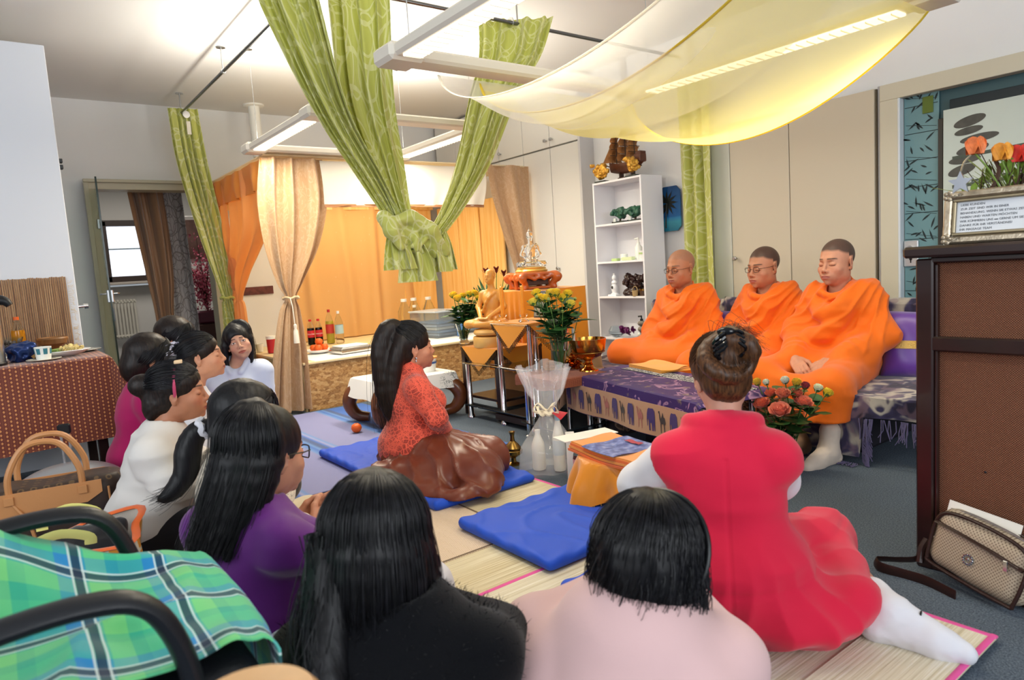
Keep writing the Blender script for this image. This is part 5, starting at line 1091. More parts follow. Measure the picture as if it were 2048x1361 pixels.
# ---------------------------------------------------------------- woman in white linen with pink band
Hw = unpx(360, 784, 2.68); yw_ = R(78)
J, loc = seat(Hw, yw_, 1.05, .05, .10, shL=(-.165, .02, .545), shR=(.165, .03, .545), elR=(.19, .08, .32), elL=(-.19, .10, .33), wrR=(.06, .30, .28), wrL=(0, .32, .28))
P = Person('woman in white linen blouse with dark bun and pink hairband, seen in profile', loc, yw_, 1.05, J, (R(-9), R(2), 0), skin='#c08465', hands=[('R', (-.3, 1, .3), (-1, 0, 0), 1, .2), ('L', (.3, 1, .3), (1, 0, 0), -1, .2)], hs=.90, full=.6, blush=.25)
S = P.grid(.009); torso(S, J, .020, 1.05, bust=.9)
for q in 'LR': arm(S, J, q, .024, 1.05, .03, .93)
S.el(J['pelvis']+np.array([0, -.01, .02]), (.195, .165, .17), .05); S.el(J['neck']+np.array([0, .02, .06]), (.072, .075, .06), .01, None, True); S.bx((.17, .0, .05), (.05, .012, .09), .004, .004, None, True); S.half((0, 0, -.02), (0, 0, -1))
garment(S, 'linen_blouse', m_whitelinen, P.t, lambda V, N: folds(V, N, .0075, (5, 5, 17), 31))
S = P.grid(.012); leg(S, J, 'L', .025, 1.05); leg(S, J, 'R', .025, 1.05); S.el((0, -.0, .07), (.17, .15, .12), .05); garment(S, 'dark_skirt', cloth('dark_skirt', '#1d1b20'), P.t)
S = SDF(P.hc-.26, P.hc+.22, .0055); haircap(S, P.fr, P.hs, .008); S.el((0, -.135, .035), (.045, .048, .045), .02, None, False, (P.hc, P.hR)); S.el((0, -.10, -.05), (.05, .04, .06), .03, None, False, (P.hc, P.hR)); V, Fq = S.net(); V = relax(V, Fq); V = hairgroove(V, normals(V, Fq), .003, (60, 120, 120)); qmesh('hair', V, Fq, m_hdark, P.t)
capstrands(P, (0, -.115, .03), m_hstrand, 520, .010, seed=3, r=.0014)
MB().tube([P.hpt((.087*math.cos(a), -.005-.02*math.sin(a)*0, .03+.096*math.sin(a))) for a in np.linspace(-.55, PI+.55, 30)], .006, 6, flat=.5).build('pink_hairband', mat('pink_band', '#c0476b', .35), P.t)
MB().box(P.hpt((.02, .005, .128)), (.05, .03, .012), .004).build('hair_clip', mat('cream_clip', '#e8c9a0', .4), P.t)
# ---------------------------------------------------------------- woman in white with flower in hair
Hf = unpx(404, 712, 3.25); yf = R(78)
J, loc = seat(Hf, yf, 1.05, .05, .08, wrR=(.05, .32, .30), wrL=(0, .33, .3))
P = Person('woman in white blouse with grey flower in sleek dark hair, seen in profile', loc, yf, 1.05, J, (R(-8), R(-4), 0), skin='#cf9574', hands=[('R', (-.3, 1, .3), (-1, 0, 0), 1, .2), ('L', (.3, 1, .3), (1, 0, 0), -1, .2)], hs=.88, full=.7, blush=.2)
S = P.grid(.010); torso(S, J, .018, 1.05, bust=1.)
for q in 'LR': arm(S, J, q, .022, 1.05, .03, .93)
S.el(J['neck']+np.array([0, .02, .06]), (.075, .075, .06), .01, None, True); S.half((0, 0, .0), (0, 0, -1)); garment(S, 'white_blouse', m_whitec, P.t, lambda V, N: folds(V, N, .006, (6, 6, 16), 33))
S = P.grid(.012); leg(S, J, 'L', .025, 1.05); leg(S, J, 'R', .025, 1.05); S.el((0, -.0, .07), (.17, .15, .12), .05); garment(S, 'skirt', cloth('dark_skirt', '#1d1b20'), P.t)
S = SDF(P.hc-.22, P.hc+.22, .006); haircap(S, P.fr, P.hs, .008); S.el((0, -.12, .0), (.05, .045, .05), .03, None, False, (P.hc, P.hR)); V, Fq = S.net(); V = relax(V, Fq); V = hairgroove(V, normals(V, Fq), .002, (60, 120, 120)); qmesh('hair', V, Fq, m_hdark, P.t)
capstrands(P, (0, -.115, .0), m_hstrand, 520, .010, seed=4, r=.0014)
fl = MB(); rs = np.random.RandomState(3)
for i in range(22):
    a = rs.rand()*6.28; M = rot(rs.randn()*.7, rs.randn()*.7, a); c = P.hpt((.03+.02*rs.randn(), -.115+.022*rs.randn(), .05+.022*rs.randn())); V = np.array([(0, 0, 0), (.009, .012, .004), (0, .03, .008), (-.009, .012, .004)]) @ M.T+c; fl.add(V, [(0, 1, 2, 3)])
for i in range(6): fl.ell(P.hpt((.04+.02*rs.randn(), -.12+.02*rs.randn(), .05+.02*rs.randn())), (.005,)*3, 6)
fl.build('flower_ornament', mat('silver_grey_petal', '#b9b6c4', .4), P.t)['kind'] = 'stuff'
# ---------------------------------------------------------------- women at the back
Hm = unpx(304, 716, 3.70); ym = R(92)
J, loc = seat(Hm, ym, 1.05, .05, .06)
P = Person('woman in magenta top with short dark hair beside the food table', loc, ym, 1.05, J, (R(-4), R(6), 0), skin='#b27c5e', hands=[('R', (-.3, 1, .3), (-1, 0, 0), 1, .2), ('L', (.3, 1, .3), (1, 0, 0), -1, .2)])
S = P.grid(.010); torso(S, J, .022, 1.05)
for q in 'LR': arm(S, J, q, .024, 1.05, .03, .93)
S.el(J['neck']+np.array([0, .02, .06]), (.075, .075, .06), .01, None, True); S.half((0, 0, .0), (0, 0, -1)); garment(S, 'magenta_top', cloth('magenta_knit', '#b5165f', .85), P.t, lambda V, N: folds(V, N, .006, (6, 6, 12), 41))
S = P.grid(.012); leg(S, J, 'L', .025, 1.05); leg(S, J, 'R', .025, 1.05); S.el((0, -.0, .07), (.17, .15, .12), .05); garment(S, 'skirt', cloth('dark_skirt', '#1d1b20'), P.t)
S = SDF(P.hc-.25, P.hc+.22, .006); haircap(S, P.fr, P.hs, .014); S.el((0, -.10, -.05), (.07, .055, .08), .03, None, False, (P.hc, P.hR)); V, Fq = S.net(); V = hairgroove(V, normals(V, Fq), .005, (60, 60, 30)); qmesh('hair', V, Fq, m_hdark, P.t)
capstrands(P, (0, -.10, -.08), m_hstrand, 520, .017, seed=8, r=.0015, loose=.008)
MB().box(P.hpt((.075, -.04, .06)), (.004, .035, .005), .001).build('hair_clip', m_steel, P.t)
Hd = unpx(354, 676, 4.25); yd = R(60)
J, loc = seat(Hd, yd, 1.05, .10, .05)
P = Person('woman with dark hair half hidden behind the flower haired woman', loc, yd, 1.05, J, (R(0), R(10), 0), skin='#b98363', hands=[('R', (-.3, 1, .3), (-1, 0, 0), 1, .2), ('L', (.3, 1, .3), (1, 0, 0), -1, .2)])
S = P.grid(.011); torso(S, J, .022, 1.05)
for q in 'LR': arm(S, J, q, .024, 1.05, .03, .93)
S.el(J['neck']+np.array([0, .02, .06]), (.075, .075, .06), .01, None, True); garment(S, 'grey_top', cloth('grey_top', '#5b5c66'), P.t, lambda V, N: folds(V, N, .006, (6, 6, 12), 42))
S = SDF(P.hc-.25, P.hc+.22, .006); haircap(S, P.fr, P.hs, .012); S.el((0, -.09, -.05), (.06, .055, .08), .03, None, False, (P.hc, P.hR)); V, Fq = S.net(); V = hairgroove(V, normals(V, Fq), .004, (60, 60, 30)); qmesh('hair', V, Fq, m_hdark, P.t)
capstrands(P, (0, -.10, -.07), m_hstrand, 460, .015, seed=9, r=.0015, loose=.008)
Hg = unpx(477, 684, 4.35); yg = R(-22)
J, loc = seat(Hg, yg, 1.05, .05, .06, side=-.12)
P = Person('young woman in pale blue shirt leaning out beside the bench and looking towards the camera', loc, yg, 1.05, J, (R(6), R(-4), R(15)), skin='#d0a086', eyes='open', hands=[('R', (0, 1, -.1), (0, 0, -1), -1, .1), ('L', (0, 1, -.1), (0, 0, -1), 1, .1)], lips='#a8473f', blush=.25, hh=.0032, hs=.9)
S = P.grid(.009); torso(S, J, .016, 1.05, bust=.9)
for q in 'LR': arm(S, J, q, .026, 1.05, .03, .45)
for x in (-1, 1): S.chain([J['neck']+np.array([x*.055, -.03, .045]), J['neck']+np.array([x*.075, .03, .02]), J['neck']+np.array([x*.03, .095, -.05])], [.014, .018, .016], .008)
S.el(J['neck']+np.array([0, .05, .055]), (.058, .075, .085), .008, None, True); garment(S, 'blue_shirt', cloth('pale_blue_shirt', '#c9d3ea', .75), P.t, lambda V, N: folds(V, N, .005, (7, 7, 15), 44))
bt = MB()
for i in range(4): bt.ell(J['chest']+np.array([.0, .125, .07-.05*i]), (.005, .003, .005), 8)
bt.build('button', m_whitec, P.t)['kind'] = 'stuff'
S = P.grid(.012); leg(S, J, 'L', .025, 1.05); leg(S, J, 'R', .025, 1.05); S.el((0, -.0, .07), (.17, .15, .12), .05); garment(S, 'skirt', cloth('dark_skirt', '#1d1b20'), P.t)
longhair('hair', m_hblack, P.t, P.fr, P.hs, .19, (R(74), R(286)), P.hc-np.array([.3, .3, .35]), P.hc+np.array([.3, .3, .25]), grow=.011, conv=.02, out=.12, back=.02, rad=.02, nstr=320, seed=12, h=.006, part=(-.03, .01))

# ================================================================ floor mats, cushions, furniture
def straw_fn(c1, c2, c3, ax=0):
    def f(n):
        sc = (150, 2, 1) if ax == 0 else (2, 150, 1); a = n.noise(n.co('Object', sc), 1, 3, .6); b = n.noise(n.co('Object', (7, 1, 1) if ax == 0 else (1, 7, 1)), 1, 2)
        c = n.ramp(a, [(.3, lin(c1)), (.5, lin(c2)), (.7, lin(c3))]); n.link(n.mix(n.math('MULTIPLY', n.ramp(b, [(.35, (0, 0, 0)), (.7, (1, 1, 1))]), .3), c, lin('#e6e2cf')), n.b.inputs['Base Color']); n.bump(a, .5, .004)
    return f
m_straw = mat('straw', '#cfc09c', .6, fn=straw_fn('#a8946c', '#cdbd95', '#e2d8ba')); m_pinkedge = mat('pink_edging', '#e0589f', .7); m_straw2 = mat('straw_pale', '#dcd6c6', .6, fn=straw_fn('#b5a888', '#d6ccb2', '#ebe6d8'))
def bluemat(n):
    y = n.sep(n.co('Object'))[1]; f = n.math('ADD', y, n.math('MULTIPLY', n.noise(n.co('Object', (3, 120, 1)), 1, 2), .006)); B = [lin(c) for c in ('#7f82b0', '#2b61b4', '#5a86bf', '#38507f', '#8f93bd')]
    st = [(0, B[1]), (.03, B[2]), (.05, B[1]), (.07, B[4]), (.09, B[0])]
    for c0 in (.155, .47, .79): st += [(c0-.06, B[0]), (c0-.05, B[2]), (c0-.03, B[1]), (c0-.018, B[2]), (c0-.004, B[3]), (c0+.01, B[3]), (c0+.02, B[1]), (c0+.032, B[4]), (c0+.045, B[2]), (c0+.055, B[0])]
    st = [s for s in st if s[0] > .09 or s in st[:5]]; st += [(.93, B[0]), (.945, B[2]), (.965, B[1]), (.985, B[2])]
    c = n.ramp(n.math('ADD', n.math('MULTIPLY', f, .62), .5), st[:32], 'LINEAR'); w = n.wave(n.co('Object'), 60, 0, d='X'); w2 = n.wave(n.co('Object'), 60, 0, d='Y')
    n.link(n.mix(n.math('MULTIPLY', n.math('MULTIPLY', w, w2), .3), c, lin('#b9bdd6')), n.b.inputs['Base Color']); n.bump(n.math('MULTIPLY', w, w2), .4, .003)
def floormat(name, label, x0, y0, x1, y1, z, m, edge=None, edges='', th=.004, w=.02, seed=0):
    t = thing(name, label, 'mat', ((x0+x1)/2, (y0+y1)/2, z)); hx, hy = (x1-x0)/2, (y1-y0)/2; rs = np.random.RandomState(seed); a, b, c = rs.rand(3)*6
    wv = lambda x, y: .0022*np.sin(5*x+a)*np.sin(4*y+b)+.0022
    def fn(u, v):
        x = -hx+2*hx*u; y = -hy+2*hy*v; return x, y, th/2+wv(x, y)
    MB().sheet(fn, 24, 24, th).build('woven_sheet', m, t)
    for e in edges:
        q = {'x': lambda v: (hx-w/2, -hy+2*hy*v), 'X': lambda v: (-hx+w/2, -hy+2*hy*v), 'y': lambda v: (-hx+2*hx*v, hy-w/2), 'Y': lambda v: (-hx+2*hx*v, -hy+w/2)}[e]
        P = [(*q(v), th*.8+wv(*q(v))) for v in np.linspace(0, 1, 24)]; MB().tube(P, w/2, 8, flat=.3, up=(0, 0, 1)).build('edging', edge, t)
    return t
floormat('woven_mat', 'large blue and lilac woven mat with darker stripes between bench and cushion', -5.5, .85, -3.36, 2.46, .001, mat('blue_mat', '#7d82b3', .75, fn=bluemat))
floormat('straw_mat', 'pale straw mat with pink edging under the empty blue cushion', -2.8, .3, -1.84, 2.12, .001, m_straw, m_pinkedge, 'yx', seed=1)
def herr(n):
    a = n.wave(n.co('Object', (1, 1, 1), (0, 0, .78)), 46, 0); b = n.wave(n.co('Object', (1, 1, 1), (0, 0, -.78)), 46, 0); k = n.wave(n.co('Object'), 9, 0, d='Y', prof='SIN'); f = n.mix(n.math('GREATER_THAN', k, .5), a, b)
    n.link(n.mix(f, lin('#c3a488'), lin('#e6d6bf')), n.b.inputs['Base Color']); n.bump(f, .3, .003)
floormat('herringbone_mat', 'fine herringbone straw mat with dark brown border behind the black haired woman', -3.32, .25, -2.155, 1.63, .006, mat('herringbone', '#d5bfa4', .6, fn=herr), mat('brown_edging', '#6d5a45', .7), 'xyXY', w=.014, seed=2)
floormat('straw_mat', 'pale grey straw mat under the woman in red vest', -1.84, .3, -.86, 2.08, .004, m_straw2, m_pinkedge, 'y', seed=3)
floormat('straw_mat', 'straw mat with bright pink edging in front of the brown shoulder bag', -.875, .3, -.63, 2.06, .012, m_straw2, m_pinkedge, 'xy', seed=4)
m_blue = clothmat('royal_blue_cotton', '#1a50cc', 0, .6, .08, bump=.2, spec=.3)
def cushion(label, x0, y0, x1, y1, z=.008, th=.045, rz=0, seed=0, crease=.004):
    c = ((x0+x1)/2, (y0+y1)/2); hx, hy = (x1-x0)/2, (y1-y0)/2; S = SDF((-hx-.05, -hy-.05, -.03), (hx+.05, hy+.05, th+.05), .011, [((-hx-.05, -hy-.05, -.03), (hx+.05, hy+.05, th+.05), .0105)])
    S.bx((0, 0, th/2), (hx, hy, th/2), .02, 0); V, Fq = S.net(); V = relax(V, Fq, 2); N = normals(V, Fq); top = np.clip(N[:, 2], 0, 1)
    n = vnoise(V, (3, 5, 1), seed); r = (1-np.abs(np.sin(9*(V[:, 0]*.6+V[:, 1]*.8)+5*n)))**4; ed = np.minimum(hx-np.abs(V[:, 0]), hy-np.abs(V[:, 1]))
    V = V+N*(crease*(2.0*r*top*np.clip(ed/.05, 0, 1)+vnoise(V, (7, 7, 1), seed+1)*top*1.3+1.2*np.sin(50*(V[:, 0]+V[:, 1]))*np.exp(-(ed/.035)**2)*top))[:, None]; V[:, 2] = np.maximum(V[:, 2], .0005)
    o = qmesh('floor_cushion', V, Fq, m_blue, None, loc=(c[0], c[1], z), rz=rz); return tag(o, label, 'cushion')
cushion('flat blue floor cushion under the kneeling woman in coral lace', -4.05, 1.49, -2.64, 2.09, .008, seed=1)
cushion('empty flat blue floor cushion in front of the orange draped stool', -2.40, 1.45, -1.79, 2.10, .012, seed=2)
cushion('flat blue floor cushion under the woman in red vest', -1.66, 1.37, -1.02, 1.99, .017, seed=3)
cushion('flat blue floor cushion under the woman in white linen blouse', -3.32, .12, -2.66, .74, .002, seed=4)
# tangerine
def orange_fruit(name, label, loc, r, group=None):
    t = thing(name, label, 'fruit', loc, random.random()*6, group)
    MB().lathe([(.0, .06*r), (.25*r, 0), (.75*r, .28*r), (1.0*r, .85*r), (.85*r, 1.4*r), (.4*r, 1.72*r), (.12*r, 1.68*r), (0, 1.64*r)], (0, 0, 0), 20).build('peel', mat('tangerine_peel', '#e8621a', .42, bump=.25, bscale=260), t, smooth=180)
    MB().lathe([(.14*r, 1.66*r), (.1*r, 1.76*r), (.0, 1.78*r)], (0, 0, 0), 7).build('stalk', mat('stalk_green', '#52652c', .7), t)
orange_fruit('tangerine', 'single tangerine lying on the blue woven mat', (-4.47, 1.94, .008), .038)
# brass water vessel
m_brass = mat('brass', '#b08d4a', .22, 1, bump=.05, bscale=40); m_gold = mat('polished_gold', '#c98a3c', .16, 1); m_bronze = mat('old_brass', '#8d6f3c', .3, 1)
bv = thing('brass_vessel', 'small brass pouring vessel with long neck standing on a footed bowl', 'vessel', (-2.99, 2.21, 0))
MB().lathe([(.036, 0), (.036, .008), (.016, .018), (.014, .04), (.03, .052), (.052, .066), (.055, .085), (.050, .088), (.046, .08)], n=28).build('footed_bowl', m_brass, bv)
MB().lathe([(.020, .08), (.044, .086), (.046, .10), (.030, .122), (.014, .137), (.011, .165), (.016, .186), (.020, .19), (.016, .19), (.010, .17)], n=28).build('flask', m_bronze, bv)
# ---------------------------------------------------------------- sofa
def throwpat(n):
    v = n.co('Object', (4.6, 4.6, 4.6)); f = n.noise(v, 1.5, 2, .45, .6); g = n.noise(v, 2.6, 2, .5, .4); w = n.math('MULTIPLY', n.wave(n.co('Object'), 160, 0, d='X'), .03)
    c = n.ramp(n.math('ADD', f, w), [(.40, lin('#241f33')), (.5, lin('#3f3958')), (.54, lin('#a39c92')), (.62, lin('#b9b0a2')), (.66, lin('#393350'))]); return n.mix(n.math('MULTIPLY', n.ramp(g, [(.55, (0, 0, 0)), (.62, (1, 1, 1))]), .5), c, lin('#7d6470'))
m_throw = clothmat('woven_throw', '#5d586b', 0, .9, .2, throwpat, bump=.6, weave=380)
so = thing('sofa', 'low sofa covered by a woven purple grey throw with fringe', 'sofa', (-2.6, 3.9, 0))
MB().box((-.13, .08, .14), (2.1, .9, .27), .03).build('base', mat('dark_sofa_base', '#23202a', .8), so)
MB().box((.1, .03, .30), (2.62, .92, .09), .035).build('seat', cloth('seat_cover', '#3b3548'), so)
MB().box((.05, .47, .55), (2.5, .14, .42), .05).build('backrest', m_throw, so)
def thr(u, v):
    x = -1.23+2.66*u; s_ = np.clip(v*1.9, 0, 99); y = np.where(s_ < 1, .42-.93*s_, -.51-.02*np.sin(9*x)*(s_-1)); z = np.where(s_ < 1, .352+.008*np.sin(8*x+3)*np.sin(9*s_), .35-.34*(s_-1)*np.where(x > .98, .34, 1)); y = y-.018*np.clip(s_-1, 0, 1)*np.sin(14*x+1.0)-np.where((s_ > .9), .02, 0); return x, y, z
MB().sheet(thr, 130, 60, .006, (2.66, 1.5)).build('throw', m_throw, so)
fr = MB(); rs = np.random.RandomState(4)
for i in range(240):
    x = -.2+1.62*rs.rand(); zt = .245 if x > .98 else .012; y = -.55-.018*math.sin(14*x+1); L_ = .10 if x > .98 else .05
    fr.tube([(x, y, zt), (x+rs.randn()*.006, y-.008, zt-L_*.5 if x > .98 else .008), (x+rs.randn()*.014, y-.012 if x > .98 else y-.05*rs.rand()-.01, zt-L_*(.8+.4*rs.rand()) if x > .98 else .004)], .0022, 4)
for i in range(70):
    z = .02+.23*i/70; fr.tube([(.985, -.54, z), (1.0+rs.rand()*.02, -.548, z-.02), (1.01+rs.rand()*.03, -.55, z-.06-.03*rs.rand()) if z > .1 else (1.01+.02*rs.rand(), -.56, .004)], .0022, 4)
fr.build('fringe', cloth('fringe_violet', '#5b5478'), so)['kind'] = 'stuff'
def pillow(name, label, loc, M, hx, hy, th, m, band=None):
    t = thing(name, label, 'cushion', loc); rs = np.random.RandomState(2)
    def fn(sgn):
        def f(u, v):
            a, b = 2*u-1, 2*v-1; e = (1-a**4)*(1-b**4); z = sgn*th*np.sqrt(np.clip(e, 0, 1))*(1+.06*np.sin(7*a+3*b)); x = a*hx*(1-.06*(1-b*b)*0-.05*b*b*0); P = np.stack(np.broadcast_arrays(x*(1-.05*(1-np.abs(b))), b*hy*(1-.05*(1-np.abs(a))), z), -1) @ np.array(M).T; return P[..., 0], P[..., 1], P[..., 2]
        return f
    mb = MB(); mb.sheet(fn(1), 26, 26, 0, (1, 1)); mb.sheet(fn(-1), 26, 26, 0, (1, 1)); mb.build('cover', m, t, smooth=180)
    if band:
        for sgn in (1,):
            P = []; 
            for b in (-.16, .16):
                pass
            f = fn(sgn); g = MB(); u = np.linspace(0, 1, 40)
            def bf(uu, vv): x, y, z = f(uu, .42+.12*vv); n_ = np.array(M)[:, 2]*.004*sgn; return x+n_[0], y+n_[1], z+n_[2]
            g.sheet(bf, 40, 6, .002); g.build('gold_band', band, t)
    return t
m_violet = clothmat('violet_silk', '#5b2c93', 0, .38, .5, bump=0, spec=.6)
pillow('cushion', 'violet silk cushion with a gold band leaning at the sofa end', (-1.60, 4.02, .53), rot(PI/2-.22, 0, .25), .2, .19, .075, m_violet, mat('gold_braid', '#c7a45c', .35, .8, bump=.8, bscale=180))
pillow('cushion', 'violet cushion showing between the first and second person in orange', (-2.86, 4.10, .53), rot(PI/2-.2, 0, .1), .17, .17, .06, m_violet)
pillow('cushion', 'grey patterned cushion peeping out above the violet one between two people in orange', (-2.84, 4.22, .62), rot(PI/2-.2, 0, .1), .17, .17, .05, m_throw)
# ---------------------------------------------------------------- coffee table with elephant cloth
def purple_pat(n):
    v = n.co('UV', (5, 5, 1)); f = n.noise(v, 1.6, 2, .5, 1.5); l = n.ramp(f, [(.57, (0, 0, 0)), (.6, (1, 1, 1)), (.63, (1, 1, 1)), (.66, (0, 0, 0))]); g = n.ramp(n.noise(v, 3.1, 3), [(.6, (0, 0, 0)), (.68, (1, 1, 1))]); c = n.mix(n.math('MULTIPLY', l, .75), lin('#3a2263'), lin('#b98fb0')); return n.mix(n.math('MULTIPLY', g, .55), c, lin('#8a7a5c'))
ct = thing('coffee_table', 'low glass coffee table with chrome legs under the purple elephant cloth', 'table', (-2.52, 2.93, 0), R(-13))
MB().box((0, 0, .405), (1.22, .46, .012), .004).build('table_top', mat('dark_glass', '#1c2226', .05), ct)
for x in (-.52, .52):
    for y in (-.17, .17): MB().lathe([(.03, 0), (.03, .008), (.018, .014), (.018, .385), (.03, .39), (.03, .398)], (x, y, 0), 16).build('leg', m_chrome, ct)
MB().box((0, 0, .17), (1.1, .4, .01), .003).build('lower_shelf', mat('dark_glass', '#1c2226', .05), ct)
tc = thing('elephant_cloth', 'purple table cloth with a tan border of elephants and camels on the coffee table', 'tablecloth', (-2.52, 2.93, .412), R(-13))
def sag(x): return .0+.012*np.sin(5*x)
def clo(u, v):
    x = -.64+1.28*u; s_ = v*.72; top = .5; y = np.where(s_ < top, .24-s_, -.262-.012*np.sin(11*x)*(s_-top)/.2); z = np.where(s_ < top, .003, .0-(s_-top)); ed = np.clip((np.abs(x)-.60)/.04, 0, 1); return x, y, z-.02*ed**2
MB().sheet(clo, 80, 70, .004, (1.28, .72)).build('cloth', clothmat('purple_print', '#4a2f78', 0, .55, .06, purple_pat), tc)
def bord(u, v): x = -.642+1.284*u; h = .05+.165*v; return x, -.268-.012*np.sin(11*x)*h/.2, -h
MB().sheet(bord, 80, 12, .003, (1.284, .17)).build('tan_border', cloth('tan_border', '#b98f70'), tc)
# side flap folding down at the far end
MB().sheet(lambda u, v: (-.645-.05*v*np.sin(PI*u)-.02, -.26+.30*u-.05*v, -.0-.235*v*(1-.55*u)), 20, 14, .003).build('tan_border', cloth('tan_border', '#b98f70'), tc)
ELE = [(-.5, .1), (-.48, .38), (-.3, .5), (.05, .48), (.2, .5), (.33, .42), (.42, .25), (.46, -.02), (.42, -.32), (.36, -.3), (.36, -.02), (.28, .0), (.24, -.1), (.2, -.5), (.06, -.5), (.06, -.16), (-.1, -.16), (-.16, -.5), (-.3, -.5), (-.3, -.14), (-.42, -.5), (-.5, -.48)]
CAM = [(-.42, .02), (-.34, .2), (-.2, .22), (-.08, .42), (.04, .24), (.16, .12), (.26, .3), (.3, .46), (.46, .44), (.46, .36), (.38, .34), (.34, .1), (.24, -.06), (.22, -.5), (.15, -.5), (.12, -.1), (-.16, -.08), (-.24, -.5), (-.32, -.5), (-.3, -.06), (-.42, -.1)]
el_, c1_, c2_ = MB(), MB(), MB()
for i in range(15):
    x = -.6+i*.087; poly, mb, w_ = [(ELE, el_, .064), (CAM, (c1_ if i % 4 == 1 else c2_), .058)][i % 2]; y = -.2735-.012*math.sin(11*x)*.14/.2
    V = [(x-a*w_, y-.012*(math.sin(11*(x-a*w_))-math.sin(11*x))*.7, -.132+b*.118) for a, b in poly]; mb.add(V, [tuple(range(len(V)))[::-1]])
el_.build('elephant_print', cloth('ele_violet', '#3d2968'), tc)['kind'] = 'stuff'; c1_.build('camel_print', cloth('camel_rose', '#a5615a'), tc)['kind'] = 'stuff'; c2_.build('camel_print', cloth('camel_dark', '#3a2f30'), tc)['kind'] = 'stuff'
def runpat(n):
    v = n.co('UV'); a = n.voro(n.co('UV', (42, 80, 1)), 1, 'DISTANCE_TO_EDGE'); b = n.wave(v, 11, 0, d='Y'); return n.mix(n.math('MULTIPLY', n.math('LESS_THAN', a, .12), n.math('GREATER_THAN', b, .25)), lin('#2c3038'), lin('#c9c8c4'))
ru = MB().sheet(lambda u, v: (-.5+1.06*u, .06+.115*v, .0055+.002*np.sin(9*u)), 30, 8, .003, (1.06, .115)); solo(ru, 'table_runner', 'narrow black and white patterned runner on the purple elephant cloth', 'runner', clothmat('runner_print', '#888', 0, .8, .1, runpat), (-2.52, 2.93, .412), R(-13))
yc = MB()
for i in range(4): yc.sheet(lambda u, v: (-.20+.36*u+.012*i*np.sin(5*v), .0+.22*v, .004+.006*i+.003*np.sin(7*u+i)*np.sin(5*v)+.02*np.clip(u-.8, 0, 1)*0), 22, 14, .004)
solo(yc, 'folded_cloth', 'folded yellow cloth lying in front of the oldest person in orange', 'cloth', cloth('yellow_cloth', '#efa53c'), (-2.80, 3.12, .416), R(-16))
# things stored below
rs = np.random.RandomState(12)
bx_ = thing('storage_box', 'dark storage box with grey lid under the coffee table', 'box', (-2.55, 3.10, .0), R(-10))
MB().box((0, 0, .09), (.36, .22, .17), .01).build('body', mat('dark_plastic', '#1b1c20', .5), bx_); MB().box((0, 0, .19), (.40, .25, .035), .008).build('lid', mat('grey_lid', '#6d7078', .5), bx_)
def camo(n):
    v = n.co('Object', (9, 9, 9)); return n.ramp(n.noise(v, 1, 2, .5, .8), [(.42, lin('#28242a')), (.47, lin('#5d4c44')), (.55, lin('#8d7363')), (.62, lin('#3b3034'))], 'CONSTANT')
S = SDF((-.3, -.25, -.02), (.3, .25, .42), .012); S.bx((0, 0, .16), (.2, .12, .16), .06, 0); S.rc((-.1, -.05, .3), (.15, .05, .27), .05, .05, .06); V, Fq = S.net(); V = folds(relax(V, Fq, 2), normals(V, Fq), .012, (9, 9, 9), 3); V[:, 2] = np.maximum(V[:, 2], .002)
tag(qmesh('camouflage_bag', V, Fq, clothmat('camo_cloth', '#555', 0, .85, .1, camo), None, loc=(-3.12, 3.18, 0), rz=R(-20)), 'brown camouflage cloth bag standing under the far end of the coffee table', 'bag')
m_clear = mat('clear_plastic', '#eef6fa', .04, trans=1, ior=1.18); m_clearw = mat('water', '#f4fbff', .02, trans=1, ior=1.3)
def bottle(name, label, loc, h=.24, r=.034, cap='#2f86c8', liquid=None, lab=None, group=None, level=.75, neck=.013, text=None, body=None):
    t = thing(name, label, 'bottle', loc, 0, group); p = [(r*.6, 0), (r*.95, .004), (r, .015), (r*.96, h*.2), (r, h*.3), (r, h*.58), (r*.93, h*.66), (r*.6, h*.8), (neck*1.1, h*.88), (neck, h*.93)]
    MB().lathe(p, n=20).build('body', body or m_clear, t)
    if liquid: q = [(a*.93, b if b > .003 else .002) for a, b in p if b < h*level]; MB().lathe(q, n=18).build('drink', mat('drink_'+liquid[1:], liquid, .05, trans=.25, ior=1.3), t)
    MB().lathe([(neck*1.15, h*.92), (neck*1.15, h), (neck*.9, h)], n=14).build('cap', mat('cap_'+cap[1:], cap, .4), t)
    if lab: MB().lathe([(r*1.012, h*.30), (r*1.015, h*.31), (r*1.015, h*.56), (r*1.012, h*.57)], n=24, cap=False).build('label', mat('lab_'+lab[1:], lab, .5), t)
    if text:
        s_, c_, z_ = text; M = _fw[:2]/np.linalg.norm(_fw[:2]); a0 = math.atan2(-loc[1], -loc[0]); w_ = MB()
        textwrap(t, s_, r*1.03, h*z_, a0, r*.5, c_)
    return t
def textmesh(s, size, ext=.0005, align='CENTER'):
    c = bpy.data.curves.new('txt', 'FONT'); c.body = s; c.size = size; c.align_x = align; c.extrude = ext; c.resolution_u = 2
    o = bpy.data.objects.new('txt', c); COL.objects.link(o); dg = bpy.context.evaluated_depsgraph_get(); me = bpy.data.meshes.new_from_object(o.evaluated_get(dg)); bpy.data.objects.remove(o); return me
def textwrap(parent, s, r, z, a0, size, col):
    me = textmesh(s, size); n = len(me.vertices); co = np.empty(n*3, np.float32); me.vertices.foreach_get('co', co); co = co.reshape(-1, 3); a = a0+co[:, 0]/r; rr = r+co[:, 2]; co = np.stack([rr*np.cos(a), rr*np.sin(a), z+co[:, 1]], -1)
    me.vertices.foreach_set('co', co.astype(np.float32).ravel()); me.update(); return link('lettering', me, mat('ink_'+col[1:], col, .5), parent, smooth=0)
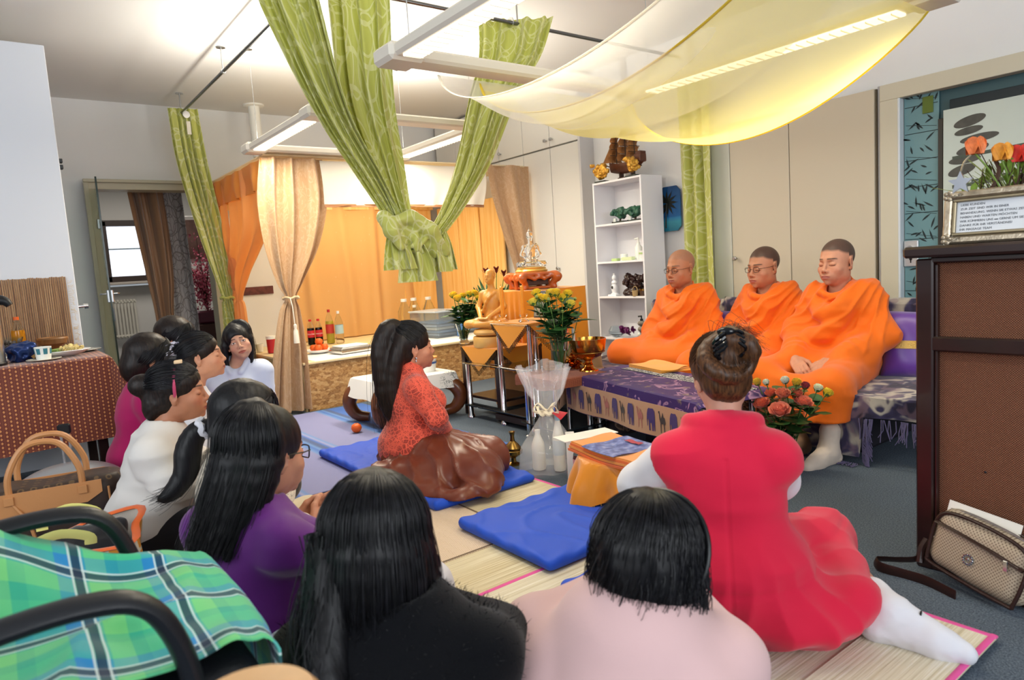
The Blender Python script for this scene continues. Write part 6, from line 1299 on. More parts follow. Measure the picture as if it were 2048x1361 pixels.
def flattext(parent, s, size, M, loc, col, name='lettering', align='CENTER', ext=.0004):
    me = textmesh(s, size, ext, align); me.transform(Matrix(np.array(M).tolist()).to_4x4()); o = link(name, me, mat('ink_'+col[1:], col, .6), parent, smooth=0); o.location = loc; return o
bottle('water_bottle', 'clear water bottle with blue cap by the camouflage bag', (-3.06, 2.97, 0), .25, .036)
bottle('water_bottle', 'clear water bottle with blue cap behind the white sleeve of the red vest woman', (-2.40, 2.92, 0), .25, .036)
# ---------------------------------------------------------------- small table with red brown cloth
def redweave(n):
    v = n.co('UV', (1, 1, 1)); a = n.wave(n.co('UV'), 60, 0, d='X'); b = n.wave(n.co('UV'), 42, 0, d='Y'); return n.mix(n.math('MULTIPLY', n.math('GREATER_THAN', a, .62), n.math('GREATER_THAN', b, .5)), lin('#6d2a1e'), lin('#b9794c'))
def sidetable(name, label, loc, rz, w, d, h, glass=True, cat='table'):
    t = thing(name, label, cat, loc, rz)
    for z in ((h-.006), .1): MB().box((0, 0, z), (w, d, .01), .003).build('glass_shelf', mat('dark_glass', '#1c2226', .05), t)
    for x in (-1, 1):
        for y in (-1, 1): MB().lathe([(.026, 0), (.026, .008), (.017, .014), (.017, h-.02), (.024, h-.014)], (x*(w/2-.04), y*(d/2-.04), 0), 16).build('leg', m_chrome, t)
    return t
sidetable('side_table', 'small chrome legged table holding the roses and the brass bowl', (-3.22, 2.80, 0), R(-8), .42, .40, .412)
tq = thing('red_woven_cloth', 'red brown woven cloth on the small table under the vase and brass bowl', 'tablecloth', (-3.22, 2.80, .414), R(-8))
def rc_(u, v):
    a, b = 2*u-1, 2*v-1; x, y = a*.27, b*.27; dx, dy = np.maximum(np.abs(x)-.215, 0), np.maximum(np.abs(y)-.205, 0); return np.clip(x, -.222, .222), np.clip(y, -.212, .212), .003-np.hypot(dx, dy)*1.0-.01*np.sin(20*x)*np.clip(dy*30, 0, 1)
MB().sheet(rc_, 44, 44, .003, (.54, .54)).build('cloth', clothmat('red_weave', '#7d3a2a', 0, .85, .1, redweave), tq)
bb_ = thing('brass_bowl', 'large polished brass offering bowl on a turned foot', 'bowl', (-3.12, 2.945, .418))
MB().lathe([(.062, 0), (.06, .008), (.035, .022), (.026, .036), (.034, .044), (.024, .054), (.024, .066), (.045, .078), (.085, .098), (.108, .135), (.115, .18), (.118, .205), (.112, .205), (.104, .15), (.07, .105), (0, .095)], n=40).build('bowl', m_gold, bb_); MB().lathe([(.106, .118), (.109, .121), (.107, .124)], n=40, cap=False).build('rim_band', m_bronze, bb_)
solo(MB().lathe([(.011, 0), (.0105, .11), (.006, .118), (.0, .12)], n=12).tube([(0, 0, .118), (.001, 0, .13)], .001, 5), 'white_candle', 'white candle standing on the rim of the brass bowl', 'candle', mat('white_wax', '#f2ede2', .4, sss=.2), (-3.17, 2.875, .575))
gp = thing('gold_ornament', 'crumpled gold offering ornament behind the glass vase', 'ornament', (-3.28, 2.96, .418)); rs = np.random.RandomState(3); g_ = MB()
for i in range(16):
    a = rs.rand()*6.28; M = rot(rs.randn()*.6, rs.randn()*.6, a); g_.sheet(lambda u, v: tuple(((np.stack([(u-.5)*.07*(1-v*.6), .01+v*.06, .01+.06*v*(1-.5*v)+.004*np.sin(9*u)], -1)) @ M.T).transpose(2, 0, 1)+np.array([0, 0, .045])[:, None, None]), 5, 5, .001)
g_.build('gold_leaf', m_gold, gp)['kind'] = 'stuff'; MB().lathe([(.03, 0), (.03, .01), (.012, .02), (.02, .04), (.03, .05)], n=14).build('foot', m_gold, gp)
cp = MB()
for i in range(3): cp.box((0, 0, .012+.02*i), (.14-.01*i, .10, .018), .002, rz=.12*i)
solo(cp, 'cardboard_packet', 'stack of small brown cardboard packets beside the glass vase', 'packet', mat('cardboard', '#a87a4e', .8), (-3.33, 2.86, .418), .5)
S = SDF((-.25, -.2, -.02), (.25, .2, .34), .011); S.bx((0, 0, .12), (.16, .11, .12), .05, 0); S.rc((-.12, 0, .2), (.14, .02, .24), .05, .03, .06); V, Fq = S.net(); V = folds(relax(V, Fq, 2), normals(V, Fq), .012, (8, 8, 8), 6); V[:, 2] = np.maximum(V[:, 2], .002)
tag(qmesh('brown_bag', V, Fq, cloth('khaki_bag', '#9a7f58', .7), None, loc=(-3.50, 3.19, .30), rz=R(10)), 'crumpled khaki bag beside the oldest person in orange', 'bag')
MB_ = MB().box((0, 0, .145), (.46, .26, .29), .01); solo(MB_, 'dark_crate', 'dark crate hidden under the khaki bag', 'crate', mat('dark_plastic', '#1b1c20', .5), (-3.52, 3.20, 0), R(5))
# ---------------------------------------------------------------- altar
m_dwood = mat('espresso_wood', '#261512', .3, var=.2, vscale=6)
at_ = thing('altar_stand', 'tall chrome and glass stand with dark base carrying the orange fringed cloth', 'stand', (-3.66, 2.93, 0))
for z, w_, d_ in ((.715, .42, .40), (.415, .44, .42), (.1, .44, .42)): MB().box((0, 0, z), (w_, d_, .012), .003).build('glass_shelf', m_clear if z > .3 else mat('dark_glass', '#1c2226', .05), at_)
for z in (.415, .1): MB().box((-.40, -.175, z), (.36, .07, .012), .003).build('glass_shelf', m_clear if z > .3 else mat('dark_glass', '#1c2226', .05), at_)
MB().box((.0, 0, .06), (.44, .40, .05), .006).build('base', m_dwood, at_)
for x in (-.16, .18):
    for y in (-.16, .16): MB().lathe([(.03, 0), (.028, .02), (.02, .03), (.02, .405), (.027, .41), (.027, .42), (.02, .425), (.02, .71), (.026, .715)], (x, y, 0), 16).build('chrome_post', m_chrome, at_)
for y in (-.175,): MB().lathe([(.03, 0), (.028, .02), (.02, .03), (.02, .405), (.027, .41)], (-.56, y, 0), 16).build('chrome_post', m_chrome, at_)
nt = thing('nesting_table', 'dark wood nesting table carrying the golden seated figure', 'table', (-4.14, 3.01, 0))
MB().box((0, 0, .51), (.48, .42, .025), .004).build('table_top', m_dwood, nt); MB().box((0, -.0, .47), (.44, .38, .06), .003).build('apron', m_dwood, nt); MB().box((0, 0, .14), (.42, .36, .02), .003).build('lower_shelf', m_dwood, nt)
for x in (-1, 1):
    for y in (-1, 1): MB().box((x*.215, y*.185, .25), (.045, .045, .5), .004).build('leg', m_dwood, nt)
m_ocloth = clothmat('orange_silk', '#f09a1c', .1, .45, .3, spec=.5, bump=0); m_bead = mat('bead_amber', '#4a3412', .25, .3)
def fringed(name, label, loc, rz, w, d, drop, seed):
    "square cloth lying cornerwise: pointed corners hang over the front and the sides"
    t = thing(name, label, 'tablecloth', loc, rz); MB().sheet(lambda u, v: (-w/2+w*u, -d/2+d*v, .004+.002*np.sin(9*u)*np.sin(7*v)), 12, 12, .004).build('cloth', m_ocloth, t); bd = MB(); rs = np.random.RandomState(seed)
    for (ax, sg, L_) in ((0, -1, w), (0, 1, w), (1, 1, d), (1, -1, d)):
        def pt(s_, q):  # s in -1..1 along edge, q 0..1 drop
            wd = (1-q)*L_/2*s_; h = q*drop; o = .004+.004*math.sin(6*s_)+.0
            return (wd, sg*(d/2+.004+.01*q), .004-h) if ax == 0 else (sg*(w/2+.004+.01*q), wd, .004-h)
        V = [pt(s_, q) for q in np.linspace(0, 1, 9) for s_ in np.linspace(-1, 1, 9)]; F = [(i*9+j, i*9+j+1, (i+1)*9+j+1, (i+1)*9+j) for i in range(8) for j in range(8)]; MB().add(V, F).build('hanging_corner', m_ocloth, t)
        for s_ in (-1, 1):
            for k in range(15):
                p = np.array(pt(s_, k/15+.03)); 
                for b in range(4): bd.ell(p+np.array([0, 0, -.006-b*.0095]), (.004, .004, .0048), 5)
    bd.build('bead_fringe', m_bead, t)['kind'] = 'stuff'; return t
fringed('fringed_cloth', 'orange cloth with beaded corners on the dark nesting table', (-4.10, 2.98, .524), 0, .44, .40, .17, 1)
fringed('fringed_cloth', 'orange cloth with beaded corners on the tall chrome stand', (-3.66, 2.93, .722), 0, .40, .38, .17, 2)
m_goldres = mat('golden_resin', '#dd9a44', .35, sss=.1, spec=.6); m_cream = mat('pale_gold_wood', '#dba95c', .45, var=.08)
gb = thing('drum_cushions', 'two stacked pale gold drum cushions under the golden figure', 'base', (-4.10, 2.90, .53))
MB().lathe([(.001, 0), (.13, 0), (.135, .01), (.135, .07), (.13, .078), (0, .08)], n=36).build('drum', m_cream, gb); MB().lathe([(.0, .08), (.10, .082), (.125, .095), (.13, .11), (.12, .128), (.09, .135), (0, .138)], n=36).build('pad', m_cream, gb)
def statue(name, label, loc, rz, s, m, bald=True, robe=True):
    J = mkJ(s, knL=(-.34, .22, .07), knR=(.34, .22, .07), anL=(.16, .26, .06), anR=(-.16, .24, .09), elL=(-.24, .04, .33), elR=(.24, .04, .33), wrL=(-.07, .24, .17), wrR=(.07, .24, .17), head=(0, .02, .80), shL=(-.165, 0, .545), shR=(.165, 0, .545))
    lo, hi = bounds(J, .22*s+.02, -.02); S = SDF(lo, hi, .0135*s, [(J['head']-.14*s, J['head']+.17*s, .006*s)]); torso(S, J, .004*s, s, .06*s)
    for q in 'LR': arm(S, J, q, .004*s, s, .04*s); leg(S, J, q, .002*s, s, .05*s)
    S.rc(J['neck'], J['head'], .055*s, .05*s, .02*s); headsdf(S, J['head'], np.eye(3), s, 0, full=.3)
    for q, x in (('L', 1), ('R', -1)): S.bx(J['wr'+q]+np.array([x*.04, .03, -.01])*s, (.06*s, .03*s, .014*s), .012*s, .02*s)
    if robe: S.chain(bez([J['shL']+np.array([0, .0, .06])*s, J['chest']+np.array([-.02, .11, .05])*s, J['waist']+np.array([.10, .10, -.02])*s, J['waist']+np.array([.14, 0, -.06])*s], 10), .016*s, .03*s)
    if not bald: S.el(J['head']+np.array([0, -.02, .05])*s, (.083*s, .10*s, .09*s), .01*s); S.el(J['head']+np.array([0, -.02, .15])*s, (.035*s, .035*s, .04*s), .02*s); S.rc(J['head']+np.array([0, -.02, .17])*s, J['head']+np.array([0, -.02, .22])*s, .018*s, .003*s, .01*s)
    S.half((0, 0, .0), (0, 0, -1)); V, Fq = S.net(); V = relax(V, Fq, 1, .3)
    t = thing(name, label, 'statue', loc, rz); qmesh('figure', V, Fq, m, t); return t
statue('golden_statue', 'golden seated bald figure in a robe on the drum cushions of the altar', (-4.10, 2.93, .667), R(-160), .47, m_goldres)
ob = thing('orange_draped_box', 'box draped in pleated orange silk carrying the carved stand', 'box', (-4.22, 3.45, 0))
MB().box((0, 0, .45), (.44, .62, .90), .01).build('box', mat('cardboard', '#a87a4e', .8), ob)
def dro(u, v):
    a = (u*4) % 4; k = np.floor(u*3.9999); t = u*4-k; W_, D_ = .235, .325; x = np.select([k == 0, k == 1, k == 2], [-W_+2*W_*t, W_+0*t, W_-2*W_*t], -W_+0*t); y = np.select([k == 0, k == 1, k == 2], [-D_+0*t, -D_+2*D_*t, D_+0*t], D_-2*D_*t)
    f = 1+.05*np.sin(u*130+2*np.sin(u*31))*v; z = .915-.62*v; return x*f, y*f, z
MB().sheet(dro, 200, 16, .003).build('silk_skirt', m_ocloth, ob); MB().sheet(lambda u, v: (-.235+.47*u, -.325+.65*v, .915+.003*np.sin(9*u+4*v)), 10, 12, .004).build('silk_top', m_ocloth, ob)
# carved stand
m_carv = mat('carved_orange_wood', '#b65a24', .28, var=.15, coat=.4); cs = thing('carved_stand', 'carved reddish wood stand with cusped apron under the crystal figure', 'stand', (-4.22, 3.42, .92), R(-20))
S = SDF((-.24, -.2, -.01), (.24, .2, .16), .007); S.bx((0, 0, .118), (.19, .145, .013), .012, .01)
for x in (-1, 1):
    for y in (-1, 1): S.chain(bez([(x*.165, y*.12, .11), (x*.20, y*.15, .085), (x*.155, y*.11, .04), (x*.17, y*.125, .008)], 8), [.022, .026, .024, .021, .019, .018, .018, .02], .02)
for y in (-1, 1):
    for x in (-.09, .09): S.chain([(x-.075, y*.135, .10), (x-.04, y*.135, .082), (x, y*.135, .095), (x+.04, y*.135, .082), (x+.075, y*.135, .10)], .013, .015)
    S.chain([(0, y*.135, .10), (0, y*.13, .008)], [.02, .017], .02)
for x in (-1, 1): S.chain([(x*.178, -.1, .10), (x*.178, -.04, .08), (x*.178, 0, .095), (x*.178, .04, .08), (x*.178, .1, .10)], .013, .015)
S.bx((0, 0, .012), (.165, .12, .010), .006, .01); S.half((0, 0, 0), (0, 0, -1)); V, Fq = S.net(); qmesh('carving', relax(V, Fq, 1), Fq, m_carv, cs); MB().box((0, 0, .06), (.26, .18, .06), .004).build('dark_inner_panel', mat('dark_panel', '#4a2a12', .5), cs)
gpad = thing('gilded_lotus', 'gilded lotus base under the crystal figure', 'base', (-4.22, 3.42, 1.051)); MB().lathe([(.0, 0), (.125, 0), (.13, .012), (.115, .026), (.118, .034), (.1, .042), (0, .043)], n=32).build('lotus_base', mat('gold_leaf', '#e2bd62', .3, .7), gpad)
m_crystal = mat('crystal', '#ffffff', .02, trans=1, ior=1.45); statue('crystal_statue', 'clear crystal seated figure with pointed crown on the gilded base', (-4.22, 3.42, 1.094), R(-125), .30, m_crystal, False)
for (lx, ly, z, lab) in ((-3.62, 2.84, .728, 'orange candle in a crystal holder on the tall chrome stand'), (-3.90, 2.80, .728, 'orange candle in front of the golden figure')):
    t = thing('orange_candle', lab, 'candle', (lx if lx > -3.8 else -3.80, ly, z)); MB().lathe([(.035, 0), (.04, .008), (.02, .02), (.016, .03), (.028, .04), (.03, .05), (.014, .05)], n=12).build('crystal_holder', m_crystal, t); MB().lathe([(.0125, .03), (.012, .24), (.006, .245), (0, .247)], n=14).build('wax', mat('orange_wax', '#f09a24', .4, sss=.2), t); MB().cyl((0, 0, .245), (.001, 0, .262), .0012, None, 5).build('wick', m_black, t)
fx = thing('photo_card', 'small leaning framed photo card behind the orange candle', 'photo', (-3.70, 3.06, .728), R(10)); MB().box((0, 0, .10), (.11, .012, .19), .003, M=rot(-.15)).build('card_frame', mat('grey_frame', '#55565c', .4), fx); MB().box((0, -.009, .10), (.09, .004, .165), 0, M=rot(-.15)).build('card_print', mat('card_print', '#8d9184', .4, var=.4, vscale=30), fx)
# ---------------------------------------------------------------- roses
m_leafg = mat('rose_leaf', '#2f5a2c', .4, var=.3, vscale=30, spec=.6); m_stemg = mat('rose_stem', '#5d7d3a', .5)
def petal(mb, c, M, w, h, cup, n=4):
    u, v = np.meshgrid(np.linspace(-1, 1, n), np.linspace(0, 1, n), indexing='ij'); x = u*w*(.35+.65*np.sin(PI*np.minimum(v, .8)/1.6)); z = v*h*(1-.25*u*u*v*v); y = cup*(v**1.5)*h*.5+.35*w*u*u*(-1 if cup >= 0 else 1)*.6; P = np.stack([x, y, z], -1).reshape(-1, 3) @ np.array(M).T+c
    mb.add(P, [(i*n+j, (i+1)*n+j, (i+1)*n+j+1, i*n+j+1) for i in range(n-1) for j in range(n-1)])
def rosehead(c, d, r, openn, seed):
    "layered rose bloom at c facing d"
    mb = MB(); rs = np.random.RandomState(seed); Q = np.array(Vector((0, 0, 1)).rotation_difference(Vector(d)).to_matrix())
    mb.ell(c+Q @ np.array([0, 0, r*.55]), (r*.30, r*.30, r*.55), 8, Q)
    for ring, (k, rr, hh, cup) in enumerate(((4, .12, 1.0, -.25), (5, .26, 1.05, .05+.2*openn), (6, .38, 1.0, .18+.32*openn), (6, .44, .85, .35+.55*openn))):
        for i in range(k):
            a = 2*PI*i/k+ring*.7+rs.randn()*.1; M = Q @ rotz(a) @ rot(-.08*ring*openn, 0, 0); petal(mb, c+Q @ rotz(a) @ np.array([0, rr*r*.75, r*.05]), M, r*.52, r*1.1*hh, cup)
    return mb
_rose_n = [0]
def rose(label, group, base, tip, col, r=.026, openn=.3, leaves=3, name='rose'):
    base, tip = np.array(base, float), np.array(tip, float); t = thing(name, label, 'flower', tuple(base), 0, group); v = tip-base; _rose_n[0] += 1; sd = _rose_n[0]; rs = np.random.RandomState(sd)
    mid = v*.5+np.array([rs.randn()*.012, rs.randn()*.012, .01]); P = bez([(0, 0, 0), mid, v], 8); MB().tube(P, .0028, 5).build('stem', m_stemg, t); d = v-mid; d /= np.linalg.norm(d)
    rosehead(v, d, r, openn, sd).build('bloom', mat('petal_'+col[1:], col, .55, sss=.1, var=.10, vscale=30, sheen=.2), t, smooth=180)
    ca = MB()
    for i in range(5): a = i*1.26; Q = np.array(Vector((0, 0, 1)).rotation_difference(Vector(d)).to_matrix()); petal(ca, v-d*.002+Q @ rotz(a) @ np.array([0, r*.25, 0]), Q @ rotz(a) @ rot(-.5), r*.25, r*.7, .3, 3)
    ca.build('calyx', m_stemg, t)
    for k in range(leaves):
        p = P[rs.randint(3, 7)]; a = rs.rand()*6.28; lm = MB(); M = rotz(a) @ rot(-.9-rs.rand()*.7, 0, rs.randn()*.3); L_ = .06+.04*rs.rand(); petal(lm, p, M, L_*.42, L_*1.3, .3, 5); lm.build('leaf', m_leafg, t, smooth=180)
    return t
def vase(label, loc, h=.24, r0=.035, r1=.062):
    t = thing('glass_vase', label, 'vase', loc); MB().lathe([(r0*1.15, 0), (r0*1.15, .012), (r0*.85, .03), (r0, .06), (r1*.85, h*.75), (r1, h), (r1*.95, h), (r0*.9, .06), (r0*.7, .03), (0, .025)], n=24).build('glass', m_clear, t); MB().lathe([(0, .028), (r0*.7, .032), (r0*.88, .06), (r1*.75, h*.6), (0, h*.6)], n=20).build('water', mat('vase_water', '#dfe8d8', .03, trans=1, ior=1.33), t); return t
ORD = ['first', 'second', 'third', 'fourth', 'fifth', 'sixth', 'seventh', 'eighth', 'ninth', 'tenth']
rs = np.random.RandomState(21)
vase('clear glass vase of yellow roses on the red woven cloth', (-3.20, 2.775, .418), .245)
pts = [(1092, 601, -.03, .30), (1082, 600, .0, .3), (1124, 600, .02, .3), (1070, 608, -.02, .3), (1103, 590, .03, .2), (1135, 592, .02, .3), (1112, 590, -.05, .2), (1075, 590, .04, .2), (1140, 612, .03, .3)]
for i, (px, py, dd, op) in enumerate(sorted(pts)): rose(ORD[i]+' yellow rose from the left in the clear vase on the red woven cloth', 'yellow roses in the front vase', (-3.20+rs.randn()*.012, 2.775+rs.randn()*.012, .46), unpx(px, py+4, 4.25+dd), '#f2cf2c' if i % 4 else '#f3d94e', .044, .5, 6)
for i in range(9):
    px, py = 1070+10.5*(i+.8*rs.rand()), 590+45*rs.rand(); rose(ORD[i]+' green rosebud from the left in the clear vase on the red woven cloth', 'rosebuds in the front vase', (-3.20+rs.randn()*.012, 2.775+rs.randn()*.012, .46), unpx(px, py, 4.25+.08*rs.randn()), '#b9c56a', .018, .0, 7, 'rosebud')
vase('clear glass vase of yellow roses left of the golden figure', (-4.47, 2.90, .02+.51), .17)
for i in range(8): px, py = 903+9.6*(i+.6*rs.rand()), 592+14*rs.rand(); rose(ORD[i]+' yellow rose from the left in the vase left of the golden figure', 'yellow roses in the left vase', (-4.47+rs.randn()*.012, 2.90+rs.randn()*.012, .57), unpx(px, py, 5.25+.06*rs.randn()), '#f3cf30', .044, .45, 6)
for i in range(9): px, py = 905+8*(i+.8*rs.rand()), 595+30*rs.rand(); rose(ORD[i]+' green rosebud from the left in the vase left of the golden figure', 'rosebuds in the left vase', (-4.47+rs.randn()*.012, 2.90+rs.randn()*.012, .57), unpx(px, py, 5.25+.06*rs.randn()), '#9fb565', .018, 0, 8, 'rosebud')
vase('glass vase of the mixed coral, yellow and white rose bouquet', (-1.83, 3.02, .0), .20)
_cnt = {}
for (px, py, col, r, op) in sorted([(1528, 812, '#e8734c', .036, .8), (1566, 792, '#ea8a64', .034, .7), (1560, 826, '#f08d70', .042, 1), (1603, 810, '#ee8464', .038, 1), (1545, 790, '#e87550', .03, .6), (1590, 790, '#ea7f5a', .03, .7), (1517, 765, '#f0c93a', .024, .2), (1592, 767, '#f2cb36', .026, .3), (1650, 787, '#f2d233', .028, .4), (1534, 765, '#eef0d8', .02, .1), (1571, 762, '#f3f3e4', .024, .2), (1633, 778, '#f2f2d2', .026, .3), (1609, 773, '#a93646', .024, .2)]):
    nm = {'#f0': 'yellow', '#f2': 'yellow', '#ee': 'white', '#f3': 'white', '#a9': 'dark red'}.get(col[:3], 'coral orange'); nm = 'white' if col in ('#f2f2d2', '#eef0d8', '#f3f3e4') else ('coral orange' if col in ('#f08d70', '#ee8464') else nm)
    _cnt[nm] = _cnt.get(nm, 0)+1; tot = dict(white=3, yellow=3).get(nm, 6 if nm == 'coral orange' else 1); rose((ORD[_cnt[nm]-1]+' ' if tot > 1 else '')+nm+' rose'+(' from the left' if tot > 1 else '')+' in the mixed bouquet', nm+' roses of the mixed bouquet', (-1.83+rs.randn()*.015, 3.02+rs.randn()*.015, .04), unpx(px, py+6, 3.22+rs.rand()*.08), col, r*1.3, op, 5)
bk = thing('wicker_basket', 'small brown wicker basket beside the mixed rose bouquet', 'basket', (-2.05, 3.20, .0)); wk = MB()
for i in range(22): z = .02+.015*i; wk.tube([((.09+.02*i/22)*math.cos(a), (.09+.02*i/22)*math.sin(a), z+.003*math.sin(9*a+PI*(i % 2))) for a in np.linspace(0, 2*PI, 37)[:-1]], .007, 5, closed=True)
wk.build('weave', mat('wicker', '#6d4a32', .7, var=.3, vscale=60), bk)['kind'] = 'stuff'

pb = unpx(988, 600, 6.0); rp = thing('red_flower_plant', 'spiky green plant with dark red blossoms standing behind the golden figure', 'plant', (pb[0], pb[1], .424)); rs = np.random.RandomState(6); hh = pb[2]-.424; q = MB(); r2 = MB()
MB().lathe([(.05, 0), (.07, .06), (.06, .12), (.05, .12)], n=18).build('pot', mat('grey_pot', '#6d675f', .7), rp)
for i in range(34): a = rs.rand()*6.28; petal(q, np.array([.02*rs.randn(), .02*rs.randn(), .1+.5*hh*rs.rand()]), rotz(a) @ rot(-.25-.5*rs.rand()), .02, .26+.14*rs.rand(), .2, 5)
q.build('leaf_blade', m_leafg, rp, smooth=180)['kind'] = 'stuff'
for px, py in ((972, 548), (993, 545), (1008, 552), (985, 560)):
    e = unpx(px, py, 6.0+.1*rs.randn())-np.array([pb[0], pb[1], .424]); MB().tube(bez([(0, 0, .1), e*.6+np.array([0, 0, .05]), e], 8), .004, 5).build('stem', m_stemg, rp); b = MB()
    for k in range(8): petal(b, e+np.array([0, 0, -.01]), rotz(k*.8) @ rot(-.3-.3*(k % 2)), .012, .07, .2, 4)
    b.build('blossom', mat('dark_red_bract', '#6e1f1c', .5), rp, smooth=180)
# ================================================================ bookcase and its objects
bc = thing('bookcase', 'narrow white open bookcase between the wall cabinet and the palm plate', 'bookcase', (-4.205, 4.54, 0)); m_bk = mat('bookcase_white', '#ecebef', .4)
for x in (-.28, .28): MB().box((x, 0, .9), (.018, .27, 1.8), .002).build('side_panel', m_bk, bc)
MB().box((0, .132, .9), (.56, .006, 1.78), 0).build('back_panel', m_bk, bc)
for z in (1.79, 1.418, 1.085, .773, .40, .06): MB().box((0, -.002, z), (.545, .262, .018), .002).build('shelf', m_bk, bc)
def bloblet(name, label, cat, loc, pts, m, rz=0, h=.007, amp=.006, k=.012, base=None, seed=0, part='carving'):
    P = np.array([p[:3] for p in pts]); r = max(p[3] for p in pts)+.02; S = SDF(P.min(0)-r, P.max(0)+r, h)
    for p in pts: S.el(p[:3], (p[3],)*3, k)
    V, Fq = S.net(); N = normals(V, Fq); V = V+N*(amp*vnoise(V, (70,)*3, seed)+amp*.6*vnoise(V, (150,)*3, seed+2))[:, None]
    t = thing(name, label, cat, loc, rz); qmesh(part, V, Fq, m, t)
    if base: MB().box((0, 0, base[2]/2), base, .003).build('base', base_m, t)
    return t
rs = np.random.RandomState(31); base_m = mat('dark_base', '#1f2a22', .4)
m_gtree = mat('gilded_leaf', '#d9a23e', .35, .5, var=.25, vscale=60); m_jade = mat('jade_green', '#2b5a45', .3, var=.4, vscale=60)
for (x, lab) in ((-.20, 'small gilded tree left of the ship on the bookcase'), (.17, 'small gilded tree right of the ship on the bookcase')):
    bloblet('gilded_tree', lab, 'ornament', (-4.205+x, 4.44, 1.80), [(rs.randn()*.028, rs.randn()*.022, .05+.10*rs.rand(), .014+.014*rs.rand()) for _ in range(34)], m_gtree, amp=.009, base=(.12, .07, .012), seed=3, part='foliage')
for x, lab in ((-.03, 'left small green bonsai ornament on the top bookcase shelf'), (.15, 'right small green bonsai ornament on the top bookcase shelf')):
    t = bloblet('bonsai_ornament', lab, 'ornament', (-4.205+x, 4.47, 1.428), [(rs.randn()*.032, rs.randn()*.02, .05+.06*rs.rand(), .015+.012*rs.rand()) for _ in range(24)], m_jade, amp=.008, base=(.14, .07, .014), seed=5, part='foliage'); MB().tube([(0, 0, .01), (.01, 0, .05)], .009, 6).build('trunk', mat('bark', '#4b3629', .8), t); MB().box((-.03, -.03, .025), (.03, .02, .03), .002).build('tiny_pavilion', mat('pav_white', '#cfd6d2', .5), t)
# ship
sh = thing('model_ship', 'brown wooden model sailing ship with tan sails on top of the bookcase', 'model ship', (-4.19, 4.54, 1.80), R(178)); m_hull = mat('ship_wood', '#5a301c', .4, var=.3, vscale=25); m_sail = mat('ship_sail', '#b07a44', .6, var=.2, vscale=15); m_spar = mat('ship_spar', '#3d2417', .5)
MB().sheet(lambda u, v: ((u-.5)*.40, np.sin(PI*(v-.5))*.052*np.sin(PI*np.clip(.10+.86*u, 0, 1))**.6, .055+.085*np.abs(2*v-1)**1.4*1.0+.05*(2*u-1)**2*(np.where(u < .5, 1.3, .7))), 24, 15, .004).build('hull', m_hull, sh); MB().box((0, 0, .10), (.30, .07, .01), .002).box((-.16, 0, .16), (.08, .085, .07), .008).box((-.17, 0, .20), (.06, .075, .03), .006).build('deck', m_hull, sh); MB().box((0, 0, .02), (.2, .04, .012), .002).box((-.07, 0, .04), (.014, .05, .06), .002).box((.07, 0, .04), (.014, .05, .06), .002).build('cradle', m_spar, sh)
MB().tube([(.19, 0, .13), (.33, 0, .185)], .005, 6).build('bowsprit', m_spar, sh)
for i, x in enumerate((-.10, .01, .12)):
    H_ = (.38, .44, .40)[i]; MB().cyl((x, 0, .08), (x, 0, H_), .0055, .003, 8).build('mast', m_spar, sh)
    for k in range(4):
        z = .16+k*(H_-.18)/4; w_ = .085-.012*k; MB().tube([(x, -w_*.9, z+.062), (x, w_*.9, z+.062)], .003, 5, True).build('yard', m_spar, sh)
        MB().sheet(lambda u, v: (x+.006+.022*np.sin(PI*v), (2*u-1)*w_*(1-.12*v), z+.058*v), 7, 7, .0015).build('sail', m_sail, sh)
for k in range(3): MB().add(np.array([(.13, 0, .40-.05*k), (.30-.04*k, 0, .18), (.14, 0, .17), (.15, .004, .25)]), [(0, 1, 2), (2, 1, 0)]).build('jib', m_sail, sh)
rg = MB()
for x in (-.10, .01, .12):
    for s in (-1, 1):
        for q in range(4): rg.tube([(x, 0, .37), (x-.05+.03*q, s*.05, .14)], .0009, 3)
rg.build('rigging', m_spar, sh)['kind'] = 'stuff'
# shelf 2: creams
def lathed(name, label, cat, loc, prof, m, group=None, rz=0): t = solo(MB().lathe(prof, n=20), name, label, cat, m, loc, rz, group); return t
m_wp = mat('white_plastic', '#eef0ea', .35); m_lg = mat('pale_green_plastic', '#b9d48c', .4)
solo(MB().box((0, 0, .012), (.07, .05, .024), .005), 'soap_box', 'small pale green soap box on the second bookcase shelf', 'box', m_lg, (-4.30, 4.46, 1.094)); t = thing('cream_jar', 'white cream jar with green band beside the soap box', 'jar', (-4.215, 4.48, 1.094)); MB().lathe([(.03, 0), (.031, .03), (.033, .031), (.033, .055), (.03, .058), (0, .058)], n=20).build('jar', m_wp, t); MB().lathe([(.0315, .012), (.0318, .02)], n=20, cap=False).build('band', m_lg, t)
solo(MB().box((0, 0, .015), (.12, .05, .03), .004), 'soap_box', 'long pale green box in front of the pump bottle', 'box', mat('pale_lime', '#d6e3b4', .5), (-4.13, 4.44, 1.094))
t = thing('pump_bottle', 'white pump bottle on the second bookcase shelf', 'bottle', (-4.06, 4.50, 1.094)); MB().lathe([(.03, 0), (.032, .01), (.032, .11), (.015, .13), (.015, .15), (.009, .15), (.009, .17)], n=18).build('body', m_wp, t); MB().tube([(0, 0, .165), (0, 0, .185), (-.04, 0, .18)], .008, 8).build('pump_head', m_wp, t)
t = thing('cream_jar', 'white cream jar with green lid at the right end of the second shelf', 'jar', (-3.99, 4.47, 1.094)); MB().lathe([(.028, 0), (.03, .04), (.032, .042), (.032, .075), (0, .078)], n=18).build('jar', m_wp, t); MB().lathe([(.033, .045), (.033, .06)], n=18, cap=False).build('band', m_lg, t)
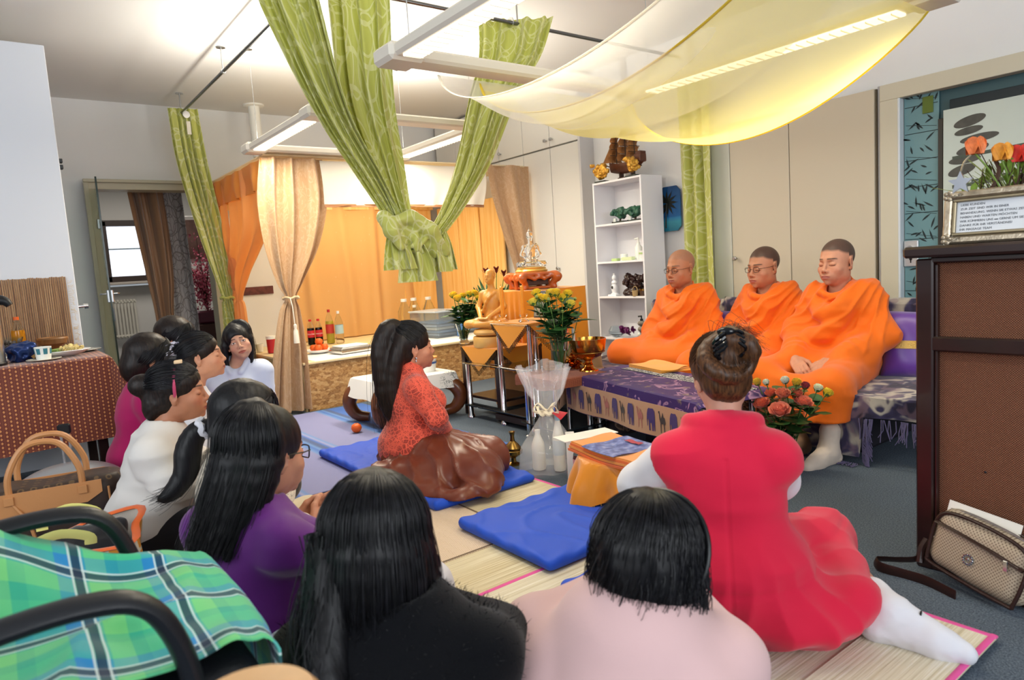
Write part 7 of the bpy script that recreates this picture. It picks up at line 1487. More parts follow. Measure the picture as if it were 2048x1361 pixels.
# shelf 3
t = thing('white_figurine', 'white porcelain figurine on a square foot on the third bookcase shelf', 'figurine', (-4.34, 4.47, .782)); MB().lathe([(.035, 0), (.036, .02), (.024, .03), (.03, .06), (.034, .085), (.022, .105), (.028, .12), (.02, .135), (.012, .14), (.022, .155), (.02, .175), (.008, .19), (.012, .2), (0, .205)], n=16).build('figure', mat('porcelain', '#eff1f4', .15), t); MB().box((0, 0, .008), (.1, .08, .016), .003).build('foot', mat('porcelain', '#eff1f4', .15), t); MB().ell((0, -.032, .08), (.012, .006, .016), 8).build('dark_emblem', m_black, t)
m_drag = mat('dark_carved_wood', '#2c1613', .3, var=.3, vscale=40)
bloblet('carved_dragons', 'dark carved dragon sculpture on the third bookcase shelf', 'sculpture', (-4.13, 4.50, .782), [(-.10+.2*t_+.02*rs.randn(), .02*rs.randn(), .06+.10*abs(math.sin(5*t_+.8))*rs.rand()+.02, .014+.014*rs.rand()) for t_ in np.linspace(0, 1, 40)]+[(-.06, 0, .17, .022), (-.07, -.01, .19, .014), (.06, 0, .14, .024), (.08, -.01, .16, .014), (0, 0, .03, .05), (-.07, 0, .025, .045), (.07, 0, .025, .045)], m_drag, amp=.010, h=.006, seed=8)
t = thing('small_basket', 'tiny woven basket with handle on the third bookcase shelf', 'basket', (-4.05, 4.42, .782)); MB().lathe([(.022, 0), (.028, .05), (.026, .05), (.02, .005)], n=14).build('bowl', mat('basket_tan', '#b59a6c', .8, bump=.8, bscale=200), t); MB().tube([(.026*math.cos(a), 0, .05+.035*math.sin(a)) for a in np.linspace(0, PI, 12)], .003, 5).build('handle', mat('basket_tan', '#b59a6c', .8), t)
t = thing('tin', 'small brown tin with gilt lid at the right end of the third shelf', 'tin', (-3.99, 4.46, .782)); MB().lathe([(.035, 0), (.035, .045), (.03, .05)], n=18).build('body', mat('brown_tin', '#4b3426', .4), t); MB().lathe([(.037, .045), (.037, .06), (.0, .062)], n=18).build('lid', m_brass, t)
# shelf 4
t = thing('glass_bowl', 'round glass bowl on the lowest visible bookcase shelf', 'bowl', (-4.33, 4.46, .41)); MB().lathe([(.03, 0), (.07, .03), (.075, .06), (.05, .1), (.047, .1), (.072, .06), (.066, .033), (0, .006)], n=24).build('bowl', m_clear, t)
t = thing('purple_orchid', 'purple artificial orchid blossoms lying on the lowest visible shelf', 'flower', (-4.17, 4.42, .41)); rs = np.random.RandomState(2)
for i in range(9):
    f = MB(); c = np.array([rs.randn()*.055, rs.randn()*.03, .04+.03*rs.rand()])
    for k in range(5): petal(f, c, rot(rs.randn()*.4-1.0, rs.randn()*.4, 0) @ rotz(k*1.26), .022, .045, .3, 4)
    f.build('blossom', mat('orchid_purple', '#6d1d63', .5, var=.3, vscale=30), t, smooth=180)
t = thing('soap_dispenser', 'stacked pebble soap dispenser with black pump on the lowest visible shelf', 'dispenser', (-4.0, 4.43, .41)); MB().ell((0, 0, .03), (.045, .04, .03), 14).ell((.004, 0, .085), (.042, .038, .028), 14).ell((-.003, 0, .135), (.036, .033, .025), 14).build('pebble', mat('pebble_grey', '#8c8478', .5, var=.2, vscale=20), t); MB().lathe([(.014, .155), (.014, .175), (.006, .176), (.006, .2)], n=12).tube([(0, 0, .198), (-.035, 0, .195)], .008, 6).build('pump', m_black, t); MB().ell((.0, -.04, .04), (.02, .008, .02), 10).build('white_blossom', m_wp, t)
# ================================================================ bench bed things
ZB = .424
for i, (x, y, lab, h, r, cap, liq, lb) in enumerate([(-7.02, 2.52, 'clear water bottle half hidden by the tied tan curtain', .34, .042, '#bcd8d0', None, '#d9e4ea'), (-6.98, 2.62, 'left cola bottle with red cap and red label on the bench bed', .27, .038, '#c9202a', '#190c08', '#c41e2a'), (-6.96, 2.70, 'right cola bottle with red cap and red label on the bench bed', .27, .038, '#c9202a', '#190c08', '#c41e2a'), (-6.90, 2.80, 'yellow lemonade bottle with red cap behind the cola bottles', .36, .043, '#b5202a', '#e8d04a', '#c0392f'), (-6.80, 2.86, 'clear water bottle with white and blue label beside the lemonade', .34, .044, '#e9eef2', None, '#a9c9d6')]):
    bottle('soda_bottle' if liq else 'water_bottle', lab, (x, y, ZB), h, r, cap, liq, lb, level=.8, text=('Coca-Cola', '#ffffff', .41) if liq == '#190c08' else None)
for i, (x, y, lab) in enumerate([(-6.90, 3.70, 'large clear bottle at the left of the group before the orange backdrop'), (-6.96, 3.86, 'large clear bottle in the middle of the group before the orange backdrop'), (-6.90, 4.02, 'large clear bottle at the right of the group before the orange backdrop')]): bottle('large_bottle', lab, (x, y, ZB), .40, .075, '#eef2f4', None, None, neck=.03)
bottle('orange_juice_bottle', 'orange juice bottle in front of the large clear bottles', (-6.70, 3.72, ZB), .33, .055, '#e8e4d8', '#ee8a14', '#f0a63a', level=.85, neck=.02)
m_tub = mat('clear_tub', '#e3ecf3', .12, trans=.9, ior=1.08)
for (x, y, w_, d_, h_, rz, lab) in [(-6.25, 3.72, .46, .34, .27, .1, 'large clear plastic tub with folded things on the bench bed'), (-6.35, 4.15, .4, .3, .24, -.1, 'second clear plastic tub behind the roses on the bench bed')]:
    t = thing('plastic_tub', lab, 'tub', (x, y, ZB), rz)
    for s in (-1, 1): MB().box((s*w_/2, 0, h_/2), (.006, d_, h_), .002).build('side_wall', m_tub, t); MB().box((0, s*d_/2, h_/2), (w_, .006, h_), .002).build('side_wall', m_tub, t)
    MB().box((0, 0, .006), (w_, d_, .01), .002).build('floor', m_tub, t); MB().box((0, 0, h_), (w_+.03, d_+.03, .016), .006).build('lid', mat('tub_lid', '#dde7f2', .2, trans=.5, ior=1.1), t)
    for k in range(5): MB().box((.02*math.sin(k*2), .01*math.cos(k), .025+.032*k), (w_*.75, d_*.7, .026), .01).build('folded_textile', cloth('textile_%d' % k, ['#c6cfdc', '#8fa6c4', '#e6e1d8', '#b3bccb', '#7d93b0'][k]), t)
bottle('cleaner_bottle', 'blue cleaner bottle standing before the plastic tub', (-5.95, 3.82, ZB), .24, .036, '#24406e', None, None, body=mat('blue_bottle', '#5d83b5', .3))
t = thing('orange_bowl', 'white dish holding tangerines on the bench bed beside the curtain', 'dish', (-6.12, 2.36, ZB)); MB().lathe([(.06, 0), (.11, .02), (.125, .035), (.12, .036), (.1, .024), (0, .012)], n=28).build('dish', mat('white_china', '#eceef0', .15), t)
TL = ['rear left tangerine', 'rear right tangerine', 'front middle tangerine', 'right hand tangerine', 'topmost tangerine']
for i, (a, b, c_) in enumerate([(-.05, .02, .02), (.03, .04, .02), (.0, -.05, .02), (.06, -.03, .02), (.01, .0, .075)]): orange_fruit('tangerine', TL[i]+' piled in the white dish on the bench bed', (-6.12+a, 2.36+b, ZB+c_), .037, 'tangerines in the white dish')
t = thing('metal_tray', 'rectangular steel food tray with lid on the bench bed', 'tray', (-5.85, 2.56, ZB), .1); MB().box((0, 0, .02), (.24, .34, .03), .012).build('tray', m_chrome, t); MB().box((0, 0, .045), (.22, .32, .02), .009).build('lid', m_steel, t); MB().box((-.02, 0, .062), (.2, .26, .012), .004).build('stack_of_paper', mat('paper_white', '#efece4', .7), t)
t = thing('kitchen_knife', 'knife lying on the white bench cover', 'knife', (-5.72, 2.82, ZB), 1.3); MB().box((.08, 0, .004), (.16, .022, .002), .0005).build('blade', m_steel, t); MB().box((-.05, 0, .007), (.11, .02, .014), .004).build('handle', m_black, t)
pp = thing('paper_sheets', 'loose white paper sheets on the bench bed', 'paper', (-5.95, 3.05, ZB), .2)
for k in range(5): MB().box((.06*k-.1, .05*math.sin(k*3), .002+.0015*k), (.24, .34, .001), 0, rz=.2*k).build('sheet', mat('paper_white', '#efece4', .7), pp)
t = thing('red_cup', 'red plastic container with white lid at the left end of the bench', 'container', (-6.70, 2.11, ZB)); MB().lathe([(.04, 0), (.045, .14), (.04, .145)], n=20).build('cup', mat('red_plastic', '#b8232c', .35), t); MB().lathe([(.048, .135), (.048, .165), (.0, .17)], n=20).build('lid', m_wp, t)
t = thing('white_cup', 'small white cup at the left end of the bench beside the red container', 'cup', (-6.95, 2.07, ZB)); MB().lathe([(.03, 0), (.04, .08), (.037, .08), (.028, .006)], n=18).build('cup', m_wp, t)
# ================================================================ carved low table with white cloth
cv = thing('carved_table', 'low carved wooden table with thick curved legs under the white printed cloth', 'table', (-4.62, 2.42, 0)); m_cw = mat('carved_teak', '#6b3a1c', .3, var=.3, vscale=9, coat=.3)
MB().box((0, 0, .315), (.46, .62, .05), .012).build('table_top', m_cw, cv); MB().box((0, 0, .27), (.40, .56, .05), .01).build('apron', m_cw, cv)
for x in (-1, 1):
    for y in (-1, 1): P = bez([(x*.15, y*.22, .28), (x*.22, y*.31, .24), (x*.25, y*.345, .15), (x*.215, y*.31, .06), (x*.15, y*.235, .035)], 16); MB().tube(P, np.interp(np.linspace(0, 1, 16), [0, .35, .75, 1], [.06, .058, .045, .036]), 12).build('leg', m_cw, cv)
def battik(n):
    f = n.noise(n.co('UV', (9, 9, 1)), 2.2, 3, .6, 2); g = n.ramp(n.voro(n.co('UV', (3, 3, 1)), 1), [(.30, (1, 1, 1)), (.42, (0, 0, 0))]); return n.mix(n.math('MULTIPLY', n.ramp(f, [(.5, (0, 0, 0)), (.54, (1, 1, 1)), (.58, (1, 1, 1)), (.62, (0, 0, 0))]), g), lin('#e9e6df'), lin('#6f7671'))
tq = thing('white_printed_cloth', 'white cloth with grey leaf print draped over the carved low table', 'tablecloth', (-4.62, 2.42, .342))
def wcl(u, v):
    a, b = (2*u-1)*.36, (2*v-1)*.46; dx, dy = np.maximum(np.abs(a)-.235, 0), np.maximum(np.abs(b)-.315, 0); return np.clip(a, -.24, .24)+np.sign(a)*dx*.25, np.clip(b, -.32, .32)+np.sign(b)*dy*.35, .004-(dx**2+dy**2)**.5*.92+.006*np.sin(16*a)*np.clip(dy*20, 0, 1)+.006*np.sin(16*b)*np.clip(dx*20, 0, 1)
MB().sheet(wcl, 50, 60, .003, (.8, .95)).build('cloth', clothmat('batik', '#e6e3da', 0, .8, .2, battik), tq)
t = thing('lidded_tub', 'white tub with blue stripe and orange lid on the carved table', 'tub', (-4.55, 2.60, .348)); MB().lathe([(.06, 0), (.07, .09), (.068, .1)], n=22).build('tub', m_wp, t); MB().lathe([(.0715, .06), (.072, .075)], n=22, cap=False).build('stripe', mat('stripe_blue', '#3b5f9c', .4), t); MB().lathe([(.08, .1), (.08, .11), (.0, .114)], n=22).build('lid', mat('lid_orange', '#e89a52', .4), t)
# ================================================================ gift, bottles and robe stool
gf = thing('gift_basket', 'cellophane wrapped gift tied with a cream ribbon in front of the red woven cloth', 'gift', (-2.74, 2.25, 0))
m_cello = clothmat('cellophane', '#ffffff', 0, .05, 0, alpha=.22, bump=0, spec=1.); m_cello.node_tree.nodes['Principled BSDF'].inputs['Specular IOR Level'].default_value = 1
def cel(u, v):
    a = u*2*PI; prof = np.interp(v, [0, .05, .25, .48, .56, .62, .75, 1], [.12, .155, .15, .06, .028, .04, .09, .13]); r = prof*(1+.14*np.sin(9*a+5*v)*np.abs(v-.3)*1.6+.08*np.sin(23*a)*np.clip(v-.5, 0, 1)); z = .575*v+.035*np.sin(3*a+1)*np.clip(v-.85, 0, 1)*4; return r*np.cos(a)+.02*v, r*np.sin(a)+.01*np.sin(4*v), z
MB().sheet(cel, 90, 40, 0).build('cellophane', m_cello, gf, smooth=25)
tieband((.012, .005, .325), .03, gf, cloth('cream_ribbon', '#efe2c2')); rb = MB()
for k in range(4): a = k*1.6; rb.tube(bez([(.012, .005, .33), (.012+.06*math.cos(a), .06*math.sin(a), .37), (.012+.07*math.cos(a+.4), .07*math.sin(a+.4), .33), (.012, .005, .32)], 12), .008, 6, flat=.25)
rb.build('bow', cloth('cream_ribbon', '#efe2c2'), gf); MB().sheet(lambda u, v: (.05+.07*v+.0*u, .03+.05*(u-.5), .33-.03*v+.03*u*v), 6, 6, .001).build('red_ribbon_tail', cloth('red_ribbon', '#b5202c'), gf)
bottle('white_bottle', 'white plastic bottle inside the cellophane gift', (-2.80, 2.24, .004), .22, .036, '#f0ece0', None, None, body=mat('milky_plastic', '#efe9d8', .35))
bottle('tall_bottle', 'tall white bottle with blue cap standing in the cellophane gift', (-2.70, 2.30, .004), .30, .032, '#8fb3c4', None, '#c8d4da', body=mat('milky_plastic', '#efe9d8', .35))
t = thing('toothpaste_box', 'upright white carton with red stripe beside the cellophane gift', 'box', (-2.55, 2.25, .002), R(-40)); MB().box((0, 0, .12), (.075, .045, .24), .002).build('carton', mat('carton_white', '#eceae6', .5), t); MB().box((-.016, -.0232, .12), (.014, .001, .22), 0).build('red_stripe', mat('stripe_red', '#c2272e', .5), t); MB().box((.030, -.0232, .12), (.006, .001, .22), 0).build('green_stripe', mat('stripe_green', '#4c7a55', .5), t); tm = rot(PI/2, 0, 0) @ rot(0, 0, PI/2); flattext(t, 'TRINKWASSER', .024, tm, (.012, -.0235, .12), '#333333')
bottle('water_bottle', 'clear bottle with pink label beside the upright carton', (-2.42, 2.20, 0), .26, .04, '#e8eef2', None, '#d99aa0')
st = thing('low_stool', 'low round stool hidden by the draped golden orange cloth', 'stool', (-2.12, 2.18, 0)); MB().lathe([(.001, .20), (.19, .20), (.195, .21), (.19, .225), (0, .225)], n=32).build('seat', m_cw, st)
for a in range(4): MB().cyl((.13*math.cos(a*PI/2+.7), .13*math.sin(a*PI/2+.7), 0), (.12*math.cos(a*PI/2+.7), .12*math.sin(a*PI/2+.7), .2), .02).build('leg', m_cw, st)
sc = thing('golden_cloth', 'golden orange silk cloth with tassels draped over the low stool', 'cloth', (-2.12, 2.18, .228))
def gcl(u, v):
    a = u*2*PI; sq = 1/np.maximum(np.abs(np.cos(a-.5)), np.abs(np.sin(a-.5))); L_ = v*.36*sq**.9; r = np.where(L_ < .20, L_, .20+.10*(1-np.exp(-(L_-.2)*4))); z = np.where(L_ < .20, .002, -(L_-.20)*.96); w_ = np.clip((L_-.2)/.12, 0, 1); r = r*(1+.12*w_*np.sin(7*a+.7)+.05*w_*np.sin(13*a)); return r*np.cos(a), r*np.sin(a), np.maximum(z, -.215)
MB().sheet(gcl, 120, 34, .003).build('cloth', clothmat('golden_silk', '#f0940f', .08, .38, .4, spec=.5, bump=0), sc); ts = MB()
for i in range(60):
    a = i/60*2*PI; p = np.array([float(q) for q in gcl(np.array(i/60), np.array(1.))]); ts.tube([p, p+np.array([.003*math.sin(i), .003, -.014]), p+np.array([.006*math.sin(i*2), .002, -.026])], .0022, 4)
ts.build('tassel_fringe', mat('gold_thread', '#d8a848', .5), sc)['kind'] = 'stuff'
pk = thing('folded_robe_set', 'folded orange robe set with a blue picture panel on the golden stool cloth', 'folded robes', (-2.08, 2.13, .233), R(-8)); m_fr = clothmat('robe_pack', '#f39a3c', .05, .55, .3)
for k in range(4):
    MB().sheet(lambda u, v: ((u-.5)*(.47-.012*k), (v-.5)*(.25-.006*k), .006+.0115*k+.02*np.sin(PI*u)*0+.005*np.cos(2*PI*u)+.004*np.sin(6*v+k)), 26, 14, .0105).build('folded_layer', m_fr if k % 2 else clothmat('robe_pack_dark', '#ec6f22', .05, .6, .3), pk)
MB().sheet(lambda u, v: ((u-.5)*.23, (v-.5)*.262, .0505+.005*np.cos(2*PI*(.5+(u-.5)*.44))+.003*np.sin(9*v)), 16, 12, .002).build('blue_panel', clothmat('blue_print_panel', '#4a5aa8', 0, .3, .2, lambda n: n.ramp(n.noise(n.co('UV', (4, 4, 1)), 1.5, 4), [(.4, lin('#33458f')), (.55, lin('#6f7fc0')), (.68, lin('#a4a8cf'))]), spec=.6, bump=0), pk); MB().sheet(lambda u, v: ((u-.5)*.10, .06+.03*v, .0545+.002*np.sin(9*u)), 8, 6, .001).build('red_emblem', mat('emblem_red', '#b34a56', .5), pk)
solo(MB().box((0, 0, .002), (.12, .30, .004), .001), 'white_envelope', 'white envelope sticking out beside the folded robe set', 'envelope', mat('paper_white', '#f2efe8', .6), (-2.40, 2.22, .262), R(-12))
solo(MB().box((0, 0, .125), (.15, .10, .25), .004), 'white_carton', 'white carton under the envelope beside the golden stool', 'box', mat('carton_white', '#eceae6', .5), (-2.36, 2.29, .003), R(-12))
# ================================================================ woven front cabinet on the right
wcab = thing('woven_cabinet', 'dark wood cabinet with woven rattan panels at the right edge', 'cabinet', (-.97, 2.41, 0)); m_esp = mat('dark_brown_wood', '#2a1715', .3, var=.25, vscale=5, coat=.3)
def weave(n):
    a = n.wave(n.co('Object', (1, 1, 1), (0, .78, 0)), 62, .4, d='X'); b = n.wave(n.co('Object', (1, 1, 1), (0, -.78, 0)), 62, .4, d='X'); k = n.noise(n.co('Object'), 60, 2); c = n.ramp(n.math('MULTIPLY', a, b), [(.05, lin('#4b281a')), (.3, lin('#94593a')), (.8, lin('#c28660'))]); n.link(n.mix(n.math('MULTIPLY', k, .4), c, lin('#6a3c26')), n.b.inputs['Base Color']); n.bump(n.math('MULTIPLY', a, b), .8, .004)
m_rattan = mat('rattan_weave', '#8a5535', .55, fn=weave)
MB().box((.55, .17, 1.062), (1.16, .44, .036), .014).build('top_board', m_esp, wcab); MB().box((.024, .006, .52), (.052, .05, 1.04), .005).build('stile', m_esp, wcab); MB().box((1.08, .006, .52), (.052, .05, 1.04), .005).build('stile', m_esp, wcab)
for z, h in ((1.035, .02), (.765, .048), (.06, .12)): MB().box((.55, .006, z), (1.02, .045, h), .005).build('rail', m_esp, wcab)
MB().box((.055, .008, .9), (.008, .034, .24), .002).box((.055, .008, .43), (.008, .034, .63), .002).build('panel_moulding', m_esp, wcab)['kind'] = 'stuff'
MB().box((.55, .018, .905), (1.01, .014, .24), .002).build('woven_panel', m_rattan, wcab); MB().box((.55, .018, .43), (1.01, .014, .63), .002).build('woven_panel', m_rattan, wcab); MB().box((.024, .2, .52), (.03, .36, 1.04), .004).build('side_panel', m_esp, wcab)
MB().ell((.19, .010, .36), (.004, .002, .004), 8).build('screw_hole', m_black, wcab)
m_silver = mat('antique_silver', '#a79a86', .32, .75, var=.2, vscale=40, bump=.3, bscale=120)
pf = thing('silver_frame', 'ornate silver frame with a printed notice leaning on the woven cabinet', 'picture frame', (-.765, 2.46, 1.081), R(2)); Mf = rot(-.16)
def fb(mb, x, z, w_, h_, y, d_): mb.box(Mf @ np.array([x, y, z]), (w_, d_, h_), .006, M=Mf)
for (x, z, w_, h_) in ((0, .012, .30, .024), (0, .155, .30, .024), (-.139, .0835, .024, .12), (.139, .0835, .024, .12)): q = MB(); fb(q, x, z, w_, h_, 0, .024); q.build('frame_rail', m_silver, pf)
q = MB()
for (x, z, w_, h_) in ((0, .03, .25, .009), (0, .137, .25, .009), (-.121, .0835, .009, .10), (.121, .0835, .009, .10)): fb(q, x, z, w_, h_, -.002, .016)
q.build('inner_moulding', mat('dull_gold', '#8f8268', .35, .7), pf)['kind'] = 'stuff'; co_ = MB()
for x in (-1, 1):
    for z in (.014, .153):
        for k in range(5): a = k*1.26; co_.ell(Mf @ np.array([x*(.138-.012*math.cos(a)*.8), -.012, z+(.011*math.sin(a))]), (.0075, .005, .0075), 7)
        co_.tube([Mf @ np.array([x*(.10+.04*t), -.013, z+.004*math.sin(9*t)]) for t in np.linspace(0, 1, 10)], .004, 5)
co_.build('corner_scroll', m_silver, pf)['kind'] = 'stuff'; q = MB(); fb(q, 0, .0835, .236, .105, .006, .004); q.build('notice_paper', mat('notice_paper', '#e4e8ee', .5), pf)
TM = Mf @ rot(PI/2, 0, 0)
for i, s in enumerate(('LIEBE KUNDEN', 'ZUR ZEIT SIND WIR IN EINER', 'BEHANDLUNG. WENN SIE ETWAS ZEIT', 'HABEN UND WARTEN MÖCHTEN', 'WIR KÜMMERN UNS \u25ac GERNE UM SIE', 'DANKE FÜR IHR VERSTÄNDNIS!', 'IHR MASSAGE TEAM')): flattext(pf, s, .0098, TM, tuple(Mf @ np.array([-.107, .0035, .120-.0130*i])), '#4a4d55', 'notice_line', 'LEFT')
fa = thing('tulip_arrangement', 'flower arrangement of tulips and grass with a silver star behind the silver frame', 'flower arrangement', (-.76, 2.62, 1.081)); rs = np.random.RandomState(14)
MB().lathe([(.05, 0), (.075, .03), (.08, .08), (.07, .09), (.06, .06)], n=20).build('pot', mat('grey_pot', '#6d675f', .7), fa); tw = MB(); gr = MB()
for i in range(46): a = rs.rand()*6.28; e = np.array([math.cos(a)*.15*rs.rand()-.01, math.sin(a)*.08*rs.rand(), .16+.16*rs.rand()]); tw.tube(bez([(rs.randn()*.02, rs.randn()*.02, .06), e*.5+rs.randn(3)*.014, e], 8), np.linspace(.0035, .0012, 8), 5)
for i in range(40): a = rs.rand()*6.28; L_ = .12+.16*rs.rand(); e = np.array([math.cos(a)*L_*.9, math.sin(a)*L_*.45, .15+.15*rs.rand()]); gr.tube(bez([(0, 0, .07), e*.55+np.array([0, 0, .05]), e], 8), np.linspace(.002, .0006, 8), 4)
tw.tube(bez([(-.05, -.05, .08), (-.09, -.06, .14), (-.05, -.07, .17), (-.035, -.06, .22), (-.05, -.05, .26)], 16), .006, 7)
tw.build('twig', mat('twig_brown', '#4a3327', .8), fa)['kind'] = 'stuff'; gr.build('grass_blade', mat('dry_grass', '#93a05a', .7), fa)['kind'] = 'stuff'; lf_ = MB()
for i in range(60): petal(lf_, np.array([rs.randn()*.06, rs.randn()*.04, .10+.12*rs.rand()]), rotz(rs.rand()*6.28) @ rot(-.7*rs.rand(), 0, 0), .011, .05, .2, 3)
lf_.build('small_leaf', mat('fresh_leaf', '#7f9a3c', .5, var=.3, vscale=40), fa, smooth=180)['kind'] = 'stuff'
for (px, py, col) in ((1950, 286, '#ee7a3e'), (2003, 298, '#ee9a30'), (2036, 302, '#d63226'), (2062, 300, '#d63226')):
    p = unpx(px, py+8, 2.12)-np.array([-.76, 2.62, 1.081]); tb = MB()
    for ring in (0, 1):
        for k in range(5): a = k*1.26+ring*.6; petal(tb, p+np.array([0, 0, -.022])+rotz(a) @ np.array([0, .013+.006*ring, 0]), rotz(a) @ rot(.05-.2*ring), .021, .052, -.35, 5)
    tb.build('tulip', mat('tulip_'+col[1:], col, .5, sss=.15, var=.3, vscale=45), fa, smooth=180); MB().tube(bez([(0, 0, .06), p*.6+np.array([0, 0, .03]), p+np.array([0, 0, -.02])], 8), .0028, 6).build('tulip_stem', mat('tulip_stem', '#7d9a4a', .5), fa)
star = []
for k in range(10): r = (.036, .016)[k % 2]; star.append((r*math.sin(k*PI/5), r*math.cos(k*PI/5)))
ps = unpx(1921, 366, 2.08)-np.array([-.76, 2.62, 1.081]); MB().prism(star, .008, np.array([[1, 0, 0], [0, 0, -1], [0, 1, 0]]), ps).build('silver_star', mat('silver_glitter', '#b9bcc4', .25, .8), fa); MB().tube(bez([ps+np.array([0, 0, .03]), ps+np.array([.01, 0, .06]), ps+np.array([.02, .02, .08])], 8), .003, 5).build('star_loop', m_silver, fa)
# ---------------------------------------------------------------- shoulder bag
def monobag(n):
    v = n.co('Object', (1, 1, 1), (0, 0, 0)); a = n.wave(n.co('Object', (1, 1, 1), (0, .78, 0)), 42, 0, d='X'); b = n.wave(n.co('Object', (1, 1, 1), (0, -.78, 0)), 42, 0, d='X'); f = n.math('GREATER_THAN', n.math('MULTIPLY', a, b), .35); n.link(n.mix(f, lin('#b7a790'), lin('#7d6c5c')), n.b.inputs['Base Color']); n.bump(n.noise(n.co('Object'), 400, 2), .15, .002)
m_canvas = mat('beige_canvas', '#a3937d', .55, fn=monobag); m_brl = mat('dark_brown_leather', '#2f1b17', .35, bump=.2, bscale=150)
sb = thing('shoulder_bag', 'beige patterned shoulder bag with brown trim leaning on the woven cabinet', 'bag', (-.775, 2.315, .0), R(-14))
def bagM(p): return (np.array(p) @ (rot(-.22) @ rot(0, .17, 0)).T)
S = SDF((-.22, -.1, -.03), (.22, .13, .30), .0085); Mb = rot(-.22) @ rot(0, .17, 0); S.bx(bagM((0, 0, .105))+np.array([0, 0, .022]), (.148, .052, .098), .045, 0, Mb); S.half((0, 0, .001), (0, 0, -1)); V, Fq = S.net(); V = relax(V, Fq, 1); N = normals(V, Fq); V = V+N*(.004*vnoise(V, (12, 12, 12), 2))[:, None]; qmesh('body', V, Fq, m_canvas, sb)
def bline(name, pts, r, m, flat=1): MB().tube([bagM(p)+np.array([0, 0, .022]) for p in bez(pts, 40)], r, 8, flat=flat).build(name, m, sb)
ol = [(-.135, -.046, .03), (-.142, -.046, .14), (-.12, -.046, .185), (-.05, -.046, .20), (.05, -.046, .20), (.12, -.046, .185), (.142, -.046, .14), (.138, -.046, .03), (.11, -.046, .012), (-.11, -.046, .012), (-.135, -.046, .03)]; bline('piping', ol, .006, m_brl); bline('piping', [(p[0]*1.02, .035, p[2]*1.02) for p in ol], .006, m_brl)
bline('zip_strip', [(-.135, -.053, .150), (-.05, -.056, .148), (.05, -.056, .142), (.137, -.053, .132)], .012, m_brl, .35); bline('zip', [(-.125, -.058, .150), (-.05, -.061, .148), (.05, -.061, .142), (.125, -.058, .134)], .0025, m_steel)
bline('zip', [(-.13, -.01, .195), (-.06, -.01, .208), (.06, -.01, .208), (.13, -.01, .195)], .0035, m_steel); MB().box(bagM((.095, -.064, .125))+np.array([0, 0, .022]), (.012, .004, .032), .002).build('zip_pull', m_chrome, sb)
ro_ = MB()
for k in range(12): a = k*PI/6; ro_.ell(bagM((-.01+.014*math.cos(a), -.057, .085+.014*math.sin(a)))+np.array([0, 0, .022]), (.0045, .003, .0045), 6)
ro_.ell(bagM((-.01, -.058, .085))+np.array([0, 0, .022]), (.006, .004, .006), 8); ro_.build('rosette', m_chrome, sb)['kind'] = 'stuff'
MB().tube(bez([(-.148, .0, .11), (-.16, -.03, .06), (-.20, -.06, .045), (-.245, -.08, .035), (-.265, -.10, .03), (-.235, -.115, .02), (-.17, -.09, .015), (-.10, -.075, .015), (.0, -.085, .012)], 50), .017, 8, flat=.14, up=(.3, .3, 1)).build('strap', m_brl, sb); MB().tube(bez([(-.15, .0, .12), (-.155, -.02, .09), (-.15, -.04, .05)], 10), .012, 8).build('strap_buckle', m_brl, sb); MB().tube(bez([(.145, .0, .17), (.17, .02, .12), (.165, .03, .05), (.15, .02, .01)], 20), .015, 8, flat=.2).build('strap', m_brl, sb)
solo(MB().box((0, 0, 0), (.21, .002, .10), .0005, M=rot(-.25) @ rot(0, .12, 0)), 'white_paper', 'white folded paper stuck behind the beige shoulder bag', 'paper', mat('paper_white', '#f2efe8', .6), (-.775, 2.372, .195), R(-6))
# ================================================================ food table on the left
ft = thing('food_table', 'food table covered to the sides at the left edge of the room', 'table', (-4.86, -.25, 0)); MB().box((0, 0, .73), (.76, 1.46, .03), .004).build('table_top', m_dwood, ft)
for x in (-.34, .34):
    for y in (-.66, .66): MB().box((x, y, .36), (.05, .05, .72), .004).build('leg', m_dwood, ft)
def songket(n):
    v = n.co('UV', (46, 40, 1)); s = n.sep(v); row = n.math('FLOOR', s[1]); off = n.math('MULTIPLY', n.math('MODULO', row, 2), .5); fx = n.math('SUBTRACT', n.math('FRACT', n.math('ADD', s[0], off)), .5); fy = n.math('SUBTRACT', n.math('FRACT', s[1]), .5); d = n.math('ADD', n.math('ABSOLUTE', n.math('MULTIPLY', fx, 1.25)), n.math('ABSOLUTE', n.math('MULTIPLY', fy, 2.0))); d2 = n.math('LESS_THAN', d, .44)
    ed = n.math('LESS_THAN', n.math('ABSOLUTE', fy), .5); c = n.mix(d2, lin('#6d2a18'), lin('#d08a50')); l = n.math('GREATER_THAN', n.math('ABSOLUTE', fy), .45); return n.mix(n.math('MULTIPLY', l, .5), c, lin('#8b4a26'))
tcl = thing('patterned_tablecloth', 'rust red tablecloth with gold lozenge pattern hanging over the food table', 'tablecloth', (-4.86, -.25, .747)); m_song = clothmat('songket', '#7d3a22', 0, .6, .3, songket, bump=.3, spec=.4)
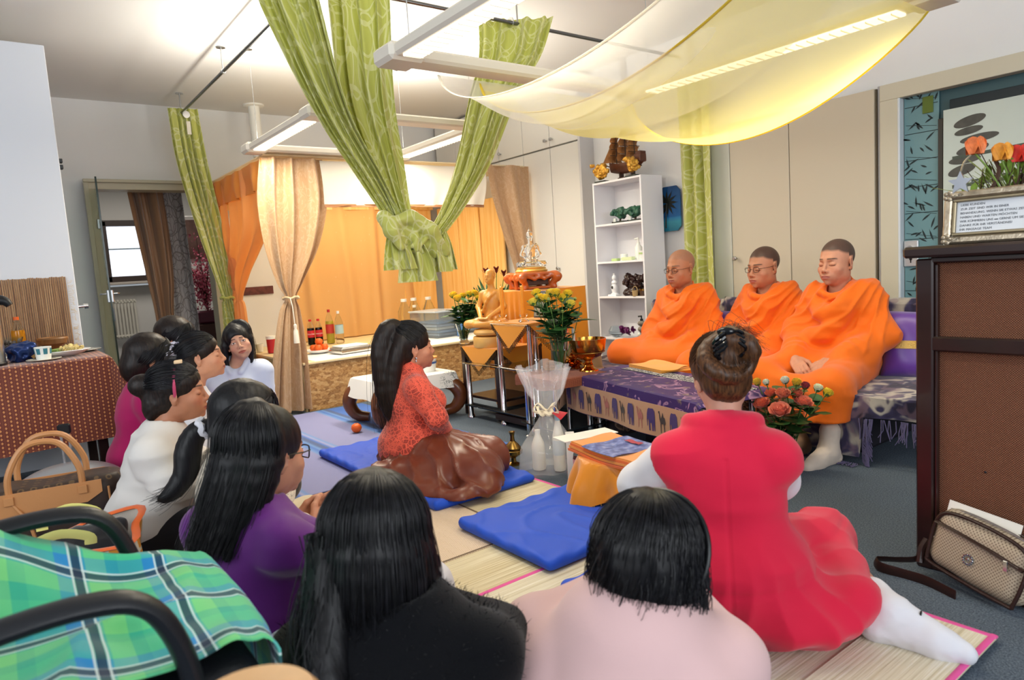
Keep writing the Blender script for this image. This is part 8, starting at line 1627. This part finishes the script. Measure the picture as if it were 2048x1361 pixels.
def tfl(u, v):
    # right-hand part of the cloth: top, front drop and side drop with a soft corner
    a = -.39+1.0*u*1.26; b = -.74+1.9*v; dx = np.maximum(a-.385, 0); dy = np.maximum(b-.735, 0); x = np.minimum(a, .385); y = np.minimum(b, .735); L_ = np.hypot(dx, dy)+1e-9; fl = .14*np.sin(np.arctan2(dy, dx)*2)**2*(L_/.42)
    return x+.006+dx/L_*(.008+.12*L_+fl*.8)*(L_ > 1e-6)+.012*np.sin(9*y)*np.clip(dx*3, 0, 1)+.02*np.sin(4*y+1)*np.clip(dx*3, 0, 1), y+.006+dy/L_*(.008+.16*L_+fl*.8)*(L_ > 1e-6)+.012*np.sin(11*x)*np.clip(dy*3, 0, 1), .003-np.minimum(np.maximum(dx, dy)*.97, .46)
MB().sheet(tfl, 70, 90, .004, (1.26, 1.9)).build('cloth', m_song, tcl)
ZT = .753
t = thing('thermos_urn', 'steel vacuum flask with black lid and spout at the left edge of the food table', 'flask', (-4.62, -.06, ZT)); MB().lathe([(.085, 0), (.088, .012), (.082, .02)], n=32).build('foot_ring', m_black, t); MB().lathe([(.082, .018), (.082, .30), (.078, .31)], n=36).build('steel_body', m_steel, t); MB().lathe([(.086, .30), (.09, .315), (.088, .345), (.07, .375), (.05, .385), (0, .388)], n=32).build('lid', m_black, t); MB().tube(bez([(.0, .06, .36), (.02, .11, .345), (.025, .13, .32)], 8), [.03, .03, .028, .026, .024, .022, .02, .018], 10).build('spout', m_black, t)
bottle('orange_soda_bottle', 'orange soda bottle with orange cap on the food table', (-5.12, .10, ZT), .245, .036, '#e8641e', '#f09a16', None, level=.72)
t = thing('wooden_bowl', 'carved wooden bowl on a foot at the back of the food table', 'bowl', (-5.15, .27, ZT)); MB().lathe([(.035, 0), (.04, .01), (.025, .022), (.04, .04), (.075, .06), (.085, .09), (.08, .1), (.074, .095), (.06, .065), (0, .05)], n=28).build('bowl', mat('bowl_wood', '#8a5f36', .45, var=.25, vscale=14), t)
t = thing('paper_cup', 'white cup with teal squares standing on a saucer on the food table', 'cup', (-4.60, .19, ZT+.008)); MB().lathe([(.035, 0), (.042, .07), (.04, .07), (.033, .004)], n=24).build('cup', m_wp, t)
for k in range(7): a = k*.9; MB().sheet(lambda u, v: ((.0385+.004*v)*np.cos(a+.5*u), (.0385+.004*v)*np.sin(a+.5*u), .03+.032*v), 6, 3, .0006).build('teal_square', mat('teal_print', '#3a7f8e', .5), t)
solo(MB().lathe([(.05, 0), (.085, .010), (.083, .012), (.05, .004), (0, .004)], n=30), 'saucer', 'cream saucer under the cup with teal squares', 'saucer', mat('cream_china', '#e6e0cf', .2), (-4.60, .19, ZT))
t = thing('food_dish', 'oval white dish of pale food on the food table', 'dish', (-4.72, .30, ZT)); MB().sheet(lambda u, v: ((.02+.08*v)*np.cos(2*PI*u), (.03+.10*v)*np.sin(2*PI*u), .004+.034*v**1.6), 40, 8, .004).build('dish', mat('white_china', '#eceef0', .15), t); rs = np.random.RandomState(5); q = MB()
for i in range(60): a, r = rs.rand()*6.28, rs.rand()**.5; q.ell((.06*r*math.cos(a), .03+.075*r*math.sin(a)*.8, .035+.035*(1-r)+.006*rs.randn()), (.012, .016, .007), 6, rot(rs.randn(), rs.randn(), rs.randn()))
q.build('shredded_food', mat('pale_food', '#dcc684', .6, var=.2, vscale=30), t)['kind'] = 'stuff'; q = MB()
for i in range(14): petal(q, np.array([.03*rs.randn(), -.05+.02*rs.randn(), .03]), rotz(rs.rand()*6.28) @ rot(-1.1), .02, .05, .2, 4)
q.build('green_leaf', mat('lettuce', '#8fae5a', .6), t)['kind'] = 'stuff'
t = thing('metal_plate', 'shallow silvery plate at the right corner of the food table', 'plate', (-4.98, .40, ZT)); MB().lathe([(.06, 0), (.11, .014), (.108, .016), (.06, .003), (0, .003)], n=32).build('plate', mat('pewter', '#b7b9b4', .3, .6), t)
t = thing('snack_bag', 'crumpled dark blue snack bag on the food table', 'bag', (-4.72, .10, ZT)); S = SDF((-.1, -.1, -.02), (.1, .1, .14), .006); S.bx((0, 0, .045), (.05, .06, .05), .02, 0, rot(.3, .2, .5)); V, Fq = S.net(); V = folds(V, normals(V, Fq), .012, (25, 25, 25), 4); V[:, 2] = np.maximum(V[:, 2], .001); qmesh('foil', V, Fq, mat('foil_blue', '#22386f', .25, .5), t); MB().box((.04, .05, .03), (.05, .03, .004), .001, M=rot(.7, .3, .3)).build('brown_print', mat('biscuit', '#a8814e', .6), t)
t = thing('nut_bowl', 'glass bowl of dark nuts behind the blue snack bag', 'bowl', (-4.95, .02, ZT+.03)); MB().lathe([(.04, 0), (.085, .05), (.1, .1), (.096, .1), (.08, .05), (0, .008)], n=26).build('bowl', m_clear, t); q = MB()
for i in range(90): a, r = rs.rand()*6.28, rs.rand()**.5; q.ell((.085*r*math.cos(a), .085*r*math.sin(a), .045+.04*rs.rand()), (.012, .009, .008), 5, rot(rs.rand()*3, rs.rand()*3, 0))
q.build('nut', mat('nuts', '#6f6158', .7, var=.4, vscale=40), t)['kind'] = 'stuff'; solo(MB().box((0, 0, .012), (.2, .16, .024), .008), 'white_box', 'flat white box under the glass bowl of nuts', 'box', m_wp, (-4.95, .02, ZT))
# ---------------------------------------------------------------- luggage and bags below
tr = thing('trolley_case', 'red and grey trolley case with raised telescopic handle in front of the food table', 'suitcase', (-3.92, .20, 0), R(80)); S = SDF((-.4, -.25, -.02), (.4, .25, .36), .011); S.el((0, 0, .14), (.26, .17, .155), 0); S.half((0, 0, .002), (0, 0, -1)); V, Fq = S.net(); qmesh('grey_shell', V, Fq, mat('silver_shell', '#a6a8ab', .35, .3), tr); MB().tube([(.27*math.cos(a), .175*math.sin(a), .19) for a in np.linspace(0, 2*PI, 41)[:-1]], .012, 8, closed=True).build('shell_rim', mat('grey_rim', '#7c7f84', .4), tr)
for s in (-1, 1): S = SDF((s*.26-.2, -.2, 0), (s*.26+.2, .2, .26), .011); S.el((s*.25, 0, .15), (.13, .13, .05), 0); V, Fq = S.net(); qmesh('red_wing', V, Fq, mat('red_shell', '#c01f2c', .35), tr)
for s in (-1, 1): MB().box((s*.016, .02, .36), (.010, .014, .18), .002).build('handle_rod', mat('silver_alu', '#c3c6ca', .3, .7), tr)
MB().box((0, .02, .46), (.055, .03, .05), .012).build('handle_grip', m_black, tr)
def mono(n):
    v = n.co('Object', (26, 26, 26)); d = n.voro(v, 1, rnd=0); c = n.math('LESS_THAN', n.math('ABSOLUTE', n.math('SUBTRACT', d, .22)), .07); e = n.noise(n.co('Object'), 6, 2); n.link(n.mix(n.math('MULTIPLY', c, .55), n.ramp(e, [(.3, lin('#33261f')), (.7, lin('#4a392e'))]), lin('#7d6342')), n.b.inputs['Base Color'])
hb = thing('handbag', 'brown monogram handbag with tan leather handles on the floor', 'handbag', (-3.36, .10, 0), R(80)); m_mono = mat('monogram_canvas', '#3f3027', .5, fn=mono); m_tanl = mat('tan_leather', '#c68a56', .42, bump=.15, bscale=120)
S = SDF((-.32, -.18, -.02), (.32, .18, .40), .010); S.bx((0, 0, .17), (.24, .095, .165), .07, 0); S.half((0, 0, .002), (0, 0, -1)); S.half((0, 0, .315), (0, 0, 1)); V, Fq = S.net(); V = relax(V, Fq, 1); V = V+normals(V, Fq)*(.008*vnoise(V, (7, 7, 9), 5))[:, None]; qmesh('canvas_body', V, Fq, m_mono, hb)
for s in (-1, 1):
    MB().tube(bez([(-.11, s*.088, .29), (-.105, s*.09, .37), (-.06, s*.08, .455), (0, s*.075, .475), (.06, s*.08, .455), (.105, s*.09, .37), (.11, s*.088, .29)], 30), .011, 8).build('handle', m_tanl, hb)
    MB().prism([(-.17, .31), (.17, .31), (.17, .265), (.12, .235), (-.02, .235), (-.11, .20), (-.16, .215)], .006, np.array([[1, 0, 0], [0, 0, -1], [0, 1, 0]]), (0, s*.1, 0)).build('leather_yoke', m_tanl, hb)
    for x in (-.2, .19): MB().tube([(x, s*.102, .28), (x*1.02, s*.106, .08)], .004, 6).build('leather_piping', m_tanl, hb)
    for x in (-.11, .11): MB().box((x, s*.106, .285), (.03, .008, .03), .003).build('handle_tab', m_tanl, hb)
MB().tube(bez([(-.10, -.10, .27), (-.06, -.115, .2), (-.04, -.12, .10)], 10), .006, 6).box((-.04, -.122, .09), (.03, .006, .05), .002).build('hanging_tag', m_tanl, hb)['kind'] = 'stuff'
def honey(n):
    d = n.voro(n.co('Object', (14, 14, 14)), 1, 'DISTANCE_TO_EDGE', rnd=.25); z = n.sep(n.co('Object'))[2]; hx = n.math('GREATER_THAN', d, .07); c = n.mix(hx, lin('#e9e0cf'), lin('#eea23c')); k = n.noise(n.co('Object', (4, 4, 4)), 1, 1); return n.mix(n.ramp(k, [(.42, (0, 0, 0)), (.5, (1, 1, 1))]), lin('#dcd3c6'), c)
hb.scale = (1.12, 1.12, 1.12)
sg = thing('shopping_bag', 'open white and orange honeycomb printed shopping bag behind the office chair', 'bag', (-2.62, .10, 0), R(80)); m_hc = clothmat('honeycomb_bag', '#e8d9bf', .15, .35, 0, honey, bump=0, spec=.5)
def sgb(u, v):
    a = 2*PI*u; sq = (np.abs(np.cos(a))**4+np.abs(np.sin(a))**4)**-.25; w_ = 1+.06*v; return .20*sq*np.cos(a)*w_+.012*np.sin(5*a+6*v)*v, .11*sq*np.sin(a)*w_*(1+.1*v)+.012*np.sin(7*a+4*v)*v, .32*v+.03*v*np.sin(2*a+.5)
MB().sheet(sgb, 80, 24, .003).build('bag_wall', m_hc, sg); MB().sheet(lambda u, v: (.21*np.cos(2*PI*u)*v, .12*np.sin(2*PI*u)*v, .01+0*u), 24, 5, .003).build('bag_bottom', m_hc, sg)
P = np.array([[float(q) for q in sgb(np.array(i/40), np.array(1.))] for i in range(40)]); MB().tube(P, .013, 6, closed=True, flat=.4).build('orange_rim', cloth('orange_binding', '#e0662a'), sg)
for s in (-1, 1): MB().tube(bez([(-.08, s*.125, .32), (-.075, s*.135, .35), (0, s*.14, .375), (.075, s*.135, .35), (.08, s*.125, .32)], 20), .017, 6, flat=.16, up=(0, 1, 0)).build('carry_handle', cloth('lime_webbing', '#d8d47c'), sg)
tag(qmesh('white_insert', *(lambda S: (S.bx((0, 0, 0), (.08, .04, .12), .02, 0), S.net())[1])(SDF((-.14, -.1, -.18), (.14, .1, .18), .01)), m_wp, None, loc=(-2.64, .04, .17), rz=R(80)), 'white carton of shopping inside the honeycomb bag', 'carton')
S = SDF((-.2, -.15, -.1), (.2, .15, .14), .009); S.el((0, 0, 0), (.12, .07, .05), .03); S.rc((-.1, 0, .02), (.09, .02, .06), .03, .02, .04); V, Fq = S.net(); V = folds(V, normals(V, Fq), .012, (16, 16, 16), 2); tag(qmesh('black_garment', V, Fq, cloth('black_cloth', '#1a1b20'), None, loc=(-2.60, .16, .27), rz=R(60)), 'crumpled black garment on top of the honeycomb bag', 'clothing')
# ================================================================ office chair with checked cloth
oc_ = thing('office_chair', 'black office chair with curved armrests in the left foreground', 'chair', (-1.34, -.02, 0)); m_blk = mat('chair_black', '#1b1d22', .38, bump=.1, bscale=200); m_lea = mat('chair_leather', '#15161a', .4, bump=.25, bscale=160)
S = SDF((-.34, -.36, .34), (.34, .40, .55), .012); S.bx((0, .02, .455), (.235, .27, .045), .045, 0); S.rc((-.19, .26, .45), (.19, .26, .45), .045, None, .03); V, Fq = S.net(); qmesh('seat', V, Fq, m_lea, oc_)
S = SDF((-.34, -.46, .45), (.34, -.12, 1.2), .012); S.bx((0, -.30, .80), (.22, .045, .30), .045, 0, rot(.12)); V, Fq = S.net(); qmesh('backrest', V, Fq, m_lea, oc_)
for s in (-1, 1): MB().tube(bez([(s*.235, -.30, .60), (s*.245, -.20, .64), (s*.25, -.06, .668), (s*.25, .07, .672), (s*.25, .145, .645), (s*.25, .185, .56), (s*.245, .20, .44), (s*.22, .19, .40)], 40), .026, 12, flat=.62, up=(1, 0, 0) if False else (0, 0, 1)).build('armrest', m_blk, oc_)
MB().cyl((0, 0, .12), (0, 0, .42), .03).build('gas_column', m_blk, oc_)
for k in range(5): a = k*1.257+.3; MB().tube([(0, 0, .12), (.28*math.cos(a), .28*math.sin(a), .075)], [.03, .02], 8).build('base_arm', m_blk, oc_); MB().ell((.29*math.cos(a), .29*math.sin(a), .032), (.03, .03, .032), 10).build('castor', m_blk, oc_)
def plaid(n):
    s = n.sep(n.co('UV')); 
    def bands(c, per, stops): return n.ramp(n.math('FRACT', n.math('DIVIDE', c, per)), stops, 'CONSTANT')
    A = [(0, lin('#4fd09c')), (.30, lin('#2b93d6')), (.45, lin('#3fb6bb')), (.62, lin('#7fe08c')), (.85, lin('#38bd9c'))]; b = n.mix(.5, bands(s[0], .17, A), bands(s[1], .16, A))
    for c, per in ((s[0], .17), (s[1], .16)):
        f = n.math('FRACT', n.math('DIVIDE', c, per)); k = n.math('LESS_THAN', n.math('ABSOLUTE', n.math('SUBTRACT', f, .52)), .045); w_ = n.math('LESS_THAN', n.math('ABSOLUTE', n.math('SUBTRACT', n.math('ABSOLUTE', n.math('SUBTRACT', f, .52)), .062)), .012); b = n.mix(n.math('MULTIPLY', k, .85), b, lin('#14244a')); b = n.mix(n.math('MULTIPLY', w_, .85), b, lin('#dfeef0'))
    return b
m_plaid = clothmat('plaid_cotton', '#2fa38f', .05, .7, .2, plaid, bump=.3, weave=500)
pc = thing('checked_cloth', 'green and blue checked cloth thrown over the black office chair', 'cloth', (-1.34, -.02, 0))
def plc(u, v):
    # v runs from the top of the backrest over the seat to the front drop
    L_ = v*1.30; x = (u-.5)*(.43+.05*np.sin(3*v)); k1, k2 = .42, .42+.56; t1 = np.clip(L_/k1, 0, 1); t2 = np.clip((L_-k1)/(k2-k1), 0, 1); t3 = np.clip(L_-k2, 0, 1)
    y = -.235+.02*t1-.045*(1-t1)+.52*t2+.02*np.sin(PI*t2)+np.where(t3 > 0, .032*np.minimum(t3/.04, 1), 0); z = .95-.42*t1-.02*np.sin(PI*t1)+.025*(1-t2)*t1*1.0-.02*t2-np.where(t3 > .015, t3*1.0-.015, 0)+.03*np.exp(-((t2-.0)/.15)**2)*t1
    n_ = vnoise(np.stack([x.ravel()*9, L_.ravel()*5, 0*x.ravel()], -1), 1, 3).reshape(x.shape); n2 = vnoise(np.stack([x.ravel()*20, L_.ravel()*14, 0*x.ravel()], -1), 1, 5).reshape(x.shape); r_ = (1-np.abs(n_))**2
    z = z+.21*np.exp(-(t2/.45)**2)*t1*np.clip(-x/.2, 0, 1); fl = np.clip(t2*6, 0, 1)*np.clip((1-t2)*8, 0, 1); z = z+.028*(r_-.3)*fl+.008*n2*fl+.016; y = y+.02*n_*(1-fl)+.0*n2; return x+.015*n2, y, z
MB().sheet(plc, 70, 110, .004, (.46, 1.3)).build('cloth', m_plaid, pc, smooth=180)
ws = thing('wooden_stool', 'light wood round stool edge at the bottom of the picture', 'stool', (-.715, .165, -.010)); MB().lathe([(0, .64), (.06, .64), (.075, .652), (.075, .665), (.065, .678), (0, .682)], n=40).build('seat', mat('light_wood', '#d6a876', .4, var=.1, vscale=9), ws)
for a in range(3): MB().cyl((.09*math.cos(a*2.1), .09*math.sin(a*2.1), 0), (.06*math.cos(a*2.1), .06*math.sin(a*2.1), .64), .012).build('leg', mat('light_wood', '#d6a876', .4), ws)
